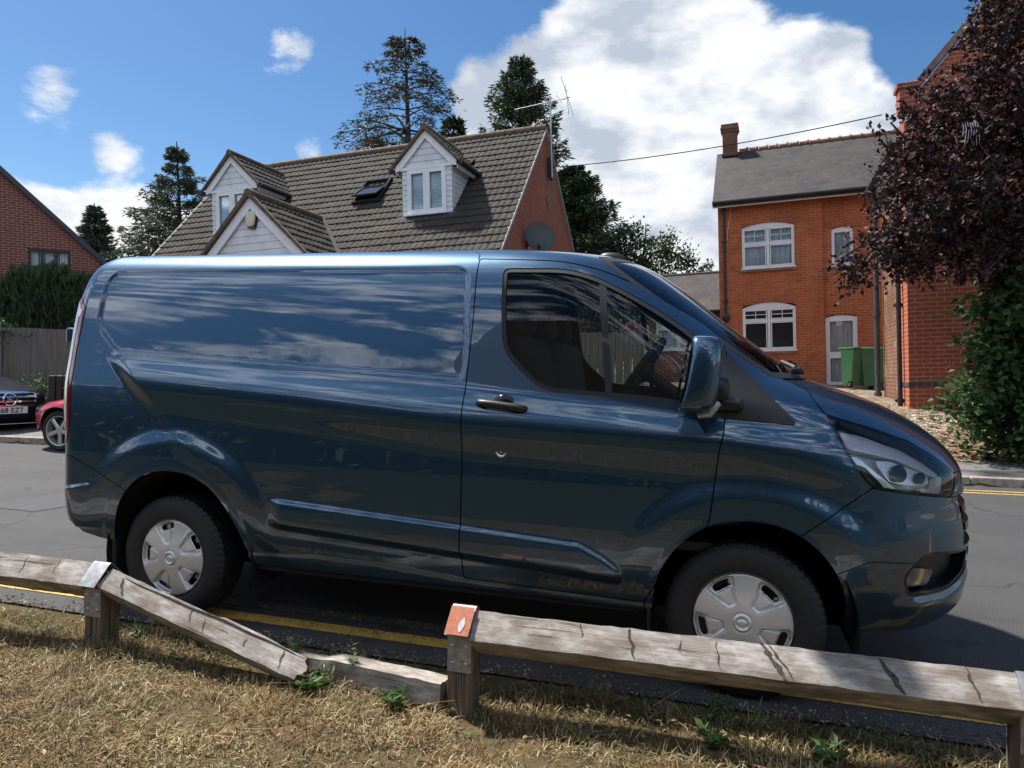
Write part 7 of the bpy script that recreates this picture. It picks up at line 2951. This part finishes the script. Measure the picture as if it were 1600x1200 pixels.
ZR = .318
make_rail('weathered wooden rail running off the left edge from the near-left post', (-2.05, RAIL_Y, ZR + .005), (-.055, RAIL_Y, ZR + .005), 1,
          cracks=[(.80, .010, .3, .1, .9), (.62, .008, -.2, .2, .8), (.9, .006, .2, .0, .7)])
make_rail('long weathered wooden rail between the orange-capped post and the right-hand post', (1.895, RAIL_Y, ZR - .005), (3.765, RAIL_Y, ZR + .006), 2,
          cracks=[(.235, .008, .25, .05, .50), (.335, .020, .35, .0, .9), (.43, .007, .1, .2, .55), (.50, .008, .2, .1, .95), (.60, .045, .8, .0, 1.0), (.615, .018, .9, .05, .9), (.80, .034, .7, .05, 1.0), (.93, .016, .3, .0, .9)])
# the broken one: one end still in its strap, the other on the grass
rb = make_rail('snapped wooden rail sloping from its post down to the grass, split along its length', (.035, RAIL_Y - .005, .322), (1.155, -1.425, .060), 3, jag1=.035, hd=.072, twist=R(-4),
               cracks=[(.10, .03, .9, .2, .9), (.46, .010, .4, .1, .7), (.53, .010, .6, .3, .9), (.73, .010, .2, .3, .7), (.90, .012, .3, .0, .9)])
mb = MB()
pts = []
for k in range(26):
    t = k / 25
    s = .10 + .30 * math.sin(t * 3.4 + .3) * (.4 + t * .6)
    s = min(max(.16 + .04 * math.sin(t * 7) + .02 * math.sin(t * 19) - .10 * t, .02), .5)
    pts.append((.10 + .98 * t, -.072 * max(s, 0) - .001, .072 * (1 - max(s, 0)) + .001))
mb.tube(pts, [.0015 + .0040 * math.sin(PI * k / 25) for k in range(26)], 6)
mb.build('long_split', M['crack'], rb)
mb = MB()
bm = bmesh.new()
mb.prism([(.55, .030), (.66, .062), (.90, .060), (1.04, .046), (1.07, .036), (.9, .02)], .006, .040)
mb.build('splinter', M['timber'], rb, bevel=.006)
make_rail('fallen end of the snapped rail lying on the ground against the orange-capped post', (.66, -1.215, .045), (1.775, -1.375, .055), 4, jag0=.10, hd=.072, twist=R(40),
          taper=([0, .12, .45, .5, 1], [.25, .45, .6, .97, 1.0]))


def make_post(label, x, y, h, strap, seed, half=.052):
    root = thing('wooden_post', label, 'post', (x, y, 0))
    r = np.random.default_rng(seed)
    mb = MB()
    # square post with a V notch in its head for the rail
    V, F = [], []
    rings = []
    zs_ = [-.3, 0, .1, .2, h - .10]
    for z in zs_:
        ring = round_poly([(-half, -half), (half, -half), (half, half), (-half, half)], .006, 2)
        rings.append([(a + r.normal() * .0008, b + r.normal() * .0008, z) for a, b in ring])
    n = len(rings[0])
    for ring in rings:
        V += ring
    for i in range(len(rings) - 1):
        for j in range(n):
            F.append((i * n + j, i * n + (j + 1) % n, (i + 1) * n + (j + 1) % n, (i + 1) * n + j))
    F.append(tuple((len(rings) - 1) * n + j for j in range(n)))
    mb.add(V, F)
    mb.box((0, -half + .012, h - .09), (2 * half - .004, .020, .05))
    mb.box((0, half - .012, h - .09), (2 * half - .004, .020, .05))
    mb.build('post_timber', M['post'], root, angle=30)
    for k in range(3):
        mb = MB()
        xx = r.uniform(-.03, .03)
        z0 = r.uniform(.02, .1)
        mb.add([(xx, -half - .001, z0), (xx + .004, -half - .001, z0 + .1), (xx + .001, -half - .001, z0 + .2), (xx - .003, -half - .001, z0 + .1)], [(0, 1, 2, 3)])
        mb.build('crack', M['crack'], root)
    mb = MB()
    mb.add([(half + .001, -.01, .03), (half + .001, -.002, .15), (half + .001, -.006, h - .12), (half + .001, -.014, .15)], [(0, 1, 2, 3)])
    mb.build('crack', M['crack'], root)
    # steel strap bent over the rail and bolted to the post
    zc = ZR
    hd = .0925
    t = .004
    yb = half + .003
    path = [(-yb, h - .235), (-yb, zc - .012), (-hd, zc + .004), (-.010, zc + hd - .006), (0, zc + hd + .002), (.010, zc + hd - .006), (hd, zc + .004), (yb, zc - .012), (yb, h - .235)]
    mb = MB()
    w = half - .002
    V = []
    P_ = [Vector((0, a, b)) for a, b in path]
    for i, p_ in enumerate(P_):
        d = (P_[min(i + 1, len(P_) - 1)] - P_[max(i - 1, 0)]).normalized()
        nn = Vector((0, -d.z, d.y))
        for xx, k in ((-w, 0), (w, 0), (w, 1), (-w, 1)):
            q_ = p_ + nn * t * k
            V.append((xx, q_.y, q_.z))
    F = []
    for i in range(len(P_) - 1):
        for j in range(4):
            F.append((i * 4 + j, i * 4 + (j + 1) % 4, (i + 1) * 4 + (j + 1) % 4, (i + 1) * 4 + j))
    F += [(3, 2, 1, 0), tuple((len(P_) - 1) * 4 + j for j in range(4))]
    mb.add(V, F)
    st = mb.build('strap', M['galvanised_strap'], root, angle=25)
    if strap == 'orange':
        # the slopes over the rail are rust-orange, with a bare patch
        mb = MB()
        for sgn in (-1, 1):
            a, b = Vector((0, sgn * (hd + .0045), zc + .010)), Vector((0, sgn * .012, zc + hd + .001))
            nn = Vector((0, sgn * .7071, .7071)) * .0015
            mb.add([(-w, *(a + nn + Vector((0, sgn * .003, .0)))[1:]), (w, *(a + nn + Vector((0, sgn * .003, .0)))[1:]), (w, *(b + nn + Vector((0, sgn * .003, .003)))[1:]), (-w, *(b + nn + Vector((0, sgn * .003, .003)))[1:])], [(0, 1, 2, 3)])
        mb.build('rusty_top', M['rusty_painted_strap'], st)
        mb = MB()
        drop = smooth_poly([(.0, .010), (.010, .028), (.013, .042), (.010, .060), (.004, .074), (-.002, .066), (-.010, .048), (-.012, .030)], 4)
        a, b = Vector((0, -(hd + .0045), zc + .010)), Vector((0, -.012, zc + hd + .001))
        d = (b - a).normalized()
        nn = Vector((0, -.7071, .7071)) * .0062
        mb.add([tuple(a + d * v_ + nn + Vector((u_ + .012, 0, 0))) for u_, v_ in drop], [tuple(range(len(drop)))])
        mb.build('bare_patch', M['galvanised_strap'], st)
    mb = MB()
    for (bx_, bz_) in ((-.028, h - .13), (.028, h - .13), (-.028, h - .20), (.028, h - .20)):
        mb.lathe([(.001, .007), (.004, .0065), (.0075, .004), (.009, .0)], 14, 0, Matrix.Translation((bx_, -yb - .003, bz_)) @ Matrix.Rotation(R(90), 4, 'X'))
    mb.build('bolts', M['steel'], st, angle=60)
    return root


make_post('near-left wooden post with a grey steel strap, where the snapped rail still hangs', -.010, RAIL_Y, .405, 'grey', 1)
make_post('wooden post with an orange rusty steel cap in the middle of the verge', 1.845, RAIL_Y, .400, 'orange', 2)
make_post('wooden post beyond the left edge carrying the far end of the left rail', -2.10, RAIL_Y, .405, 'grey', 4)
make_post('wooden post with a grey steel strap at the bottom right corner', 3.815, RAIL_Y, .405, 'grey', 3)

# ---------------------------------------------------------------- dry grass
r = np.random.default_rng(5)
N_BL = 170000
gx = r.uniform(-2.6, 4.9, N_BL)
gy = -.98 - 1.75 * r.random(N_BL) ** 1.05
ok = gy > -1.75 - .40 * (3.3 - gx)
gx, gy = gx[ok], gy[ok]
# thinner growth over the rest of the verge
gx2, gy2 = r.uniform(-6, 8, 90000), r.uniform(-3.6, -1.02, 90000)
ok = (gy2 < -1.75 - .40 * (3.3 - gx2)) | (gx2 > 4.9) | (gx2 < -2.6)
gx, gy = np.concatenate([gx, gx2[ok]]), np.concatenate([gy, gy2[ok]])
N_BL = len(gx)
# ragged front along the road, thinner towards it
edge = -1.04 + .07 * np.sin(gx * 2.3 + .5) + .05 * np.sin(gx * 6.1) + .03 * np.sin(gx * 17)
bare = np.sin(gx * 3.7 + 2.0 * np.sin(gy * 4.0)) * np.sin(gy * 6.7 + 1.5 * np.sin(gx * 2.9)) + .35 * np.sin(gx * 13) * np.sin(gy * 15)
dens = ss((edge - gy) / .16) * (1 - .75 * ss((bare - .35) / .4)) * (.72 + .28 * np.sin(gx * 8.3 + gy * 5) * np.sin(gy * 9.1 - gx * 3))
keep = r.random(N_BL) < np.maximum(dens, .03 * (gy < -.95))
gx, gy = gx[keep], gy[keep]
n = len(gx)
gzv = ground_z(gx, gy)
lean = np.abs(r.normal(1.12, .38, n))
tuft = .5 + .5 * np.sin(gx * 5.7 + 1.3) * np.sin(gy * 7.9 + gx * 2.1)
L_ = r.gamma(5, .0078, n) * (.7 + .6 * tuft)
az = r.uniform(0, 2 * PI, n) + .0
az = np.where(r.random(n) < .45, np.sin(gx * 3.1) * 2 + np.cos(gy * 4.3) * 2 + r.normal(size=n) * .7, az)
W_ = r.uniform(.0011, .0024, n)
dx, dy = np.cos(az), np.sin(az)
sx, sy = -dy, dx
s1, c1 = np.sin(np.clip(lean * .6, 0, 1.5)), np.cos(np.clip(lean * .6, 0, 1.5))
s2, c2 = np.sin(np.clip(lean * 1.25, 0, 1.75)), np.cos(np.clip(lean * 1.25, 0, 1.75))
base = np.stack([gx, gy, gzv - .004 + r.uniform(0, .014, n)], 1)
d1 = np.stack([dx * s1, dy * s1, c1], 1) * (L_ * .5)[:, None]
d2 = np.stack([dx * s2, dy * s2, c2], 1) * (L_ * .5)[:, None]
sd = np.stack([sx, sy, np.zeros(n)], 1) * W_[:, None]
m1 = base + d1
m2 = m1 + d2
m2[:, 2] = np.maximum(m2[:, 2], gzv + .003)
V = np.stack([base - sd, base + sd, m1 + sd * .85, m1 - sd * .85, m2 + sd * .12, m2 - sd * .12], 1).reshape(-1, 3)
i0 = np.arange(n)[:, None] * 6
F = np.concatenate([i0 + np.array([[0, 1, 2, 3]]), i0 + np.array([[3, 2, 4, 5]])], 0)
me = arr_mesh('grass', V, F)
# how green each blade is: damp patches by the posts and the road edge
gp = .30 * ss((gy + 1.45) / .3) + .32 * np.exp(-(((gx - 2.35) / .5) ** 2 + ((gy + 1.14) / .12) ** 2)) + .25 * np.exp(-(((gx - 3.1) / .7) ** 2 + ((gy + 1.12) / .12) ** 2)) \
    + .18 * np.exp(-(((gx + .35) / .5) ** 2 + ((gy + 1.25) / .2) ** 2)) + .12 * np.sin(gx * 3.3 + gy * 4.1) * np.sin(gy * 6.3) + .10 * (np.sin(gx * 9.1) * np.sin(gy * 13) > .3) + .20
green = (r.random(n) < gp) * r.uniform(.5, 1, n)
at = me.attributes.new('green', 'FLOAT', 'POINT')
at.data.foreach_set('value', np.repeat(green, 6).astype(np.float32))
go = mesh_obj('grass', me, M['grass'])
tag(go, 'dry yellow-brown grass of the verge in front of the van', 'grass', kind='stuff')

# low clover and moss in the green patches
nc = 5200
X = r.uniform(-1.8, 4.4, nc)
Y = -1.06 - 1.15 * r.random(nc) ** 1.4
k_ = (np.sin(X * 4.1 + 1) * np.sin(Y * 7.3 + X) + .5 * np.sin(X * 11 + Y * 9)) > .25
X, Y = X[k_], Y[k_]
C_ = np.stack([X, Y, ground_z(X, Y) + r.uniform(.008, .022, len(X))], 1)
V, F = leaves(C_, .014, .011, r, 2.0)
cl_ = mesh_obj('clover', arr_mesh('clover', V, F), M['weed'])
tag(cl_, 'low green clover and moss between the dry grass blades', 'ground cover', kind='stuff')
# grit and small stones washed to the edge of the tarmac
ng = 2600
X = r.uniform(-3, 4.8, ng)
Y = -1.03 + np.abs(r.normal(size=ng)) * .07
Z = r.uniform(.002, .006, ng)
s_ = r.uniform(.0015, .0055, ng)[:, None]
tet = np.array([[1, 1, 1], [1, -1, -1], [-1, 1, -1], [-1, -1, 1]], float)
V = np.stack([X, Y, Z], 1)[:, None, :] + (tet[None] + r.normal(size=(ng, 4, 3)) * .3) * s_[:, None, :] * np.array([1, 1, .6])
F = (np.arange(ng)[:, None, None] * 4 + np.array([[0, 1, 2], [0, 3, 1], [0, 2, 3], [1, 3, 2]])[None]).reshape(-1, 3)
gr_ = mesh_obj('grit', arr_mesh('grit', V.reshape(-1, 3), F), M['gravel'])
tag(gr_, 'grit and small stones along the edge of the tarmac', 'grit', kind='stuff')

# longer pale straws and dead leaves
st = MB()
for k in range(260):
    x, y = r.uniform(-1.6, 4.4), -1.12 - 1.3 * r.random()
    a = r.uniform(0, 2 * PI)
    L0 = r.uniform(.07, .20)
    z0 = float(ground_z(x, y)) + .012
    up0 = r.uniform(.0, .5) ** 1.6
    p0 = Vector((x, y, z0))
    p1 = p0 + Vector((math.cos(a) * L0 * .5, math.sin(a) * L0 * .5, L0 * up0 * .6 + .012))
    p2 = p1 + Vector((math.cos(a + .4) * L0 * .5, math.sin(a + .4) * L0 * .5, L0 * up0 * .2))
    st.tube([p0, p1, p2], [.0013, .0011, .0006], 3, caps=False)
so = st.build('straw', M['grass'])
tag(so, 'pale straws lying across the dry verge', 'straw', kind='stuff')
nl = 330
X = r.uniform(-1.6, 4.4, nl)
Y = -1.12 - 1.3 * r.random(nl) ** 1.3
X[:120] = r.normal(2.6, .7, 120)
Y[:120] = -1.12 - .15 * np.abs(r.normal(size=120))
C_ = np.stack([X, Y, ground_z(X, Y) + r.uniform(.012, .035, nl)], 1)
V, F = leaves(C_, .026, .018, r, 1.5)
lo_ = mesh_obj('dead_leaves', arr_mesh('dead_leaves', V, F), M['dead_leaf'])
tag(lo_, 'small brown dead leaves caught in the grass of the verge', 'leaf litter', kind='stuff')


def weed(label, x, y, h, n_stem, leaf_l, seed, spread=.05, group=None, feather=True):
    rr = np.random.default_rng(seed)
    root = thing('weed', label, 'weed', (x, y, float(ground_z(x, y))), (0, 0, 0), group)
    sm = MB()
    C_, A_ = [], []
    for k in range(n_stem):
        a = rr.uniform(0, 2 * PI)
        tip = Vector((math.cos(a) * spread * rr.uniform(.4, 1.4), math.sin(a) * spread * rr.uniform(.4, 1.4), h * rr.uniform(.6, 1.05)))
        b0 = Vector((rr.normal() * spread * .3, rr.normal() * spread * .3, -.01))
        mid = b0.lerp(tip, .5) + Vector((0, 0, h * .08))
        sm.tube([b0, mid, tip], [.0028, .002, .0008], 5)
        m_ = 34 if feather else 12
        for j in range(m_):
            t = .15 + .85 * j / m_
            p_ = b0.lerp(mid, t * 2) if t < .5 else mid.lerp(tip, t * 2 - 1)
            az_ = rr.uniform(0, 2 * PI)
            C_.append(p_)
            A_.append((math.cos(az_), math.sin(az_), .5))
    V, F = leaves(np.array([tuple(c) for c in C_]), leaf_l, leaf_l * (.16 if feather else .42), rr, 1.0, np.array(A_))
    sm.build('stem', M['weed'], root)
    mesh_obj('foliage', arr_mesh('foliage', V, F), M['weed'], root)
    return root


weed('tall feathery weed growing beside the fallen rail end', 1.35, -1.33, .155, 3, .034, 1, .03)
weed('feathery weed just behind the tip of the snapped rail', .98, -1.26, .14, 3, .030, 2, .03)
weed('low leafy green weed by the broken tip of the snapped rail', 1.22, -1.45, .075, 7, .045, 3, .09, feather=False)
weed('leafy green weed in front of the fallen rail, left of the orange-capped post', 1.58, -1.47, .07, 7, .045, 4, .07, feather=False)
weed('broad-leaved weed on the verge under the long rail', 2.83, -1.37, .05, 5, .045, 5, .06, feather=False)
weed('broad-leaved weed nearest the bottom right corner', 3.20, -1.36, .06, 6, .05, 6, .07, feather=False)
weed('small green weed at the road edge under the long rail, left of the front wheel', 2.83, -1.10, .04, 9, .03, 7, .10, feather=True)
weed('small green weed by the foot of the near-left post', .13, -1.28, .06, 5, .03, 8, .04, feather=False)
